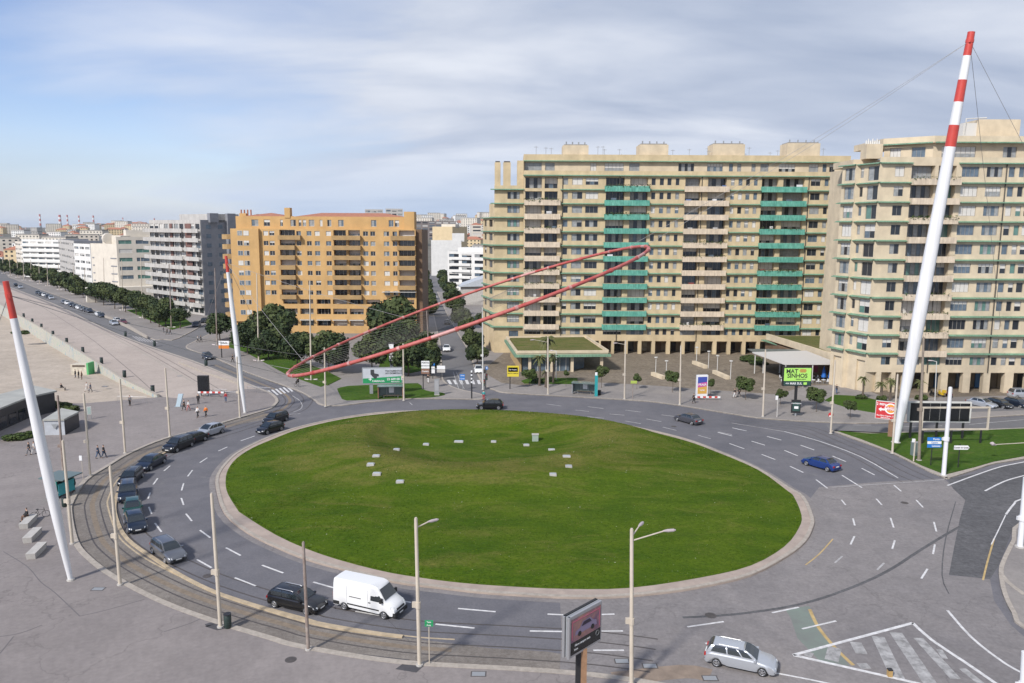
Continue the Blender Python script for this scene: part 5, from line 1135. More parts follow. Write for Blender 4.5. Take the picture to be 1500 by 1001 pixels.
def wheel_meshes(r_):
    m_ = MB(); m_.tube([(0, -.10, 0), (0, -.09, 0), (0, .09, 0), (0, .10, 0)], [r_ * .93, r_, r_, r_ * .93], tyre, 20); t = m_.build('tyre', mesh_only=True, smooth=40)
    m_ = MB(); m_.tube([(0, -.105, 0), (0, -.100, 0)], r_ * .66, trim, 16)
    for k in range(5):
        a = 2 * math.pi * k / 5; X = Matrix.Rotation(a, 4, 'Y'); m_.box(-.035, .035, -.125, -.105, 0, r_ * .64, rim, X)
    m_.tube([(0, -.13, 0), (0, -.105, 0)], r_ * .17, rim, 8)
    n_ = 16
    for k in range(n_): a, b = 2 * math.pi * k / n_, 2 * math.pi * (k + 1) / n_; m_.tube([(math.cos(a) * r_ * .64, -.115, math.sin(a) * r_ * .64), (math.cos(b) * r_ * .64, -.115, math.sin(b) * r_ * .64)], .022, rim, 4, False)
    return t, m_.build('rim', mesh_only=True)
WM = {}
def make_wheels(r, spots, rad):
    if rad not in WM: WM[rad] = wheel_meshes(rad)
    for (x, hw) in spots:
        for s in (-1, 1):
            e = ob('wheel', None, r, Vector((x, s * (hw - .10), rad)), 0 if s < 0 else math.pi); ob('tyre', WM[rad][0], e); ob('rim', WM[rad][1], e)
SIMPLE = {}
def car(kind, col, px, a, b, label, group=None, simple=False, scale=1.0, z=0.01, name='parked_car' ):
    if kind not in CAR: CAR[kind] = car_parts(kind)
    p = G(*px); r = root('car', (p.x, p.y, z), head(a, b), label, 'car', group)
    if scale != 1: r.scale = (scale,) * 3
    parts, spots, rad = CAR[kind]
    for nm, me in parts:
        if simple and nm in ('number_plate', 'grille', 'roof_rail', 'mirror'): continue
        o = ob(nm, me, r)
        if nm in ('body', 'mirror'): o.material_slots[0].link = 'OBJECT'; o.material_slots[0].material = col
    make_wheels(r, spots, rad); return r
Q = 'cars queueing round the west of the ring'
car('estate', PB, (436, 889), (406, 890), (445, 899), 'black estate car with silver roof rails just behind the white van', Q)
car('estate', PGM, (247, 815), (225, 813), (250, 832), 'grey estate car driving alone between the black hatchback and the near lane marks', Q, scale=.97)
car('hatch', PDB, (199, 773), (193, 764), (203, 790), 'dark hatchback directly in front of the green car at the tram kerb', Q)
car('hatch', PGR, (195, 752), (195, 742), (195, 762), 'dark green car, the only green one of the queue', Q, scale=.97)
car('suv', PDB, (188, 729), (189.5, 718), (186.5, 738), 'dark blue car with bright headlamps, just behind the green car', Q)
car('estate', PB, (192, 706), (200, 700), (187, 712), 'black car half hidden behind the dark blue one at the tram kerb', Q, scale=.95)
car('sedan', PDB, (221, 684), (234, 677), (208, 691), 'black saloon alone at the tram kerb, second group of the queue', Q)
car('suv', PB, (262, 658), (279, 652), (248, 664), 'large black car with chrome grille just ahead of another black one', Q)
car('sedan', PB, (281, 649), (296, 645), (268, 654), 'black car directly behind the large black one with chrome grille', Q)
car('hatch', PS, (308, 637), (322, 633), (296, 641), 'silver hatchback at the rear of the line of black cars', Q, scale=1.05)
car('hatch', PB, (396, 633), (409, 629), (384, 636), 'black car entering the ring nearest the grass, in front of another dark car', Q)
car('suv', PB, (404, 619), (415, 615), (394, 622), 'dark car just behind the first one where the avenue enters the ring', Q, scale=.95)
car('hatch', PB, (717.5, 599), (735, 600), (700, 600), 'black hatchback driving past the far edge of the island', None, scale=1.08)
car('sedan', PG, (1008, 619), (1026, 624), (990, 614), 'dark grey saloon driving on the far side of the ring', None)
car('sedan', PBL, (1202, 685), (1220, 690), (1186, 680), 'bright blue saloon on the right side of the ring', None)
car('estate', PS, (1085, 975), (1050, 973.7), (1108, 986), 'silver estate car near the hatched triangle at the bottom', None)
car('hatch', PDB, (304, 526), (297, 522), (312, 531), 'dark blue car on the avenue by the side street', None)
car('sedan', PW, (654, 514), (653, 506), (655, 520), 'white car driving up the middle of the centre street', None)
car('hatch', PW, (701, 546), (699, 538), (703, 553), 'white car parked near the end of the centre street by the blue sign', None)
car('hatch', PB, (655.5, 475), (655, 470), (656, 480), 'black car far up the centre street', None)
car('suv', PGM, (715, 494), (714, 488), (716, 500), 'grey car parked beside the left corner of the long block', None)
car('sedan', PS, (1438, 596), (1420, 592), (1455, 599), 'silver saloon parked in front of the tower, leftmost of the row', 'cars parked in front of the tower')
car('hatch', PB, (1463, 597), (1450, 594), (1478, 600), 'black hatchback with red tail lamps parked beside the silver saloon', 'cars parked in front of the tower')
car('hatch', PDB, (1489, 596), (1478, 593), (1504, 599), 'dark blue car parked third in front of the tower', 'cars parked in front of the tower')
car('suv', PS, (1497, 583), (1485, 583), (1512, 583), 'silver car parked closer to the arcade at the right edge', 'cars parked in front of the tower')
AV = [(167, 476, PS), (172, 472.5, PW), (180, 474.5, PR), (149, 465, PDB), (145, 463, PW), (131, 458, PDB), (126, 456.5, PB), (121, 455, PGM), (116, 453, PW), (111, 451.5, PB), (105, 449, PDB), (99, 446.5, PW), (94, 445, PGM), (75, 438.5, PS), (70, 436.5, PB), (65, 434.5, PW), (60, 433, PB), (55.6, 431, PDB), (30, 422.5, PS), (23, 419.5, PB)]
AL = ['silver car waiting at the avenue crossing', 'white car just behind the silver one at the avenue crossing', 'dark red car at the avenue crossing', 'dark car at the near end of the avenue queue', 'white car, second in the near end of the avenue queue']
for i, (x, y, c) in enumerate(AV):
    nm = {PS: 'silver', PW: 'white', PB: 'black', PDB: 'dark blue', PGM: 'grey', PR: 'dark red'}[c]
    car('hatch' if i % 2 else 'sedan', c, (x, y), (x - 8, y - 3.3), (x + 8, y + 3.3), AL[i] if i < 5 else f'small {nm} car in the distant queue on the avenue', 'parked and waiting cars along the avenue' if i < 5 else f'distant {nm} cars on the avenue', simple=True)
car('suv', PDB, (288, 479), (296, 474), (280, 484), 'dark car leaving the side street left of the ochre block', None, simple=True)
car('estate', PB, (299, 473), (306, 468), (292, 478), 'black car further up the side street behind the first dark one', None, simple=True)
# the van
def van():
    p = G(542, 893); r = root('van', (p.x, p.y, .01), head((503, 887), (563, 901)), 'white high-roofed delivery van driving through the near lane', 'van')
    r.scale = (.94,) * 3; L, W = 5.9, 1.98; hw = W / 2
    prof = [(-2.95, 2.42), (-2.9, 2.58), (0.9, 2.60), (1.25, 2.50), (1.42, 2.40), (2.08, 1.50), (2.15, 1.42), (2.72, 1.14), (2.90, .95), (2.95, .62)]
    def zt(x):
        for (a, za_), (b, zb_) in zip(prof, prof[1:]):
            if a <= x <= b: return lerp(za_, zb_, (x - a) / (b - a))
        return prof[-1][1]
    xs = [-2.95, -2.9, -2.6, -2.4, -2.2, -2.0, -1.8, -1.6, -1.4, -1, -.4, .2, .9, 1.25, 1.42, 1.5, 1.65, 1.8, 1.95, 2.08, 2.15, 2.3, 2.5, 2.72, 2.90, 2.95]
    vs_ = []; fs_ = []
    for x in xs:
        z = zt(x); e = 1 - .10 * max(0, (x - 2.2) / .75) ** 2 - (.02 if x < -2.93 else 0); arch = 0
        for c in (1.95, -2.0 + .12):
            dx = abs(x - c)
            if dx < .42: arch = max(arch, math.sqrt(.42 ** 2 - dx * dx) + .3)
        b = .34
        hi = min(1, max(0, (z - 1.4) / .8)); top = hw * e * (1 - .13 * hi)
        sec = [(0, b), (hw * e * .85, b), (hw * e * .99, max(b + .02, arch)), (hw * e, max(b + .15, arch + .02)), (hw * e, max(min(z * .66, 1.25), arch + .04)), (top + (hw * e - top) * .3, max(z - .28, arch + .06)), (top * .985, z - .08), (top * .88, z), (0, z + .03)]
        vs_ += [(x, y, q) for y, q in sec] + [(x, -y, q) for y, q in sec[1:-1]]
    ns = 9; per = 16; ring_ = list(range(ns)) + [ns + k for k in range(ns - 3, -1, -1)]
    for i in range(len(xs) - 1):
        for k in range(len(ring_)): a, b = ring_[k], ring_[(k + 1) % len(ring_)]; fs_.append((i * per + a, i * per + b, (i + 1) * per + b, (i + 1) * per + a))
    fs_.append(tuple(ring_)[::-1]); fs_.append(tuple((len(xs) - 1) * per + k for k in ring_))
    mb = MB(); mb.add(vs_, fs_, PW); mb.build('body', r, smooth=35)
    mb = MB(); mb.add([(2.05, -.86, 1.56), (2.05, .86, 1.56), (1.47, .76, 2.35), (1.47, -.76, 2.35), (2.065, -.86, 1.575), (2.065, .86, 1.575), (1.485, .76, 2.365), (1.485, -.76, 2.365)], [(4, 5, 6, 7), (0, 1, 5, 4), (1, 2, 6, 5), (2, 3, 7, 6), (3, 0, 4, 7)], cglass); mb.build('windscreen', r)
    for s in (1, -1):
        y = s * (hw - .0); mb = MB(); q = [(.72, y, 1.38), (1.98, y, 1.38), (1.75, s * .90, 1.66), (1.35, s * .86, 2.10), (.72, s * .875, 2.10)]; q2 = [(a, b + s * .018, c) for a, b, c in q]; mb.add(q + q2, [(5, 6, 7, 8, 9)] + [(i, (i + 1) % 5, 5 + (i + 1) % 5, 5 + i) for i in range(5)], cglass); mb.build('side_window', r)
        mb = MB(); mb.box(-1.55, 1.52, min(y, y + s * .03), max(y, y + s * .03), .62, .72, trim); mb.box(-2.92, -2.34, min(y, y + s * .03), max(y, y + s * .03), .42, .72, trim); mb.build('side_moulding', r)
        mb = MB(); mb.box(-1.35, -.2, min(y, y + s * .012), max(y, y + s * .012), 1.30, 1.36, trim); mb.build('door_rail', r)
        mb = MB(); mb.box(.50, .72, min(y, y + s * .03), max(y, y + s * .03), 1.12, 1.19, trim); mb.build('door_handle', r)
        mb = MB(); mb.box(1.72, 1.88, min(y, y + s * .26), max(y, y + s * .26), 1.42, 1.78, trim); mb.build('mirror', r)
        mb = MB(); mb.add([(2.50, s * .95, .95), (2.93, s * .62, .86), (2.88, s * .62, 1.06), (2.52, s * .95, 1.16), (2.62, s * .97, .94), (2.98, s * .62, .85), (2.93, s * .62, 1.05), (2.62, s * .96, 1.14)], [(4, 5, 6, 7), (3, 7, 6, 2), (0, 4, 7, 3), (0, 1, 5, 4), (1, 2, 6, 5)], lightc); mb.build('headlight', r)
        mb = MB(); mb.box(-2.97, -2.9, min(s * .80, s * .96), max(s * .80, s * .96), .9, 1.4, lightr); mb.build('tail_light', r)
        mb = MB(); 
        for xx in (-1.6, .45): mb.box(xx, xx + .015, min(y * .999, y + s * .004), max(y * .999, y + s * .004), .75, 2.2 if s > 0 else 2.2, greym)
        mb.build('door_gap', r)
    mb = MB(); mb.box(2.70, 3.03, -.93, .93, .34, .66, trim); mb.box(3.0, 3.045, -.26, .26, .42, .53, plate); mb.build('bumper', r)
    mb = MB(); mb.box(2.86, 2.965, -.55, .55, .76, .92, trim); mb.build('grille', r)
    mb = MB(); mb.box(-3.0, -2.9, -.9, .9, .4, .6, trim); mb.build('bumper', r)
    make_wheels(r, [(1.95, hw), (-1.88, hw)], .34)
van()
# motor scooters by the arcade
for i, (x, y, c) in enumerate(((1378, 582, mat('yellow scooter paint', (.6, .4, .03), .4)), (1366, 582, PB), (1390, 583, PR))):
    p = G(x, y); r = root('motor_scooter', (p.x, p.y, .14), R(100), ['yellow delivery scooter parked in front of the arcade', 'black scooter left of the yellow one', 'dark red scooter right of the yellow one'][i], 'scooter', 'scooters in front of the arcade')
    for x_ in (-.6, .6): mb = MB(); mb.tube([(x_, -.05, .25), (x_, .05, .25)], .25, tyre, 12); mb.build('wheel', r)
    mb = MB(); mb.prism([(-.7, -.15), (-.2, -.2), (.3, -.12), (.3, .12), (-.2, .2), (-.7, .15)], .35, .75, c, bottom=True); mb.box(.35, .45, -.18, .18, .4, 1.0, c); mb.build('body', r)
    mb = MB(); mb.tube([(.42, -.3, 1.1), (.42, .3, 1.1)], .03, trim, 6); mb.build('handlebar', r)
    if i == 0: mb = MB(); mb.box(-.95, -.5, -.25, .25, .8, 1.3, c); mb.build('delivery_box', r)

# ------------------------------------------------------------------ trees
def crown_mesh(seed, n, lobes, flat=.85, leaf=.32, mt=leaf_m):
    rr = random.Random(seed); L = []
    for i in range(lobes):
        a = rr.uniform(0, 2 * math.pi); e = math.acos(rr.uniform(-.55, 1)); d = rr.uniform(.42, .62)
        L.append((Vector((math.sin(e) * math.cos(a) * d, math.sin(e) * math.sin(a) * d, math.cos(e) * d * flat)), rr.uniform(.30, .46)))
    L.append((Vector((0, 0, 0)), .62))
    mb = MB(); V = []; Fc = []; V2 = []; F2 = []
    for k in range(n):
        li = rr.randrange(len(L)); c, r_ = L[li]; d = Vector((rr.gauss(0, 1), rr.gauss(0, 1), rr.gauss(0, 1) * .95)).normalized()
        p = c + d * r_ * rr.uniform(.72, 1.08)
        nrm = (d + Vector((rr.gauss(0, .45), rr.gauss(0, .45), rr.gauss(0, .45)))).normalized(); a = nrm.orthogonal().normalized(); a.rotate(Matrix.Rotation(rr.uniform(0, 6.28), 3, nrm)); b = nrm.cross(a); s_ = leaf * rr.uniform(.5, 1.2) * .3
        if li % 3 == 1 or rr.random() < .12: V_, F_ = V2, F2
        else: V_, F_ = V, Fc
        o = len(V_); V_ += [p - a * s_, p - b * s_ * .7 + nrm * s_ * .2, p + a * s_, p + b * s_ * .7 - nrm * s_ * .1]; F_.append((o, o + 1, o + 2, o + 3))
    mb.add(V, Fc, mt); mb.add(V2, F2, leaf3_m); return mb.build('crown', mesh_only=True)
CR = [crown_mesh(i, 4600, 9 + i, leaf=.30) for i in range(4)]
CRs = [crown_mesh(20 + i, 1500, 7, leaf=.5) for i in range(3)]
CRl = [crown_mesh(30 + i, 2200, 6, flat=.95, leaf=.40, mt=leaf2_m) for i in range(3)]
def trunk_mesh(seed, limbs=4, fat=.06):
    rr = random.Random(seed); mb = MB(); mb.tube([(0, 0, 0), (rr.uniform(-.03, .03), rr.uniform(-.03, .03), .5), (0, 0, 1)], [fat, fat * .75, fat * .6], bark, 8)
    for i in range(limbs):
        a = 2 * math.pi * i / limbs + rr.uniform(-.4, .4); mb.tube([(0, 0, .85), (math.cos(a) * .25, math.sin(a) * .25, 1.15), (math.cos(a) * .5, math.sin(a) * .5, 1.4)], [fat * .5, fat * .35, fat * .15], bark, 6)
    return mb.build('trunk', mesh_only=True)
TR = [trunk_mesh(i) for i in range(3)]
rt_ = random.Random(17)
def tree(cx, cy, rpx, base, label, group, meshes, cat='tree', squash=.9, name='tree', z0=.1, thin=False, grow=1.18):
    """crown centre and radius as seen, base on the ground"""
    b = G(base[0], base[1]); b.z = z0; zc = zat(cx, cy, b); dist = (Vector((b.x, b.y, zc)) - CC).length; rad = rpx * grow * dist / F
    r = root(name, b, rt_.uniform(0, 6), label, cat, group); th = max(.5, zc - z0 - rad * .5)
    t = ob('trunk', rt_.choice(TR), r); k = (.55 if thin else 1.0) * rad / .9; t.scale = (min(k, 3.2), min(k, 3.2), th)
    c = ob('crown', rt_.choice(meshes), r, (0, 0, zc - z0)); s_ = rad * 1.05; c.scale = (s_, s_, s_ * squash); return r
BT = [(322,476,18,(322,500)), (362,492,23,(363,519)), (408,473,30,(402,508)), (392,503,23,(394,527)), (434,510,25,(436,540)), (479,513,29,(482,547)), (575,472,36,(578,520)), (543,513,25,(545,552)), (597,519,26,(598,552)), (630,524,22,(630,552)), (585,492,26,(590,530)), (622,500,18,(622,530))]
BL_ = ['dark round tree beside the orange and white board', 'dark round tree right of the tram bend mast', 'largest dark tree in front of the left half of the ochre block', 'dark tree below the largest one, left of the tall lamp post', 'dark tree just above the low end of the red ring', 'dark round tree enclosed by the left end of the red ring', 'big dark tree at the right corner of the ochre block', 'dark round tree between the two rims of the red ring', 'dark tree in front of the totem sign, inside the ring', 'dark tree at the left kerb of the centre street, nearest the ring', 'dark tree right behind the one between the ring rims', 'smaller dark tree at the left kerb of the centre street']
for (a, l) in zip(BT, BL_): tree(*a, l, 'big dark round trees in front of the ochre block', CR)
AVT = [(264,462,9,(264,482)), (243,455,14,(243,478)), (228,450,11,(228,474)), (212,446,12,(212,468)), (200,440,11,(200,462)), (184,436,12,(184,458)), (168,432,12,(168,453)), (152,428,12,(152,448)), (140,426,9,(140,444)), (122,421,9,(122,436)), (110,416,12,(110,432)), (96,411,10,(96,427)), (84,408,9,(84,422)), (74,404,9,(74,418)), (62,401,9,(62,414)), (50,398,8,(50,410)), (38,396,8,(38,408)), (26,393,7,(26,404)), (14,391,7,(14,401)), (3,388,6,(3,398)), (232,462,9,(233,480)), (220,458,8,(221,474))]
for i, a in enumerate(AVT): tree(*a, 'first round tree of the avenue row, beside the side street' if i == 0 else ('dark round avenue tree under the pale grey block' if i < 4 or i > 19 else 'one of the round trees lining the far avenue'), 'round trees along the avenue' if i == 0 else ('avenue trees under the grey block' if i < 4 or i > 19 else 'far avenue trees'), CR if i < 8 else CRs, grow=1.45)
for i in range(13):
    t = i / 12; a = (632 - 10 * t, 452 - 66 * t, 9 - 6 * t, (630 - 9 * t, 462 - 70 * t)); tree(*a, 'one of the trees lining the left kerb of the centre street', 'trees on the left of the centre street', CRs, grow=1.5)
RS = [(698,517,13,(699,535)), (690,497,14,(692,516)), (684,477,12,(686,498)), (672,462,13,(676,482)), (664,446,11,(668,462)), (660,432,10,(662,447)), (655,421,9,(657,435)), (651,411,8,(652,422)), (647,403,7,(648,412)), (643,395,6,(644,403)), (639,388,5,(640,396)), (635,381,4,(636,388)), (720,470,15,(722,492)), (733,478,10,(735,500)), (708,468,11,(710,492))]
for i, a in enumerate(RS): tree(*a, ['nearest dark tree on the right of the centre street', 'second dark tree on the right of the centre street', 'third dark tree on the right of the centre street'][i] if i < 3 else ('dark tree against the left corner of the long block' if i > 11 else 'one of the trees lining the right kerb further up the centre street'), 'trees on the right of the centre street', CR if i < 5 else CRs, grow=1.4)
LT = [((774.7,548,11,(775.5,566)),'round clipped tree right of the yellow board'), ((832,547,5,(829,567)),'thin young tree in front of the pavilion glass'), ((881,545,11,(881,569)),'round clipped tree at the right corner of the pavilion'), ((932,554,7,(932.8,571)),'small round tree with a yellow notice, right of the bus shelter'), ((985,552,11,(985,576)),'round clipped tree left of the beach poster'), ((1041,561,7,(1041,579)),'small round tree behind the beach poster'), ((1096.5,563,13.5,(1092,586.5)),'wide round tree right of the two walkers'), ((1142,577.5,8.5,(1143,594.6)),'small round tree left of the small black poster stand'), ((1199,579,13.5,(1195.5,604.5)),'wide round tree right of the lime green board'), ((1247,594,9,(1245,614.4)),'thin pale tree next to the red burger sign')]
for a, l in LT: tree(*a, l, 'clipped young trees along the ring pavement', CRl, thin=True, grow=1.08)
def bush(x, y, r_, label, h=.8, z=.12):
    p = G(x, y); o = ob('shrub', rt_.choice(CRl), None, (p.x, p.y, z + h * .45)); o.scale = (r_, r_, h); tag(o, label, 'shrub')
for x, y, r_, l in ((1103, 530, 3.2, 'dark hedge clump left end of the restaurant terrace'), (1112, 535, 2.4, 'dark hedge clump right beside the pergola'), (1097, 527, 2.2, 'dark shrub at the back of the square'), (1262, 586, 1.2, 'small shrub under the palm left of the tower corner'), (1290, 588, 1.0, 'shrub under the middle palm by the tower'), (1348, 587, 1.2, 'shrub under the palm behind the tall mast'), (22, 646, 1.7, 'low dark shrub beside the black beach building, left one'), (36, 643, 1.4, 'low dark shrub beside the black beach building, right one'), (88, 598, 1.8, 'green shrub right of the black beach building'), (101, 604, 1.7, 'green shrub behind the grey kiosk'), (30, 490, 2.5, 'shrub at the foot of the graffiti wall'), (788, 562, 1.6, 'shrub in the flower bed at the pavilion'), (803, 560, 1.3, 'shrub right of the palm bed')): bush(x, y, r_, l)
def palm(cx, cy, rpx, base, label, n=26):
    b = G(*base); b.z = .12; zc = zat(cx, cy, b); dist = (Vector((b.x, b.y, zc)) - CC).length; rad = rpx * dist / F; r = root('palm_tree', b, 0, label, 'palm tree', None)
    mb = MB(); mb.tube([(0, 0, 0), (.1, .05, zc * .5), (0, 0, zc)], [.22, .17, .2], bark, 8); mb.build('trunk', r)
    rr = random.Random(int(cx)); mb = MB()
    for i in range(n):
        a = rr.uniform(0, 6.28); e = rr.uniform(-.5, 1.2); pts_ = []
        for s_ in range(6): t = s_ / 5; d = rad * t; z = zc + math.sin(e) * d * 1.0 - (t * t) * rad * .75; pts_.append(Vector((math.cos(a) * d * math.cos(e * .6), math.sin(a) * d * math.cos(e * .6), z)))
        for s_ in range(5):
            p, q = pts_[s_], pts_[s_ + 1]; sd_ = (q - p).cross(Vector((0, 0, 1))).normalized(); w_ = rad * .13 * (1 - abs(s_ - 2) * .25)
            for s2 in (-1, 1): mb.add([p, q, q + sd_ * s2 * w_ - Vector((0, 0, w_ * .8)), p + sd_ * s2 * w_ * .9 - Vector((0, 0, w_ * .8))], [(0, 1, 2, 3)], palm_m)
    mb.build('crown', r)
palm(796, 497, 14, (801, 569), 'tall palm in front of the pavilion roof', 34); palm(790, 524, 12, (790, 566), 'shorter palm in the bed before the pavilion'); palm(812, 522, 11, (810, 563), 'small palm right of the tall one')
palm(1262, 554, 8, (1263, 586), 'slim palm left of the tower corner', 18); palm(1289, 563, 9, (1290, 588), 'bushy palm in front of the tower corner'); palm(1302, 558, 9, (1303, 588), 'bushy palm just left of the tall mast', 20); palm(1346, 560, 9, (1347, 588), 'palm just right of the tall mast', 20); palm(799, 545, 8, (799, 568), 'low palm below the tall palm', 16)

# ------------------------------------------------------------------ signs, boards, shelters
def board(name, cat, label, pl, pr_, ptop, pbot, th, build, legs=(), frame=greym, group=None, base_y=None, rot=None, legmt=greym, legw=.12, back=None):
    """board facing the camera side: pl, pr_ ground pixels under its left and right edges"""
    a = G(*pl); b = G(*pr_); L = (b - a).length; r = root(name, (a.x, a.y, 0), math.atan2(b.y - a.y, b.x - a.x), label, cat, group)
    zt = zat(*ptop, a); zb = zat(*pbot, a); mb = MB(); mb.box(0, L, 0, th, zb, zt, frame); mb.build('frame', r)
    for l in legs: mb = MB(); mb.box(l * L - legw, l * L + legw, th * .2, th * .8, .05, zb, legmt); mb.build('leg', r)
    mb = MB(); build(mb, L, zb, zt); mb.build('panel', r); return r
def TX(mb, s, size, x, z, mt, y=-.03, bold=True, align='CENTER', skew=0): text_to(mb, s, size, Matrix.Translation((x, y, z)) @ FACE, mt, depth=.005, bold=bold, align=align)
ph_green = mat('pharmacy green', (.02, .27, .10), .5); ph_grey = mat('poster pale grey', (.50, .52, .56), .5, .12, .4); wt = mat('white lettering', (.75, .75, .75), .6); bk = mat('black lettering', (.03, .03, .03), .6)
def b1(mb, L, a, b):
    h = b - a; m_ = .15
    mb.add([(m_, -.01, a + h * .34), (L - m_, -.01, a + h * .46), (L - m_, -.01, b - m_), (m_, -.01, b - m_)], [(0, 1, 2, 3)], ph_grey); mb.add([(m_, -.01, a + m_), (L - m_, -.01, a + m_), (L - m_, -.01, a + h * .46), (m_, -.01, a + h * .34)], [(0, 1, 2, 3)], ph_green)
    dk = mat('massage chair grey', (.05, .05, .055), .5); c = L * .28
    mb.box(c - .5, c + .15, -.03, -.012, a + h * .58, b - .35, dk, Matrix.Rotation(0, 4, 'Y')); mb.add([(c - .1, -.03, a + h * .42), (c + .95, -.03, a + h * .46), (c + .9, -.03, a + h * .6), (c + .1, -.03, a + h * .66), (c - .5, -.03, a + h * .6)], [(0, 1, 2, 3, 4)], dk); mb.tube([(c + .3, -.03, a + h * .42), (c + .3, -.04, a + h * .42)], .3, dk, 12)
    TX(mb, 'TRATAMENTOS', .42, L * .78, b - h * .22, bk); TX(mb, 'AO DOMICILIO', .42, L * .78, b - h * .36, bk)
    TX(mb, '+', 1.1, L * .2, a + h * .28, wt); TX(mb, 'FARMACIA', .45, L * .40, a + h * .17, wt); TX(mb, '22 609 08 33', .55, L * .82, a + h * .28, wt); TX(mb, 'Matosinhos', .32, L * .82, a + h * .13, wt)
board('billboard', 'billboard', 'wide pale grey and green pharmacy billboard on two grey legs', (531, 579), (590, 578), (529.5, 539), (529.5, 563), .35, b1, (.22, .80), legw=.3)
lime = mat('lime poster', (.40, .72, .14), .5); dgreen = mat('dark green strip', (.03, .07, .06), .4); redl = mat('red lettering', (.55, .05, .04), .5)
def b2(mb, L, a, b):
    h = b - a; mb.add([(.12, -.01, a + h * .27), (L - .12, -.01, a + h * .27), (L - .12, -.01, b - .12), (.12, -.01, b - .12)], [(0, 1, 2, 3)], lime); mb.add([(.12, -.01, a + .1), (L - .12, -.01, a + .1), (L - .12, -.01, a + h * .25), (.12, -.01, a + h * .25)], [(0, 1, 2, 3)], dgreen)
    TX(mb, 'MAT', .95, L * .30, b - h * .22, bk); TX(mb, 'SINHOS', .95, L * .49, b - h * .46, bk)
    for k in range(4): mb.add([(L * .56 + .1 * (k in (0, 3)), -.03, b - h * (.13 + .045 * k)), (L * .80 - .1 * (k in (0, 3)), -.03, b - h * (.13 + .045 * k)), (L * .80 - .1 * (k in (0, 3)), -.03, b - h * (.105 + .045 * k)), (L * .56 + .1 * (k in (0, 3)), -.03, b - h * (.105 + .045 * k))], [(3, 2, 1, 0)], redl)
    TX(mb, 'sempre perto', .3, L * .62, b - h * .63, bk)
    TX(mb, '<= MAR SUL', .5, L * .38, a + h * .13, wt); mb.add([(L * .72, -.03, a + h * .07), (L * .84, -.03, a + h * .07), (L * .84, -.03, a + h * .2), (L * .72, -.03, a + h * .2)], [(0, 1, 2, 3)], lime)
board('advertising_board', 'billboard', 'lime green advertising board reading MAT SINHOS on a dark pole', (1144.5, 603), (1186, 603), (1144.5, 538), (1144.5, 565.5), .6, b2, (.5,), frame=blackp, legw=.18, legmt=blackp)
burg = mat('burger sign red', (.52, .03, .035), .5)
def b3(mb, L, a, b):
    h = b - a; mb.add([(.08, -.01, a + .08), (L - .08, -.01, a + .08), (L - .08, -.01, b - .08), (.08, -.01, b - .08)], [(0, 1, 2, 3)], burg)
    TX(mb, '2 MIN', .48, L * .27, b - h * .18, wt)
    mb.add([(L * .14, -.03, a + h * .54), (L * .28, -.03, a + h * .42), (L * .28, -.03, a + h * .49), (L * .44, -.03, a + h * .49), (L * .44, -.03, a + h * .59), (L * .28, -.03, a + h * .59), (L * .28, -.03, a + h * .66)], [(0, 1, 2, 3, 4, 5, 6)], wt)
    c = (L * .72, a + h * .62); rr = h * .30
    mb.add([(c[0] + rr * math.cos(t * .2618), -.025, c[1] + rr * math.sin(t * .2618)) for t in range(24)], [tuple(range(24))], wt)
    for s_ in (1, -1): 
        arc = [(c[0] + rr * .78 * math.cos(R(a_)), -.03, c[1] + s_ * (rr * .78 * math.sin(R(a_)))) for a_ in range(25, 156, 13)]; mb.add(arc, [tuple(range(len(arc)))], mat('bun orange', (.7, .3, .04), .5))
    TX(mb, 'BURGER', rr * .46, c[0], c[1] + rr * .2, burg, y=-.035); TX(mb, 'KING', rr * .46, c[0], c[1] - rr * .24, burg, y=-.035)
    TX(mb, 'Rua Brito Capelo, 23', .27, L * .5, a + h * .2, wt); TX(mb, 'Matosinhos', .26, L * .5, a + h * .09, wt)
board('advertising_sign', 'sign', 'red burger restaurant sign with a white arrow and round logo, on a wooden post', (1279.5, 639), (1310, 643), (1281, 586.5), (1279.5, 612.5), .3, b3, (.78,), frame=wframe, legw=.3, legmt=mat('weathered wood', (.22, .13, .08), .8, .2, 2))
def b4(mb, L, a, b):
    for k in range(6): mb.add([(.2 + k * (L - .4) / 6, -.01, a + .2), (.17 + (k + 1) * (L - .4) / 6, -.01, a + .2), (.17 + (k + 1) * (L - .4) / 6, -.01, b - .2), (.2 + k * (L - .4) / 6, -.01, b - .2)], [(0, 1, 2, 3)], black_m)
board('led_billboard', 'billboard', 'long black screen with white frame behind the tallest mast', (1328, 644), (1419, 645), (1328, 588), (1328, 618.5), .4, b4, (.06, .48, .9), frame=wframe, legmt=blackp)
r = board('empty_billboard', 'billboard', 'empty white billboard frame in front of the black screen', (1347, 652), (1446, 651.5), (1347, 596), (1347, 630.5), .2, lambda mb, L, a, b: mb.box(L * .1, L * .11, .22, .24, a + .1, a + .2, wframe), (.04, .46, .9), frame=wframe, legmt=blackp)
fr_ = [c for c in r.children if c.name.startswith('frame')][0]; bbx = fr_.bound_box; L_ = bbx[6][0]; z0_, z1_ = bbx[0][2], bbx[6][2]; mb = MB(); t_ = .22
mb.box(0, L_, 0, .2, z0_, z0_ + t_, pole_m); mb.box(0, L_, 0, .2, z1_ - t_, z1_, pole_m); mb.box(0, t_, 0, .2, z0_ + t_, z1_ - t_, pole_m); mb.box(L_ - t_, L_, 0, .2, z0_ + t_, z1_ - t_, pole_m); fr_.data = mb.build('frame', mesh_only=True)
for c in list(r.children):
    if c.name.startswith('panel'): bpy.data.objects.remove(c)
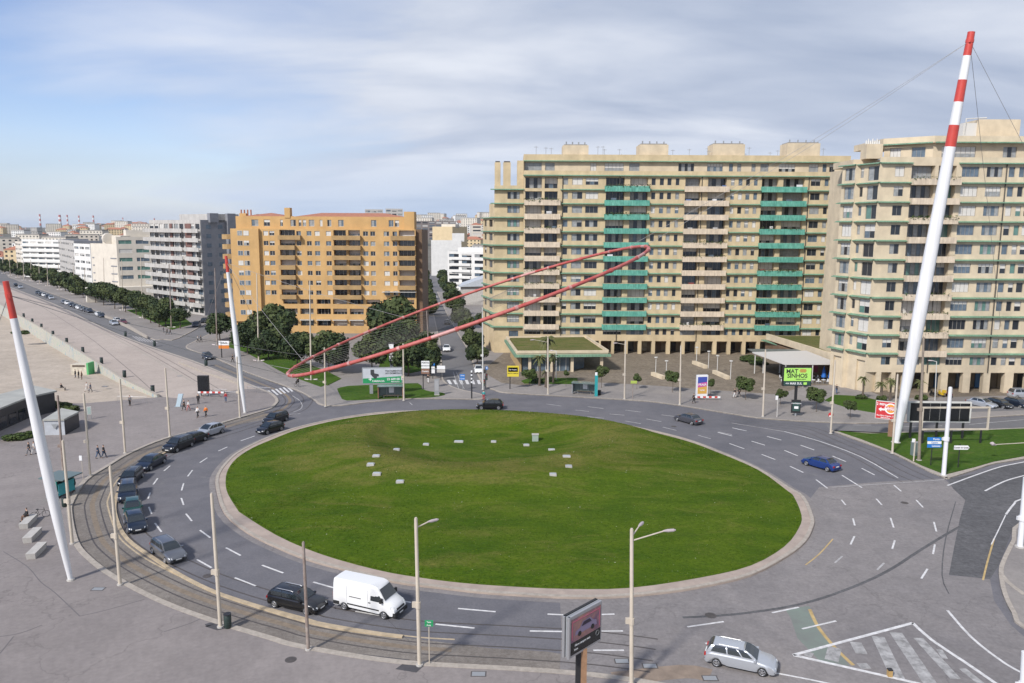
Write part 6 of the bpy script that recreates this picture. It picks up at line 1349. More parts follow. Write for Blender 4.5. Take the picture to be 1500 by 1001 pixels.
# the rotating poster display at the bottom
def display():
    b = G(862, 1040); h_b = zat(857, 958, b); zt1 = 0
    pb = G(862, 1040); r = root('poster_display', (pb.x, pb.y, .12), 0, 'tall silver framed car poster on a wooden post at the bottom edge', 'advertising display')
    # corners from the seen outline, on a vertical plane turned towards the east
    near = onY(834, 940, pb.y - 1.4); far = onY(881, 915, pb.y + .8); d = far - near; d.z = 0; L = d.length; rot = math.atan2(d.y, d.x)
    zt = onY(834, 908.6, near.y).z; zb = onY(835.6, 969, near.y).z; o = Vector((near.x - pb.x, near.y - pb.y, 0))
    X = Matrix.Translation(o) @ Matrix.Rotation(rot, 4, 'Z')
    mb = MB(X); mb.box(0, L, 0, .16, zb, zt, steel); mb.tube([(0, .06, zb), (0, .06, zt)], .1, steel, 10); mb.box(.02, L, .2, .3, zb + .02, zt - .02, greym); mb.box(-.02, L, .34, .52, zb, zt, blackp); mb.tube([(-.02, .42, zb), (-.02, .42, zt)], .1, steel, 10); mb.build('frame', r)
    h = zt - zb; mb = MB(X); y = -.012; pur = mat('poster violet', (.13, .07, .15), .5, 0, .9, col2=(.42, .22, .16)); pk = mat('poster pink', (.5, .12, .18), .5)
    mb.add([(.14, y, zb + h * .36), (L - .1, y, zb + h * .36), (L - .1, y, zt - .2), (.14, y, zt - .2)], [(0, 1, 2, 3)], pur); mb.add([(.14, y, zb + .14), (L - .1, y, zb + .14), (L - .1, y, zb + h * .36), (.14, y, zb + h * .36)], [(0, 1, 2, 3)], black_m)
    for s_ in (.22, L - .25): mb.box(s_, s_ + .05, y - .01, y - .001, zb + h * .42, zt - .4, pk)
    mb.box(.22, L - .2, y - .01, y - .001, zt - .42, zt - .36, pk)
    cpts = [(.4, .50), (.45, .60), (.75, .63), (1.0, .76), (1.55, .77), (1.8, .66), (2.05, .62), (2.1, .5)]; k = L / 2.5
    mb.add([(x * k, y - .012, zb + h * z) for x, z in cpts], [tuple(range(8))[::-1]], mat('poster car lilac', (.25, .2, .3), .4)); mb.add([(x * k, y - .02, zb + h * z) for x, z in ((.88, .65), (1.05, .74), (1.5, .745), (1.68, .65))], [(0, 3, 2, 1)], mat('poster car glass', (.03, .02, .04), .4))
    for x in (.75, 1.75): mb.tube([(x * k, y - .02, zb + h * .5), (x * k, y - .03, zb + h * .5)], .16, black_m, 12)
    text_to(mb, 'GO ELECTRIC', .22, X @ Matrix.Translation((L * .42, y - .01, zb + h * .27)) @ FACE, wt, .004, True) if 0 else None
    mm = MB(); text_to(mm, 'Novo sempre mais', .19, Matrix.Translation((L * .40, y - .01, zb + h * .26)) @ FACE, wt, .003, True); text_to(mm, 'longe', .16, Matrix.Translation((L * .2, y - .01, zb + h * .16)) @ FACE, wt, .003, True)
    mb.add(mm.v, mm.f, wt)
    for a_ in range(12): mb.tube([((L - .42) + .16 * math.cos(a_ * .5236), y - .01, zb + h * .26 + .16 * math.sin(a_ * .5236)), ((L - .42) + .16 * math.cos((a_ + 1) * .5236), y - .01, zb + h * .26 + .16 * math.sin((a_ + 1) * .5236))], .012, greym, 4)
    mb.build('poster', r)
    mb = MB(); c = X @ Vector((L * .45, .25, 0)); mb.box(c.x - .28, c.x + .02, c.y - .2, c.y + .2, 0, zb + .05, blackp); mb.box(c.x + .02, c.x + .38, c.y - .2, c.y + .2, 0, zb + .05, mat('varnished wood', (.26, .15, .085), .6, .2, 2)); mb.build('post', r)
display()
def pole(r, x, y, z0, z1, rad, mt, seg=8, name='pole'): mb = MB(); mb.tube([(x, y, z0), (x, y, z1)], rad, mt, seg); return mb.build(name, r)
blue = mat('sign blue', (.02, .17, .5), .5)
def plates(name, label, base, items, pole_top, mt=blackp, rad=.06, cat='sign', z=.12, group=None):
    """sign post: items (left px, right px, top px, bottom px, material, text, shape)"""
    b = G(*base); b.z = z; r = root(name, b, 0, label, cat, group); d = (CC - b); d.z = 0
    pole(r, 0, 0, 0, zat(*pole_top, b) - z, rad, mt)
    for (x0, x1, y0, y1, m_, tx_, sh) in items:
        p = onY(x0, y0, b.y - .1); q = onY(x1, y1, b.y - .1); w_ = q.x - p.x; h_ = p.z - q.z; mb = MB(); X = Matrix.Translation((p.x - b.x, -.1, q.z - z))
        if sh == 'arrow': mb.add([(0, 0, 0), (w_ * .9, 0, 0), (w_, 0, h_ / 2), (w_ * .9, 0, h_), (0, 0, h_), (0, .06, 0), (w_ * .9, .06, 0), (w_, .06, h_ / 2), (w_ * .9, .06, h_), (0, .06, h_)], [(0, 1, 2, 3, 4), (9, 8, 7, 6, 5)] + [(i, i + 5, (i + 1) % 5 + 5, (i + 1) % 5) for i in range(5)], m_, X)
        elif sh == 'disc': mb.tube([(w_ / 2, 0, h_ / 2), (w_ / 2, .05, h_ / 2)], w_ / 2, m_, 20, X=X)
        else: mb.box(0, w_, 0, .08, 0, h_, m_, X)
        if tx_:
            for (s_, sz, fx, fz, tm) in tx_:
                mm = MB(); text_to(mm, s_, sz, Matrix.Translation((w_ * fx, -.02, h_ * fz)) @ FACE, tm, .004, True); mb.add(mm.v, mm.f, tm, X)
        mb.build('plate', r)
    return r
plates('direction_sign', 'three stacked blue and white direction signs on a black post', (1363, 684), [(1359, 1380, 641, 646.2, blue, [('Porto', .34, .6, .5, wt)], 'arrow'), (1359, 1379, 646.8, 650.6, wt, [('Centro', .28, .5, .5, blue)], ''), (1358.6, 1380, 651, 656, blue, [('Leixoes', .34, .58, .5, wt)], 'arrow')], (1364.5, 638), z=.2)
plates('direction_sign', 'single white arrow sign on a black post in the triangular lawn', (1403, 687), [(1398, 1420, 653, 659, wt, [('Castelo do Queijo', .24, .48, .5, bk)], 'arrow')], (1404.5, 650), z=.2)
plates('road_sign', 'round red no entry sign on the cream post', (1217.5, 635.8), [(1213.8, 1220.6, 604.5, 611.5, mat('sign red', (.55, .03, .03), .5), [('-', 1.6, .5, .42, wt)], 'disc')], (1218.5, 603), rad=.04)
plates('information_board', 'yellow and blue board beside the mouth of the centre street', (747, 571), [(743, 760, 536, 552, mat('board yellow', (.62, .5, .04), .5), [('CENTRO COMERCIAL', .2, .5, .3, bk)], ''), (744.5, 758.5, 538.5, 545, mat('board blue', (.03, .06, .25), .5), [('Mar Shopping', .26, .5, .5, wt)], '')], (747, 536), rad=.09)
plates('information_board', 'white and orange board standing in front of the first dark tree', (325, 525), [(320, 335.6, 499.6, 506, wt, [('AULAS', .5, .5, .5, bk)], ''), (320, 335.6, 506.2, 511, mat('board orange', (.62, .2, .03), .5), None, '')], (326, 500), rad=.12)
plates('tourist_sign', 'white and brown sign panel left of the centre street', (620, 571), [(617, 629, 529, 540, wt, [('PORTO', .4, .5, .75, bk), ('MATOSINHOS', .24, .5, .35, bk)], ''), (617, 629, 540.3, 548, mat('sign brown', (.24, .13, .09), .6), [('Castelo', .4, .5, .5, wt)], '')], (620.5, 529), rad=.08)
plates('tourist_sign', 'narrow white and blue sign panel next to the white and brown one', (634, 556), [(632, 637, 528, 536, blue, [('P', .8, .5, .5, wt)], ''), (632, 637, 536.4, 547, wt, [('HOTEL', .22, .5, .6, bk)], '')], (634.5, 528), rad=.06)
plates('direction_sign', 'pale backs of direction arrows at the left kerb of the centre street', (646, 558), [(640, 652, 536, 541, wt, None, ''), (640, 652, 541.4, 546, greyb, None, '')], (646, 535), rad=.06)
plates('road_sign', 'small square blue sign at the near end of the centre street trees', (642, 545), [(640.5, 644, 517, 522, blue, [('P', .7, .5, .5, wt)], '')], (642, 516), mt=greym)
plates('direction_sign', 'stacked blue direction signs in the mouth of the centre street', (678, 572), [(673.5, 681, 548.5, 552.3, blue, [('Porto', .3, .55, .5, wt)], ''), (673.5, 681, 552.8, 557, blue, [('Centro', .26, .55, .5, wt)], '')], (677.5, 548), mt=greym)
plates('road_sign', 'round blue arrow sign right of the traffic light post', (712, 571), [(710.2, 715.2, 537, 542, blue, [('<', .7, .5, .5, wt)], 'disc')], (712.5, 536), mt=greym, rad=.04)
plates('street_sign', 'green street sign on a thin pole right of the lamp post at the kerb', (629, 975), [(622, 634.5, 909.5, 913.6, ph_green, [('Taxis', .14, .5, .5, wt)], ''), (622, 634.5, 914, 918, ph_green, [('Praia', .14, .5, .5, wt)], '')], (628.5, 909), mt=pole_m, rad=.035)
plates('notice_sign', 'small white notice on a pole behind the teal bus shelter', (122, 705), [(115.5, 120, 668, 675, wt, None, '')], (118, 668), mt=pole_m, rad=.03)
plates('notice_sign', 'yellow and green notice on a brown post before the small round tree', (926.5, 585), [(924, 933, 558, 562, mat('notice lime', (.4, .5, .1), .5), None, '')], (926.5, 558), mt=polerust, rad=.06)
plates('parking_meter', 'slim grey post with white head by the slip road', (1138, 612), [(1136.5, 1139.5, 580, 586, wt, None, '')], (1138, 580), mt=greyb, rad=.09, cat='post')
plates('parking_meter', 'slim post with white head left of the utility cabinet', (1338, 678), [(1336.5, 1340.2, 643, 648, wt, None, '')], (1338.3, 643), mt=pole_m, rad=.08, cat='post', z=.2)
# marker post with stripes, traffic light
b = G(691, 585); r = root('traffic_light', (b.x, b.y, .1), 0, 'black and white striped signal post at the tip of the middle pavement', 'traffic light'); H_ = zat(690, 544, b)
for k in range(8): mb = MB(); mb.tube([(0, 0, H_ * (.5 + k * .0625)), (0, 0, H_ * (.5 + (k + 1) * .0625))], .14, wt if k % 2 else blackp, 8); mb.build('band', r)
mb = MB(); mb.tube([(0, 0, 0), (0, 0, H_ * .5)], .12, blackp, 8); mb.build('pole', r)
b = G(711, 570.5); r = root('traffic_light', (b.x, b.y, .1), 0, 'dark traffic light with two heads beside the pale post at the centre street', 'traffic light'); H_ = zat(711, 552, b)
pole(r, 0, 0, 0, H_, .06, blackp)
for z_, x_ in ((H_ * .95, .2), (H_ * .5, -.3)):
    mb = MB(); mb.box(x_ - .2, x_ + .2, -.2, .15, z_ - .6, z_ + .6, blackp)
    for k, c in enumerate((redl, mat('amber lens', (.3, .16, .02)), mat('green lens', (.02, .15, .07)))): mb.tube([(x_, -.22, z_ + .38 - k * .38), (x_, -.2, z_ + .38 - k * .38)], .12, c, 10)
    mb.build('signal_head', r)
b = G(640, 580.5); r = root('totem', (b.x, b.y, .12), 0, 'grey information totem on the middle pavement', 'totem'); H_ = zat(640, 556.5, b); mb = MB(); mb.box(-.42, .42, -.15, .15, 0, H_, greym); mb.box(-.46, .46, -.19, .19, 0, .2, concrete); mb.build('body', r); mb = MB(); mb.box(-.34, .34, -.17, -.15, H_ * .3, H_ * .92, mat('totem panel', (.33, .33, .34), .4)); mb.build('panel', r)
def totem(base, x0, x1, top, label, post=True):
    b = G(*base); r = root('totem', (b.x, b.y, .12), 0, label, 'totem'); Ht = zat(base[0], top, b) - .12; w_ = (onY(x1, base[1], b.y).x - onY(x0, base[1], b.y).x) / 2; mb = MB(); mb.box(-w_, w_, -.2, .2, Ht * .45, Ht, blackp); mb.box(-w_ * .6, w_ * .6, -.1, .1, 0, Ht * .45, greym); mb.build('body', r)
    for k in range(3): mb = MB(); mb.box(-w_ * .85, w_ * .85, -.23, -.2, Ht * (.48 + k * .17), Ht * (.62 + k * .17), wt if k != 1 else greyb); mb.build('panel', r)
totem((574, 553), 568, 576, 502, 'black and white totem sign between the trees left of the centre street')
tealm = mat('teal paint', (.03, .32, .33), .4); shglass = mat('shelter glass', (.13, .18, .17), .1, .2, 1, spec=.7)
def shelter(a, b, top, label, extra=None, poster=wt, end=greym):
    p, q = G(*a), G(*b); L = (q - p).length; r = root('bus_shelter', (p.x, p.y, .12), math.atan2(q.y - p.y, q.x - p.x), label, 'bus shelter'); Hs = zat(*top, p) - .12
    mb = MB(); mb.box(-.15, L + .15, -.2, 1.6, Hs - .12, Hs, shglass); mb.build('roof', r)
    mb = MB(); mb.box(0, L, 1.45, 1.5, .25, Hs - .2, shglass); mb.build('back_panel', r)
    for x_ in (0, L * .33, L * .66, L): mb = MB(); mb.box(x_ - .05, x_ + .05, 1.4, 1.56, 0, Hs - .12, greym); mb.build('post', r)
    for x_ in (0, L): mb = MB(); mb.box(x_ - .06, x_ + .06, .1, 1.3, .2, Hs - .2, end); mb.build('end_panel', r)
    mb = MB(); mb.box(L * .15, L * .85, .9, 1.3, .45, .52, bark); mb.box(L * .2, L * .22, 1.0, 1.2, 0, .45, greym); mb.box(L * .78, L * .8, 1.0, 1.2, 0, .45, greym); mb.build('bench', r)
    mb = MB(); mb.box(L * .42, L * .62, 1.38, 1.44, Hs * .38, Hs * .8, poster); mb.build('poster', r); return r, L, Hs
shelter((554, 586.5), (590, 586), (556, 566), 'glass bus shelter below the pharmacy billboard', end=mat('poster end panel', (.3, .15, .1), .5, .3, 3))
shelter((838, 579), (871, 581), (838, 560.5), 'glass bus shelter on the north pavement in front of the pavilion')
b = G(873, 581.5); r = root('totem', (b.x, b.y, .12), 0, 'teal bus stop totem at the right end of the glass shelter', 'totem'); Ht = zat(873, 551, b); mb = MB(); mb.box(-.25, .25, -.2, .2, 0, Ht, tealm); mb.build('body', r); mb = MB(); mb.tube([(0, 0, Ht), (0, 0, Ht + .5)], .22, wt, 8); mb.build('cap', r)
b = G(878, 580); r = tag(ob('litter_bin', (lambda m_: (m_.tube([(0, 0, 0), (0, 0, .9)], [.28, .3], blackp, 10), m_.build('litter_bin', mesh_only=True))[1])(MB()), None, (b.x, b.y, .12)), 'dark litter bin right of the teal bus stop totem', 'litter bin')
r, L_, Hs_ = shelter((86, 733), (111, 722), (88, 703), 'teal bus shelter beside the nearest white mast, facing the tram line', poster=mat('teal poster', (.05, .33, .36), .5), end=mat('green shelter poster', (.03, .35, .3), .4))
mb = MB(); mb.box(-.2, L_ + .2, -.9, 2.2, Hs_, Hs_ + .12, mat('pale teal roof', (.12, .16, .16), .5)); mb.build('canopy', r)
for c in ((.05, 'a'),): mb = MB(); mb.box(.1, L_ - .1, .0, .06, .3, Hs_ * .75, mat('teal poster', (.05, .33, .36), .5)); mb.build('front_panel', r)
# black screen, leaning slab, barriers, kiosks
b = G(299, 581); r = root('outdoor_screen', (b.x, b.y, .12), 0, 'tall black screen standing at the end of the promenade', 'screen'); Ht = zat(299, 551.3, b); w_ = .95
mb = MB(); mb.box(-w_, w_, -.25, .25, .5, Ht, blackp); mb.build('casing', r); mb = MB(); mb.box(-w_ + .12, w_ - .12, -.28, -.25, .62, Ht - .12, black_m); mb.build('screen', r); 
for s_ in (-1, 1): mb = MB(); mb.box(s_ * .6 - .15, s_ * .6 + .15, -.2, .2, 0, .5, greym); mb.build('leg', r)
redw = mat('barrier red', (.5, .06, .05), .6)
def barrier(x, y, n, label, a=0, mts=(wt, redw), h=1.0):
    b = G(x, y); r = root('barrier', (b.x, b.y, .12), R(a), label, 'barrier', None)
    for k in range(n): mb = MB(); mb.box(k * .5, k * .5 + .5, 0, .1, h - .3, h, mts[k % 2]); mb.build('plank_band', r)
    for k in (0, n // 2, n): mb = MB(); mb.box(k * .5 - .04, k * .5 + .04, .1, .2, 0, h, greym); mb.build('leg', r)
barrier(290, 583, 9, 'red and white barrier in front of the black screen'); barrier(1017, 587.5, 9, 'red and white barrier at the foot of the beach poster', h=.7)
def railing(x, y, L, label, a=0):
    b = G(x, y); r = root('crowd_barrier', (b.x, b.y, .12), R(a), label, 'barrier', None); mb = MB(); mb.tube([(0, 0, 0), (0, 0, 1.1), (L, 0, 1.1), (L, 0, 0)], .03, steel, 5); mb.build('frame', r)
    mb = MB(); n = int(L / .18)
    for k in range(1, n): mb.tube([(L * k / n, 0, .15), (L * k / n, 0, 1.1)], .012, steel, 4)
    mb.build('bars', r)
for i, (x, y, a) in enumerate(((172, 591, 0), (193, 592, -2), (312, 580, -8), (330, 584, -10), (363, 576, -20), (378, 577, -15))): railing(x, y, 2.6, ['left grey crowd barrier at the top of the beach ramp', 'right grey crowd barrier at the top of the beach ramp', 'grey crowd barrier just right of the black screen', 'grey crowd barrier left of the mast at the tram bend', 'grey crowd barrier right of the mast, left one', 'grey crowd barrier right of the mast, right one'][i], a)
b = G(261, 597); r = root('info_slab', (b.x, b.y, .12), 0, 'leaning pale blue slab standing in the plaza', 'slab'); Ht = zat(264, 578, b); mb = MB(); mb.add([(-.35, -.2, 0), (.35, -.2, 0), (.35, .2, 0), (-.35, .2, 0), (.2, -.15, Ht), (.95, -.15, Ht), (.95, .15, Ht), (.2, .15, Ht)], [(3, 2, 1, 0), (4, 5, 6, 7), (0, 1, 5, 4), (1, 2, 6, 5), (2, 3, 7, 6), (3, 0, 4, 7)], mat('pale blue slab', (.42, .52, .58), .4)); mb.build('slab', r); mb = MB(); mb.box(-.6, .6, -.4, .4, -.02, .06, greym); mb.build('foot', r)
pinkm = [mat('poster sky blue', (.05, .08, .35), .5), mat('poster magenta', (.5, .08, .3), .5), mat('poster sand', (.6, .35, .08), .5)]
def b5(mb, L, a, b):
    h = b - a
    for k, (z0_, z1_, m_) in enumerate(((.12, .42, pinkm[2]), (.42, .62, pinkm[1]), (.62, .92, pinkm[0]))): mb.add([(.15, -.01, a + h * z0_), (L - .15, -.01, a + h * (z0_ + (.06 if k else 0))), (L - .15, -.01, a + h * (z1_ + .06 if k < 2 else z1_)), (.15, -.01, a + h * z1_)], [(0, 1, 2, 3)], m_)
    TX(mb, 'PRAIA', .55, L * .5, a + h * .55, wt); TX(mb, 'verao', .4, L * .5, a + h * .3, wt)
board('poster_stand', 'poster', 'large colourful beach poster in a white frame', (1020, 586), (1036, 585.5), (1020, 550), (1020, 581), .5, b5, (.2, .8), frame=wt)
def b6(mb, L, a, b): mb.add([(.15, -.01, a + .3), (L - .15, -.01, a + .3), (L - .15, -.01, b - .3), (.15, -.01, b - .3)], [(0, 1, 2, 3)], dgreen); TX(mb, 'CONTINENTE', .24, L * .5, b - .55, wt); mb.box(L * .3, L * .75, -.03, -.012, a + .7, a + 1.1, wt)
board('poster_stand', 'poster', 'small black framed poster stand below the lime green board', (1158.5, 610.5), (1172, 611), (1158.5, 586), (1158.5, 605), .3, b6, (.5,), frame=blackp)
board('notice_board', 'notice board', 'pale glass notice board behind the cream post in the plaza', (128, 616), (134.7, 615.5), (128, 596), (128, 608), .1, lambda mb, L, a, b: mb.add([(.1, -.01, a + .1), (L - .1, -.01, a + .1), (L - .1, -.01, b - .1), (.1, -.01, b - .1)], [(0, 1, 2, 3)], mat('pale mint board', (.4, .5, .46), .4)), (.1, .9), frame=wframe, legw=.04)
def solid(name, cat, label, pts, top_at, mt, roofm, over=.3, z=.12, rz=.25, opening=None):
    q = [G(*p).to_2d() for p in pts]; r = root(name, (q[0].x, q[0].y, z), 0, label, cat); Ht = zat(*top_at[0], q[top_at[1]]) - z; o = q[0]; poly = [tuple(p - o) for p in q]
    mb = MB(); mb.prism(poly, 0, Ht, mt); mb.build('wall', r); c = sum((Vector(p) for p in poly), Vector((0, 0))) / len(poly); P2 = [tuple(c + (Vector(p) - c) * (1 + over / 5)) for p in poly]; mb = MB(); mb.prism(P2, Ht, Ht + rz, roofm, bottom=True); mb.build('roof', r); return r, q, Ht
darkclad = mat('dark metal cladding', (.035, .035, .04), .4, .15, 2)
r, q, Ht = solid('beach_bar', 'building', 'low black clad beach building with a pale flat roof at the left edge', [(-60, 660), (42, 614), (82, 604), (50, 596), (-60, 628)], ((42, 584), 1), darkclad, mat('pale flat roof', (.34, .34, .31), .8, .15, .4))
for k in range(5):
    a_, b_ = (q[0] - q[0]).lerp(q[1] - q[0], .25 + k * .15), (q[0] - q[0]).lerp(q[1] - q[0], .36 + k * .15); mb = MB(); mb.strip([a_ + Vector((.0, -.05)), b_ + Vector((.0, -.05))], .12, .3, Ht * .6, glass_d); mb.build('window', r)
r, q, Ht = solid('kiosk', 'kiosk', 'small grey and white kiosk box in the plaza', [(66, 639), (95.5, 638.5), (116, 627), (92, 622)], ((95.5, 616), 1), mat('kiosk grey', (.42, .44, .47), .6, .1, 1), mat('pale flat roof', (.34, .34, .31)), over=.3)
mb = MB(); mb.add([(1.0, -.03, 1.6), (2.0, -.03, 1.6), (1.5, -.03, .9)], [(0, 2, 1)], greym); mb.build('logo', r)
mb = MB(); d_ = (q[2] - q[1]); mb.strip([q[1] - q[0] + d_ * .03 + Vector((.05, -.03)), q[2] - q[0] + Vector((.05, -.03))], .1, .05, Ht - .05, darkclad); mb.build('side_shutter', r)
b = Gb(122, 548); r = root('beach_hut', b, 0, 'white hut with open counter and green side at the foot of the graffiti wall', 'hut'); mb = MB(); mb.box(-1.9, 1.4, -1.2, 1.2, 0, 2.2, mat('hut cream', (.52, .47, .38), .8, .2, 1.5)); mb.build('wall', r); mb = MB(); mb.box(1.4, 1.8, -1.2, 1.2, 0, 2.5, mat('hut green', (.1, .4, .15), .6)); mb.build('side', r); mb = MB(); mb.box(-1.5, 1.1, -1.24, -1.2, 1.7, 2.1, bark); mb.build('opening', r)
# concrete benches
for i, (x, y) in enumerate(((42, 770), (48, 790), (54, 813))):
    b = G(x, y); r = root('bench', (b.x, b.y, .12), head((x - 8, y + 8), (x + 9, y - 9)), ['concrete block bench with the seated cyclist', 'middle concrete block bench', 'nearest concrete block bench'][i], 'bench', 'three concrete benches in the plaza'); mb = MB(); mb.add([(-1.25, -.36, 0), (1.25, -.36, 0), (1.25, .36, 0), (-1.25, .36, 0), (-1.35, -.4, .55), (1.35, -.4, .55), (1.35, .4, .55), (-1.35, .4, .55)], [(3, 2, 1, 0), (4, 5, 6, 7), (0, 1, 5, 4), (1, 2, 6, 5), (2, 3, 7, 6), (3, 0, 4, 7)], concrete); mb.build('seat', r); mb = MB(); mb.box(-1.2, 1.2, -.3, .3, .02 - .1, .001, greym); mb.build('plinth', r)
# litter bins
binm = MB(); binm.tube([(0, 0, 0), (0, 0, .1), (0, 0, .95), (0, 0, 1.05)], [.22, .27, .27, .2], mat('dark green bin', (.02, .035, .03), .5), 14); binb = binm.build('body', mesh_only=True, smooth=40); binm = MB(); binm.tube([(0, 0, 1.05), (0, 0, 1.1)], .29, blackp, 14); binl = binm.build('lid', mesh_only=True)
BN = [((334, 922), 'dark green litter bin beside the cream post at the tram kerb', 1.0, None), ((95, 744), 'dark bin in front of the teal bus shelter', 1, None), ((119, 697), 'x', 1, None)][:2] + [((x, y), 'one of the small dark bins along the promenade wall', 1.25, 'bins along the promenade wall') for x, y in ((35, 466), (47.6, 474), (61, 482), (78, 493), (98, 504), (121.6, 518), (149, 534), (182.6, 554), (224, 577))] + [((184, 493.5), 'dark bin at the avenue zebra crossing', 1.25, None), ((226.6, 508), 'dark bin at the corner of the side street', 1.25, None), ((302, 537), 'dark bin at the avenue kerb left of the tram bend mast', 1.25, None)]
for (p_, l, s_, g_) in BN:
    b = G(*p_); r = root('litter_bin', (b.x, b.y, .13), 0, l, 'litter bin', g_); r.scale = (s_,) * 3; ob('body', binb, r); ob('lid', binl, r)
# graffiti wall along the beach
mb = MB(); r = root('graffiti_wall', (wall_l[0].x, wall_l[0].y, 0), 0, 'long retaining wall with faded graffiti between promenade and beach', 'wall'); o2 = wall_l[0]
WL = [p - o2 for p in wall_l] + [wfar - o2]; M_ = bpy.data.materials.new('graffiti wall render'); M_.use_nodes = True; t_ = M_.node_tree; bs = t_.nodes['Principled BSDF']; bs.inputs['Roughness'].default_value = .9
tcn = t_.nodes.new('ShaderNodeTexCoord'); nz_ = t_.nodes.new('ShaderNodeTexNoise'); nz_.inputs['Scale'].default_value = .45; nz_.inputs['Detail'].default_value = 6; nz_.inputs['Distortion'].default_value = 2; t_.links.new(tcn.outputs['Object'], nz_.inputs[0])
rp_ = t_.nodes.new('ShaderNodeValToRGB'); e_ = rp_.color_ramp.elements; e_[0].position = .35; e_[0].color = (.22, .32, .36, 1); e_[1].position = .7; e_[1].color = (.45, .40, .33, 1)
for p_, c_ in ((.43, (.40, .38, .33)), (.55, (.44, .40, .34)), (.60, (.28, .38, .28)), (.63, (.46, .42, .36))): x_ = e_.new(p_); x_.color = (*c_, 1)
t_.links.new(nz_.outputs[0], rp_.inputs[0]); t_.links.new(rp_.outputs[0], bs.inputs['Base Color'])
mb.strip(WL, .35, -3.3, .5, M_); mb.build('wall', r); mb = MB(); mb.strip(WL, .5, .5, .6, kerb_m); mb.build('coping', r)
# low wall of the avenue verge, lawn wall
mb = MB(); mb.strip([p for p in g2([(262, 533), (300, 548), (345, 563), (352, 566)])], .15, .1, .5, kerb_m); tag(mb.build('low_wall'), 'low kerb wall between promenade and avenue near the mast', 'wall')
mb = MB(); mb.strip(g2([(154, 466), (185, 480), (216, 497)]), .3, .1, .9, kerb_m); tag(mb.build('low_wall'), 'low pale wall between avenue and tree lawn', 'wall')
# square walls with lamp columns
for i, (a, c) in enumerate((((956, 551), (972, 557)), ((1016, 534), (1034, 541)), ((1046, 548), (1066, 557)))):
    p, q = G(*a), G(*c); L = (q - p).length; r = root('wall_bench', (p.x, p.y, .13), math.atan2(q.y - p.y, q.x - p.x), ['nearest low wall with two small lamps on the square', 'furthest low wall with two small lamps on the square', 'low wall with two small lamps behind the beach poster'][i], 'low wall', 'low walls with lamps on the square'); mb = MB(); mb.box(0, L, -.4, .4, 0, .7, beige2); mb.build('wall', r)
    for x_ in (.1, L - .1): o = pole(r, x_, .6, 0, 3.6, .07, wframe); mb = MB(); mb.tube([(x_, .6, 3.6), (x_, .6, 3.75)], .35, wframe, 12); mb.build('lamp_head', r)
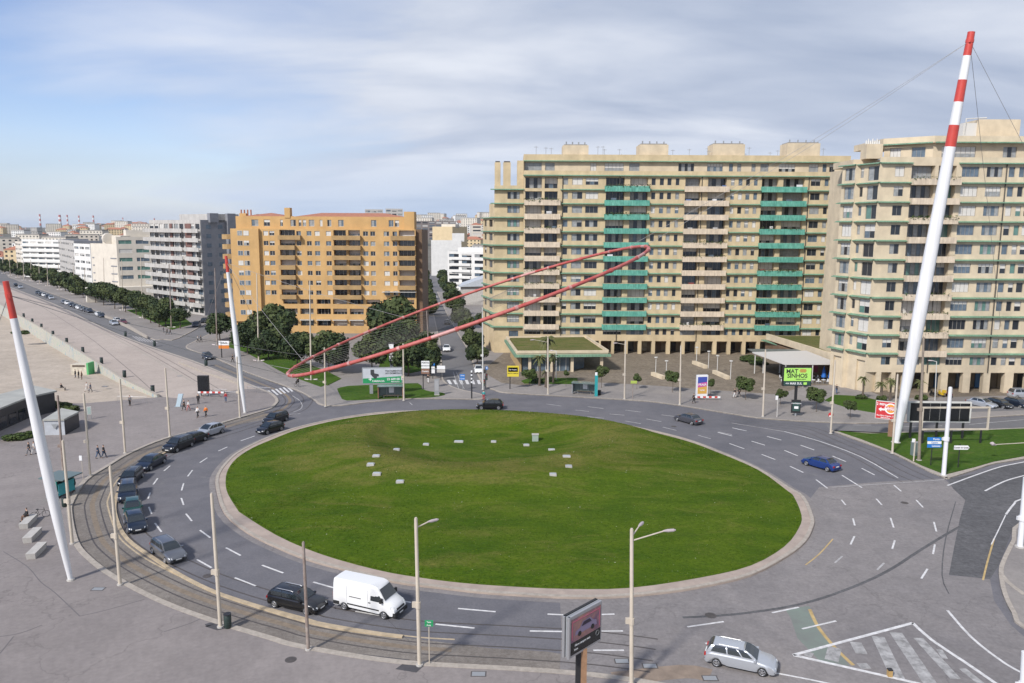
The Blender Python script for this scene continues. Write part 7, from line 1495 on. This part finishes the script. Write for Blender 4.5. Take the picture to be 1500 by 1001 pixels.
# restaurant terrace
def terrace():
    p = G(1150, 562); q = G(1228, 562)
    r = root('terrace_canopy', (p.x, p.y, .13), 0, 'white sloping canopy over the restaurant terrace', 'canopy'); Z1 = zat(1154, 534.5, p); L = q.x - p.x
    mb = MB(); mb.add([(-.3, 0, Z1), (L, 0, Z1 + .1), (L - 2.5, 11, Z1 + .9), (-3.5, 10, Z1 + .7), (-.3, 0, Z1 - .2), (L, 0, Z1 - .1), (L - 2.5, 11, Z1 + .7), (-3.5, 10, Z1 + .5)], [(0, 1, 2, 3), (7, 6, 5, 4), (0, 4, 5, 1), (1, 5, 6, 2), (2, 6, 7, 3), (3, 7, 4, 0)], mat('canopy fabric', (.5, .48, .45), .7)); mb.build('roof', r)
    for x_, y_ in ((0, .2), (L * .5, .2), (L - .3, .2), (-3, 9.6), (L - 3, 10.6)): mb = MB(); mb.box(x_ - .08, x_ + .08, y_ - .08, y_ + .08, 0, Z1 - .15 + .05 * y_, wframe); mb.build('post', r)
    for k in range(3): mb = MB(); x_ = L * (.35 + .17 * k); mb.box(x_, x_ + L * .14, 5.0, 5.1, 1.2, 2.6, mat('dark red panel', (.22, .02, .05), .5)); mb.build('menu_panel', r)
    p2 = G(1118, 548); r2 = root('pergola', (p2.x, p2.y, .13), 0, 'dark grey pergola roof left of the white canopy', 'pergola'); Z2 = zat(1120, 521, p2); L2 = G(1190, 548).x - p2.x
    mb = MB(); mb.box(-1, L2, 0, 8, Z2 - .15, Z2, mat('pergola grey', (.13, .14, .13), .6, .2, 1)); mb.build('roof', r2)
    for k in range(4): mb = MB(); mb.box(L2 * k / 3 - .1, L2 * k / 3 + .1, .1, .3, 0, Z2 - .15, wframe); mb.build('post', r2)
    tbm = MB(); tbm.tube([(0, 0, .72), (0, 0, .76)], .4, wt, 12); tbm.tube([(0, 0, 0), (0, 0, .72)], .04, greym, 6); tm = tbm.build('cafe_table', mesh_only=True)
    chm = MB(); chm.box(-.22, .22, -.22, .22, .42, .46, wt); chm.box(-.22, .22, .18, .22, .46, .9, wt); [chm.box(x - .02, x + .02, y - .02, y + .02, 0, .42, greym) for x in (-.2, .2) for y in (-.2, .2)]; cm = chm.build('cafe_chair', mesh_only=True)
    rr = random.Random(4)
    for k in range(12):
        b_ = G(1150 + (k % 6) * 14 + rr.uniform(-2, 2), 563 + (k // 6) * 6 - 6); o = ob('cafe_table', tm, None, (b_.x, b_.y, .13)); tag(o, 'one of the small white cafe tables on the terrace', 'table', 'cafe tables on the terrace')
        for s_ in (-1, 1): o = ob('cafe_chair', cm, None, (b_.x + s_ * .75, b_.y, .13), s_ * -R(90)); tag(o, 'one of the white chairs on the restaurant terrace', 'chair', 'cafe chairs on the terrace')
    um = [(1153, 566), (1176, 569), (1206, 559), (1216, 560), (1224, 559), (1234, 560)]
    umb_cl = mat('blue parasol fabric', (.02, .14, .5), .6); umb_lt = mat('light blue parasol fabric', (.05, .32, .5), .6)
    for k, (x, y) in enumerate(um):
        b_ = G(x, y); r3 = root('parasol', (b_.x, b_.y, .13), 0, ['closed blue parasol left below the lime board', 'closed blue parasol right below the lime board', 'leftmost closed blue parasol under the cream post', 'closed blue parasol just left of the cream post', 'light blue closed parasol between two darker ones', 'closed blue parasol nearest the tower'][k], 'parasol', 'closed parasols of the terrace'); pole(r3, 0, 0, 0, 3.0, .04, wframe, 6); mb = MB(); mb.tube([(0, 0, .7), (0, 0, .8), (0, 0, 2.0), (0, 0, 2.9)], [.42, .45, .3, .05], umb_lt if k == 4 else umb_cl, 8); mb.build('canopy', r3)
terrace()
b = G(1339.5, 669); r = root('utility_cabinet', (b.x, b.y, .2), 0, 'grey green utility cabinet in the triangular lawn', 'cabinet'); mb = MB(); mb.box(-.45, .45, -.3, .3, 0, 1.7, mat('cabinet green grey', (.16, .2, .19), .6)); mb.box(-.48, .48, -.33, .33, 1.7, 1.78, greym); mb.build('body', r); mb = MB(); mb.box(-.02, .02, -.32, -.3, .1, 1.6, blackp); mb.build('door_gap', r)
b = G(1303, 991); r = root('bollard', (b.x, b.y, .01), 0, 'yellow and black bollard on the hatched triangle at the bottom', 'bollard'); mb = MB(); mb.box(-.14, .14, -.14, .14, 0, .45, mat('bollard ochre', (.4, .26, .1), .6)); mb.box(-.15, .15, -.15, .15, .45, .52, blackp); mb.build('post', r)
# bunker lights set in the mound
for i, (x, y, w_) in enumerate(((580.8, 660, 1.1), (624, 652, 1.1), (672, 648, 1.7), (723, 648, 1.0), (771, 653, 1.1), (808, 660, 1.2), (830, 670, 1.3), (833, 684, 1.1), (810, 696, 1.1), (586, 706.5, 1.2), (552, 695, 1.3), (543, 681.5, 1.2), (551, 669, 1.2))):
    p = gm(x, y); r = root('floodlight_pit', p - Vector((0, 0, .1)), 0, ['pale floodlight box second from the left in the upper left arc of the mound', 'floodlight box left of the widest one in the mound', 'widest pale floodlight box at the back of the mound hollow', 'floodlight box right of the widest one in the mound', 'floodlight box just below the upright cabinet in the mound', 'floodlight box right of the upright cabinet', 'floodlight box at the upper right of the mound hollow', 'rightmost floodlight box of the mound hollow', 'lowest floodlight box on the right of the mound hollow', 'lowest floodlight box on the left of the mound hollow', 'floodlight box above the lowest left one', 'leftmost floodlight box of the mound hollow', 'floodlight box just above the leftmost one'][i], 'floodlight', 'floodlight boxes in the mound')
    mb = MB(); w_ *= .72; mb.box(-w_ / 2, w_ / 2, -.3, .35, 0, .26, concrete); mb.build('housing', r); mb = MB(); mb.box(-w_ / 2 + .1, w_ / 2 - .1, -.2, .25, .26, .31, mat('floodlight glass', (.38, .42, .44), .2)); mb.build('lens', r)
p = gm(784, 646); r = root('control_cabinet', p - Vector((0, 0, .1)), 0, 'upright pale green cabinet in the mound hollow', 'cabinet'); mb = MB(); mb.box(-.42, .42, -.3, .3, 0, 1.0, mat('pale cabinet green', (.3, .36, .31), .6)); mb.build('body', r); mb = MB(); mb.box(-.48, .48, -.36, .36, 1.0, 1.06, concrete); mb.build('lid', r)

# ------------------------------------------------------------------ people
def skin(verts, edges, radii, root_i=0, sub=1):
    me = bpy.data.meshes.new('person'); me.from_pydata([Vector(v) for v in verts], edges, []); o = bpy.data.objects.new('person', me); COL.objects.link(o)
    o.modifiers.new('skin', 'SKIN'); sv = me.skin_vertices[0].data
    for i, r_ in enumerate(radii): sv[i].radius = r_ if isinstance(r_, tuple) else (r_, r_)
    sv[root_i].use_root = True; s_ = o.modifiers.new('sub', 'SUBSURF'); s_.levels = sub; s_.render_levels = sub
    m2 = bpy.data.meshes.new_from_object(o.evaluated_get(bpy.context.evaluated_depsgraph_get())); bpy.data.objects.remove(o)
    for p_ in m2.polygons: p_.use_smooth = True
    m2.materials.clear(); m2.materials.append(MATS['skin tone']); return m2
mat('skin tone', (.50, .31, .22), .6)
def pose(kind):
    J = {'pel': (0, 0, .95), 'sp': (0, 0, 1.2), 'ch': (0, .0, 1.38), 'nk': (0, 0, 1.52), 'hd': (.015, 0, 1.64), 'tp': (.01, 0, 1.73)}
    fx = {'stand': (0, 0), 'walk': (.26, -.24), 'sit': (.45, .45)}[kind]
    for s, nm in ((1, 'L'), (-1, 'R')):
        f = fx[0] if s > 0 else fx[1]
        if kind == 'sit':
            J['hip' + nm] = (0, s * .09, .93); J['kn' + nm] = (.44, s * .11, .95); J['an' + nm] = (.46, s * .11, .53); J['to' + nm] = (.64, s * .12, .49)
        else:
            J['hip' + nm] = (0, s * .09, .90); J['kn' + nm] = (f * .6 + .03, s * .10, .50); J['an' + nm] = (f - (.04 if f < 0 else 0), s * .10, .09 + (.06 if f < 0 else 0)); J['to' + nm] = (f + .17, s * .12, .03 + (.02 if f < 0 else 0))
        g_ = -f * .8 if kind == 'walk' else .05
        J['sh' + nm] = (0, s * .17, 1.42); J['el' + nm] = (g_ * .4 - .03, s * .24, 1.14); J['wr' + nm] = (g_ + .06, s * .24, .90)
        if kind == 'sit': J['el' + nm] = (.06, s * .24, 1.16); J['wr' + nm] = (.30, s * .15, 1.02)
    if kind == 'sit': J = {k: (v[0], v[1], v[2] - .40) for k, v in J.items()}
    RD = {'pel': .14, 'sp': .13, 'ch': .15, 'nk': .055, 'hd': .098, 'tp': .07, 'hip': .095, 'kn': .06, 'an': .042, 'to': .03, 'sh': .062, 'el': .045, 'wr': .03}
    ks = list(J); idx = {k: i for i, k in enumerate(ks)}; rad = [RD[k] if k in RD else RD[k[:-1]] for k in ks]
    V = [J[k] for k in ks]; E = [('pel', 'sp'), ('sp', 'ch'), ('ch', 'nk'), ('nk', 'hd'), ('hd', 'tp')]
    for n_ in 'LR': E += [('pel', 'hip' + n_), ('hip' + n_, 'kn' + n_), ('kn' + n_, 'an' + n_), ('an' + n_, 'to' + n_), ('ch', 'sh' + n_), ('sh' + n_, 'el' + n_), ('el' + n_, 'wr' + n_)]
    E = [(idx[a], idx[b]) for a, b in E]
    for n_ in 'LR':   # palm, four fingers and a thumb
        wv = Vector(J['wr' + n_]); d_ = (wv - Vector(J['el' + n_])).normalized(); sdv = Vector((1, 0, 0)).cross(d_).normalized(); fw_ = d_.cross(sdv).normalized(); pv = wv + d_ * .07; V.append(tuple(pv)); rad.append(.032); pi_ = len(V) - 1; E.append((idx['wr' + n_], pi_))
        for k, ln in enumerate((.075, .085, .08, .065)):
            b0 = pv + d_ * .03 + fw_ * (-.03 + k * .02); V.append(tuple(b0)); rad.append(.010); E.append((pi_, len(V) - 1)); V.append(tuple(b0 + d_ * ln * .8 + sdv * .02)); rad.append(.008); E.append((len(V) - 2, len(V) - 1))
        V.append(tuple(wv + d_ * .05 + fw_ * .06)); rad.append(.011); E.append((pi_, len(V) - 1))
    body = skin(V, E, rad)
    def sub(keys, edges, rr):
        return skin([J[k] for k in keys], [(keys.index(a), keys.index(b)) for a, b in edges], rr)
    jk = ['sp', 'pel', 'ch', 'nk2', 'shL', 'elL', 'wrL', 'shR', 'elR', 'wrR']; J['nk2'] = tuple(Vector(J['nk']) - Vector((0, 0, .05)))
    jacket = sub(jk, [('pel', 'sp'), ('sp', 'ch'), ('ch', 'nk2'), ('ch', 'shL'), ('shL', 'elL'), ('elL', 'wrL'), ('ch', 'shR'), ('shR', 'elR'), ('elR', 'wrR')], [.155, .165, .175, .075, .088, .066, .05, .088, .066, .05])
    tk = ['pel', 'hipL', 'knL', 'anL', 'hipR', 'knR', 'anR']; trousers = sub(tk, [('pel', 'hipL'), ('hipL', 'knL'), ('knL', 'anL'), ('pel', 'hipR'), ('hipR', 'knR'), ('knR', 'anR')], [.15, .115, .08, .062, .115, .08, .062])
    hd = Vector(J['hd']); hair = skin([hd + Vector((-.02, 0, .0)), hd + Vector((-.01, 0, .075)), hd + Vector((.02, 0, .10))], [(0, 1), (1, 2)], [.103, .098, .06])
    shoes = []
    for n_ in 'LR': a_, t_2 = Vector(J['an' + n_]), Vector(J['to' + n_]); shoes.append(skin([a_ - Vector((.04, 0, .05)), t_2 + Vector((.02, 0, .01))], [(0, 1)], [.055, .042]))
    return body, jacket, trousers, hair, shoes
POSE = {k: pose(k) for k in ('stand', 'walk', 'sit')}
def cloth(nm, c): return mat(nm, c, .85, .15, 6)
CL = {'black': cloth('black cloth', (.02, .02, .022)), 'white': cloth('white cloth', (.62, .6, .58)), 'navy': cloth('navy cloth', (.03, .05, .09)), 'red': cloth('red cloth', (.35, .03, .04)), 'orange': cloth('orange cloth', (.65, .17, .02)), 'grey': cloth('grey cloth', (.17, .17, .18)), 'pink': cloth('pink cloth', (.55, .2, .2)), 'denim': cloth('denim', (.07, .11, .19)), 'hair': mat('dark hair', (.03, .02, .015), .7), 'fair': mat('fair hair', (.2, .13, .07), .7), 'brown': cloth('brown cloth', (.12, .07, .05)), 'teal': cloth('teal cloth', (.05, .3, .3))}
def person(x, y, kind, jk, tr, ang, label, group=None, z=.12, pt=None, s=1.0):
    b = pt or G(x, y); r = root('person', (b.x, b.y, b.z if pt else z), R(ang), label, 'person', group); r.scale = (s,) * 3; m5 = POSE[kind]
    for nm, me, c in (('body', m5[0], None), ('jacket', m5[1], jk), ('trousers', m5[2], tr), ('hair', m5[3], 'hair'), ('shoe', m5[4][0], 'black'), ('shoe', m5[4][1], 'black')):
        o = ob(nm, me, r)
        if c: o.material_slots[0].link = 'OBJECT'; o.material_slots[0].material = CL[c]
    return r
PP = [(43, 668, 'walk', 'black', 'grey', 200, 'person in a black jacket with a white bag strap, left of the nearest mast'), (50.5, 667, 'walk', 'white', 'white', 200, 'person in white clothes half hidden by the nearest mast'), (144, 673, 'walk', 'navy', 'denim', 20, 'left one of the two walkers in dark jackets'), (152.5, 672.5, 'walk', 'black', 'navy', 20, 'right one of the two walkers in dark jackets'),
 (190.7, 595.5, 'stand', 'grey', 'black', 260, 'person in dark clothes standing between the two crowd barriers'), (270, 602, 'walk', 'black', 'black', 200, 'person in black beside the leaning pale slab'), (276.5, 603, 'walk', 'white', 'pink', 200, 'person in white and pink next to the one in black'), (290.7, 593, 'stand', 'black', 'black', 90, 'person in black standing below the black screen'), (290, 613, 'walk', 'white', 'black', 250, 'person in a white top and black trousers'), (302, 612, 'walk', 'orange', 'black', 250, 'person in a bright orange jacket'), (331, 590.5, 'stand', 'red', 'denim', 270, 'person in a red jacket and blue jeans'),
 (109, 722, 'stand', 'black', 'black', 180, 'person in black waiting at the teal bus shelter'), (1016, 592, 'walk', 'black', 'black', 0, 'person in black at the foot of the beach poster'), (1076, 584, 'walk', 'black', 'white', 180, 'left walker with white trousers on the north pavement'), (1082.5, 582, 'walk', 'black', 'black', 180, 'right walker in black on the north pavement'), (627, 562.5, 'walk', 'black', 'white', 90, 'person with white trousers at the sign panels'), (708.5, 587.5, 'stand', 'teal', 'red', 90, 'person in teal and red at the tip of the middle pavement'),
 (245, 491, 'walk', 'black', 'black', 180, 'left person in black at the side street corner'), (249.6, 491, 'walk', 'black', 'navy', 180, 'right person in black at the side street corner'), (239.5, 488, 'stand', 'grey', 'grey', 0, 'person in grey left of the pair at the side street corner'), (290, 502.5, 'walk', 'white', 'black', 0, 'left person of the pair walking on the avenue corner'), (294.5, 502, 'walk', 'black', 'black', 0, 'right person of the pair walking on the avenue corner'), (341, 531.5, 'walk', 'black', 'black', 200, 'person in black on the pavement beside the white and orange board'), (1225, 578, 'stand', 'black', 'denim', 0, 'guest standing on the terrace near the tower')]
for p in PP: person(*p)
for i, (x, y, k, j, t, l) in enumerate(((110.7, 553.5, 'stand', 'black', 'navy', 'left one of three people before the beach hut'), (115.5, 554.5, 'stand', 'black', 'black', 'middle one of three people before the beach hut'), (120, 556, 'stand', 'brown', 'brown', 'right one of three people before the beach hut'), (127.5, 573.5, 'walk', 'white', 'white', 'person in white on the beach ramp'), (133, 575, 'walk', 'navy', 'grey', 'person in navy beside the one in white on the beach ramp'))): person(0, 0, k, j, t, 200, l, None, pt=Gb(x, y))
q = Gb(90, 572); person(0, 0, 'sit', 'black', 'black', 0, 'person in black sitting on the beach edge wall', None, pt=q + Vector((0, 0, .0)))
b = G(38, 766); b.z = .12; person(0, 0, 'sit', 'black', 'brown', 225, 'person in black sitting on the furthest concrete bench', None, pt=Vector((b.x + .1, b.y + .1, .17)))
mb = MB(); mb.box(-.8, .8, -.3, .3, -.5, .5, kerb_m); o = mb.build('beach_wall', loc=q + Vector((-.1, 0, 0))); tag(o, 'short low wall under the person sitting at the beach edge', 'wall')
def bicycle(p, ang, label):
    r = root('bicycle', (p.x, p.y, .12), ang, label, 'bicycle'); 
    for x_ in (-.52, .52):
        mb = MB(); n_ = 16
        for k in range(n_): a, c = 2 * math.pi * k / n_, 2 * math.pi * (k + 1) / n_; mb.tube([(x_ + .34 * math.cos(a), 0, .34 + .34 * math.sin(a)), (x_ + .34 * math.cos(c), 0, .34 + .34 * math.sin(c))], .022, tyre, 5, False)
        for k in range(6): mb.tube([(x_, 0, .34), (x_ + .33 * math.cos(k), 0, .34 + .33 * math.sin(k))], .005, steel, 3)
        mb.build('wheel', r)
    mb = MB(); [mb.tube([a, c], .02, blackp, 5) for a, c in (((-.52, 0, .34), (-.05, 0, .3)), ((-.05, 0, .3), (.4, 0, .8)), ((-.2, 0, .85), (.4, 0, .82)), ((-.05, 0, .3), (-.2, 0, .9)), ((-.52, 0, .34), (-.18, 0, .8)), ((.52, 0, .34), (.38, 0, .95)))]; mb.build('frame', r)
    mb = MB(); mb.tube([(.36, -.28, .98), (.38, 0, .96), (.36, .28, .98)], .015, trim, 5); mb.build('handlebar', r); mb = MB(); mb.box(-.32, -.08, -.07, .07, .9, .95, trim); mb.build('saddle', r)
bicycle(G(44, 765) + Vector((.5, .9, 0)), R(30), 'bicycle leaning beside the bench with the seated person')
pc = G(436, 568); bicycle(pc, R(150), 'bicycle ridden past the avenue zebra crossing'); person(0, 0, 'sit', 'black', 'black', 150, 'cyclist in black riding by the avenue zebra crossing', None, pt=Vector((pc.x + .15, pc.y - .1, .62)))

# ------------------------------------------------------------------ sea air
mb = MB(); mb.box(-9000, 9500, -400, 9200, -5.2, 72, white_m); hzo = mb.build('haze'); hm_ = bpy.data.materials.new('sea haze'); hm_.use_nodes = True; tt = hm_.node_tree; tt.nodes.clear(); oo = tt.nodes.new('ShaderNodeOutputMaterial'); pv = tt.nodes.new('ShaderNodeVolumePrincipled'); pv.inputs['Color'].default_value = (.80, .88, 1, 1); pv.inputs['Density'].default_value = .000045; tt.links.new(pv.outputs[0], oo.inputs['Volume']); hzo.data.materials.clear(); hzo.data.materials.append(hm_); hzo['kind'] = 'stuff'
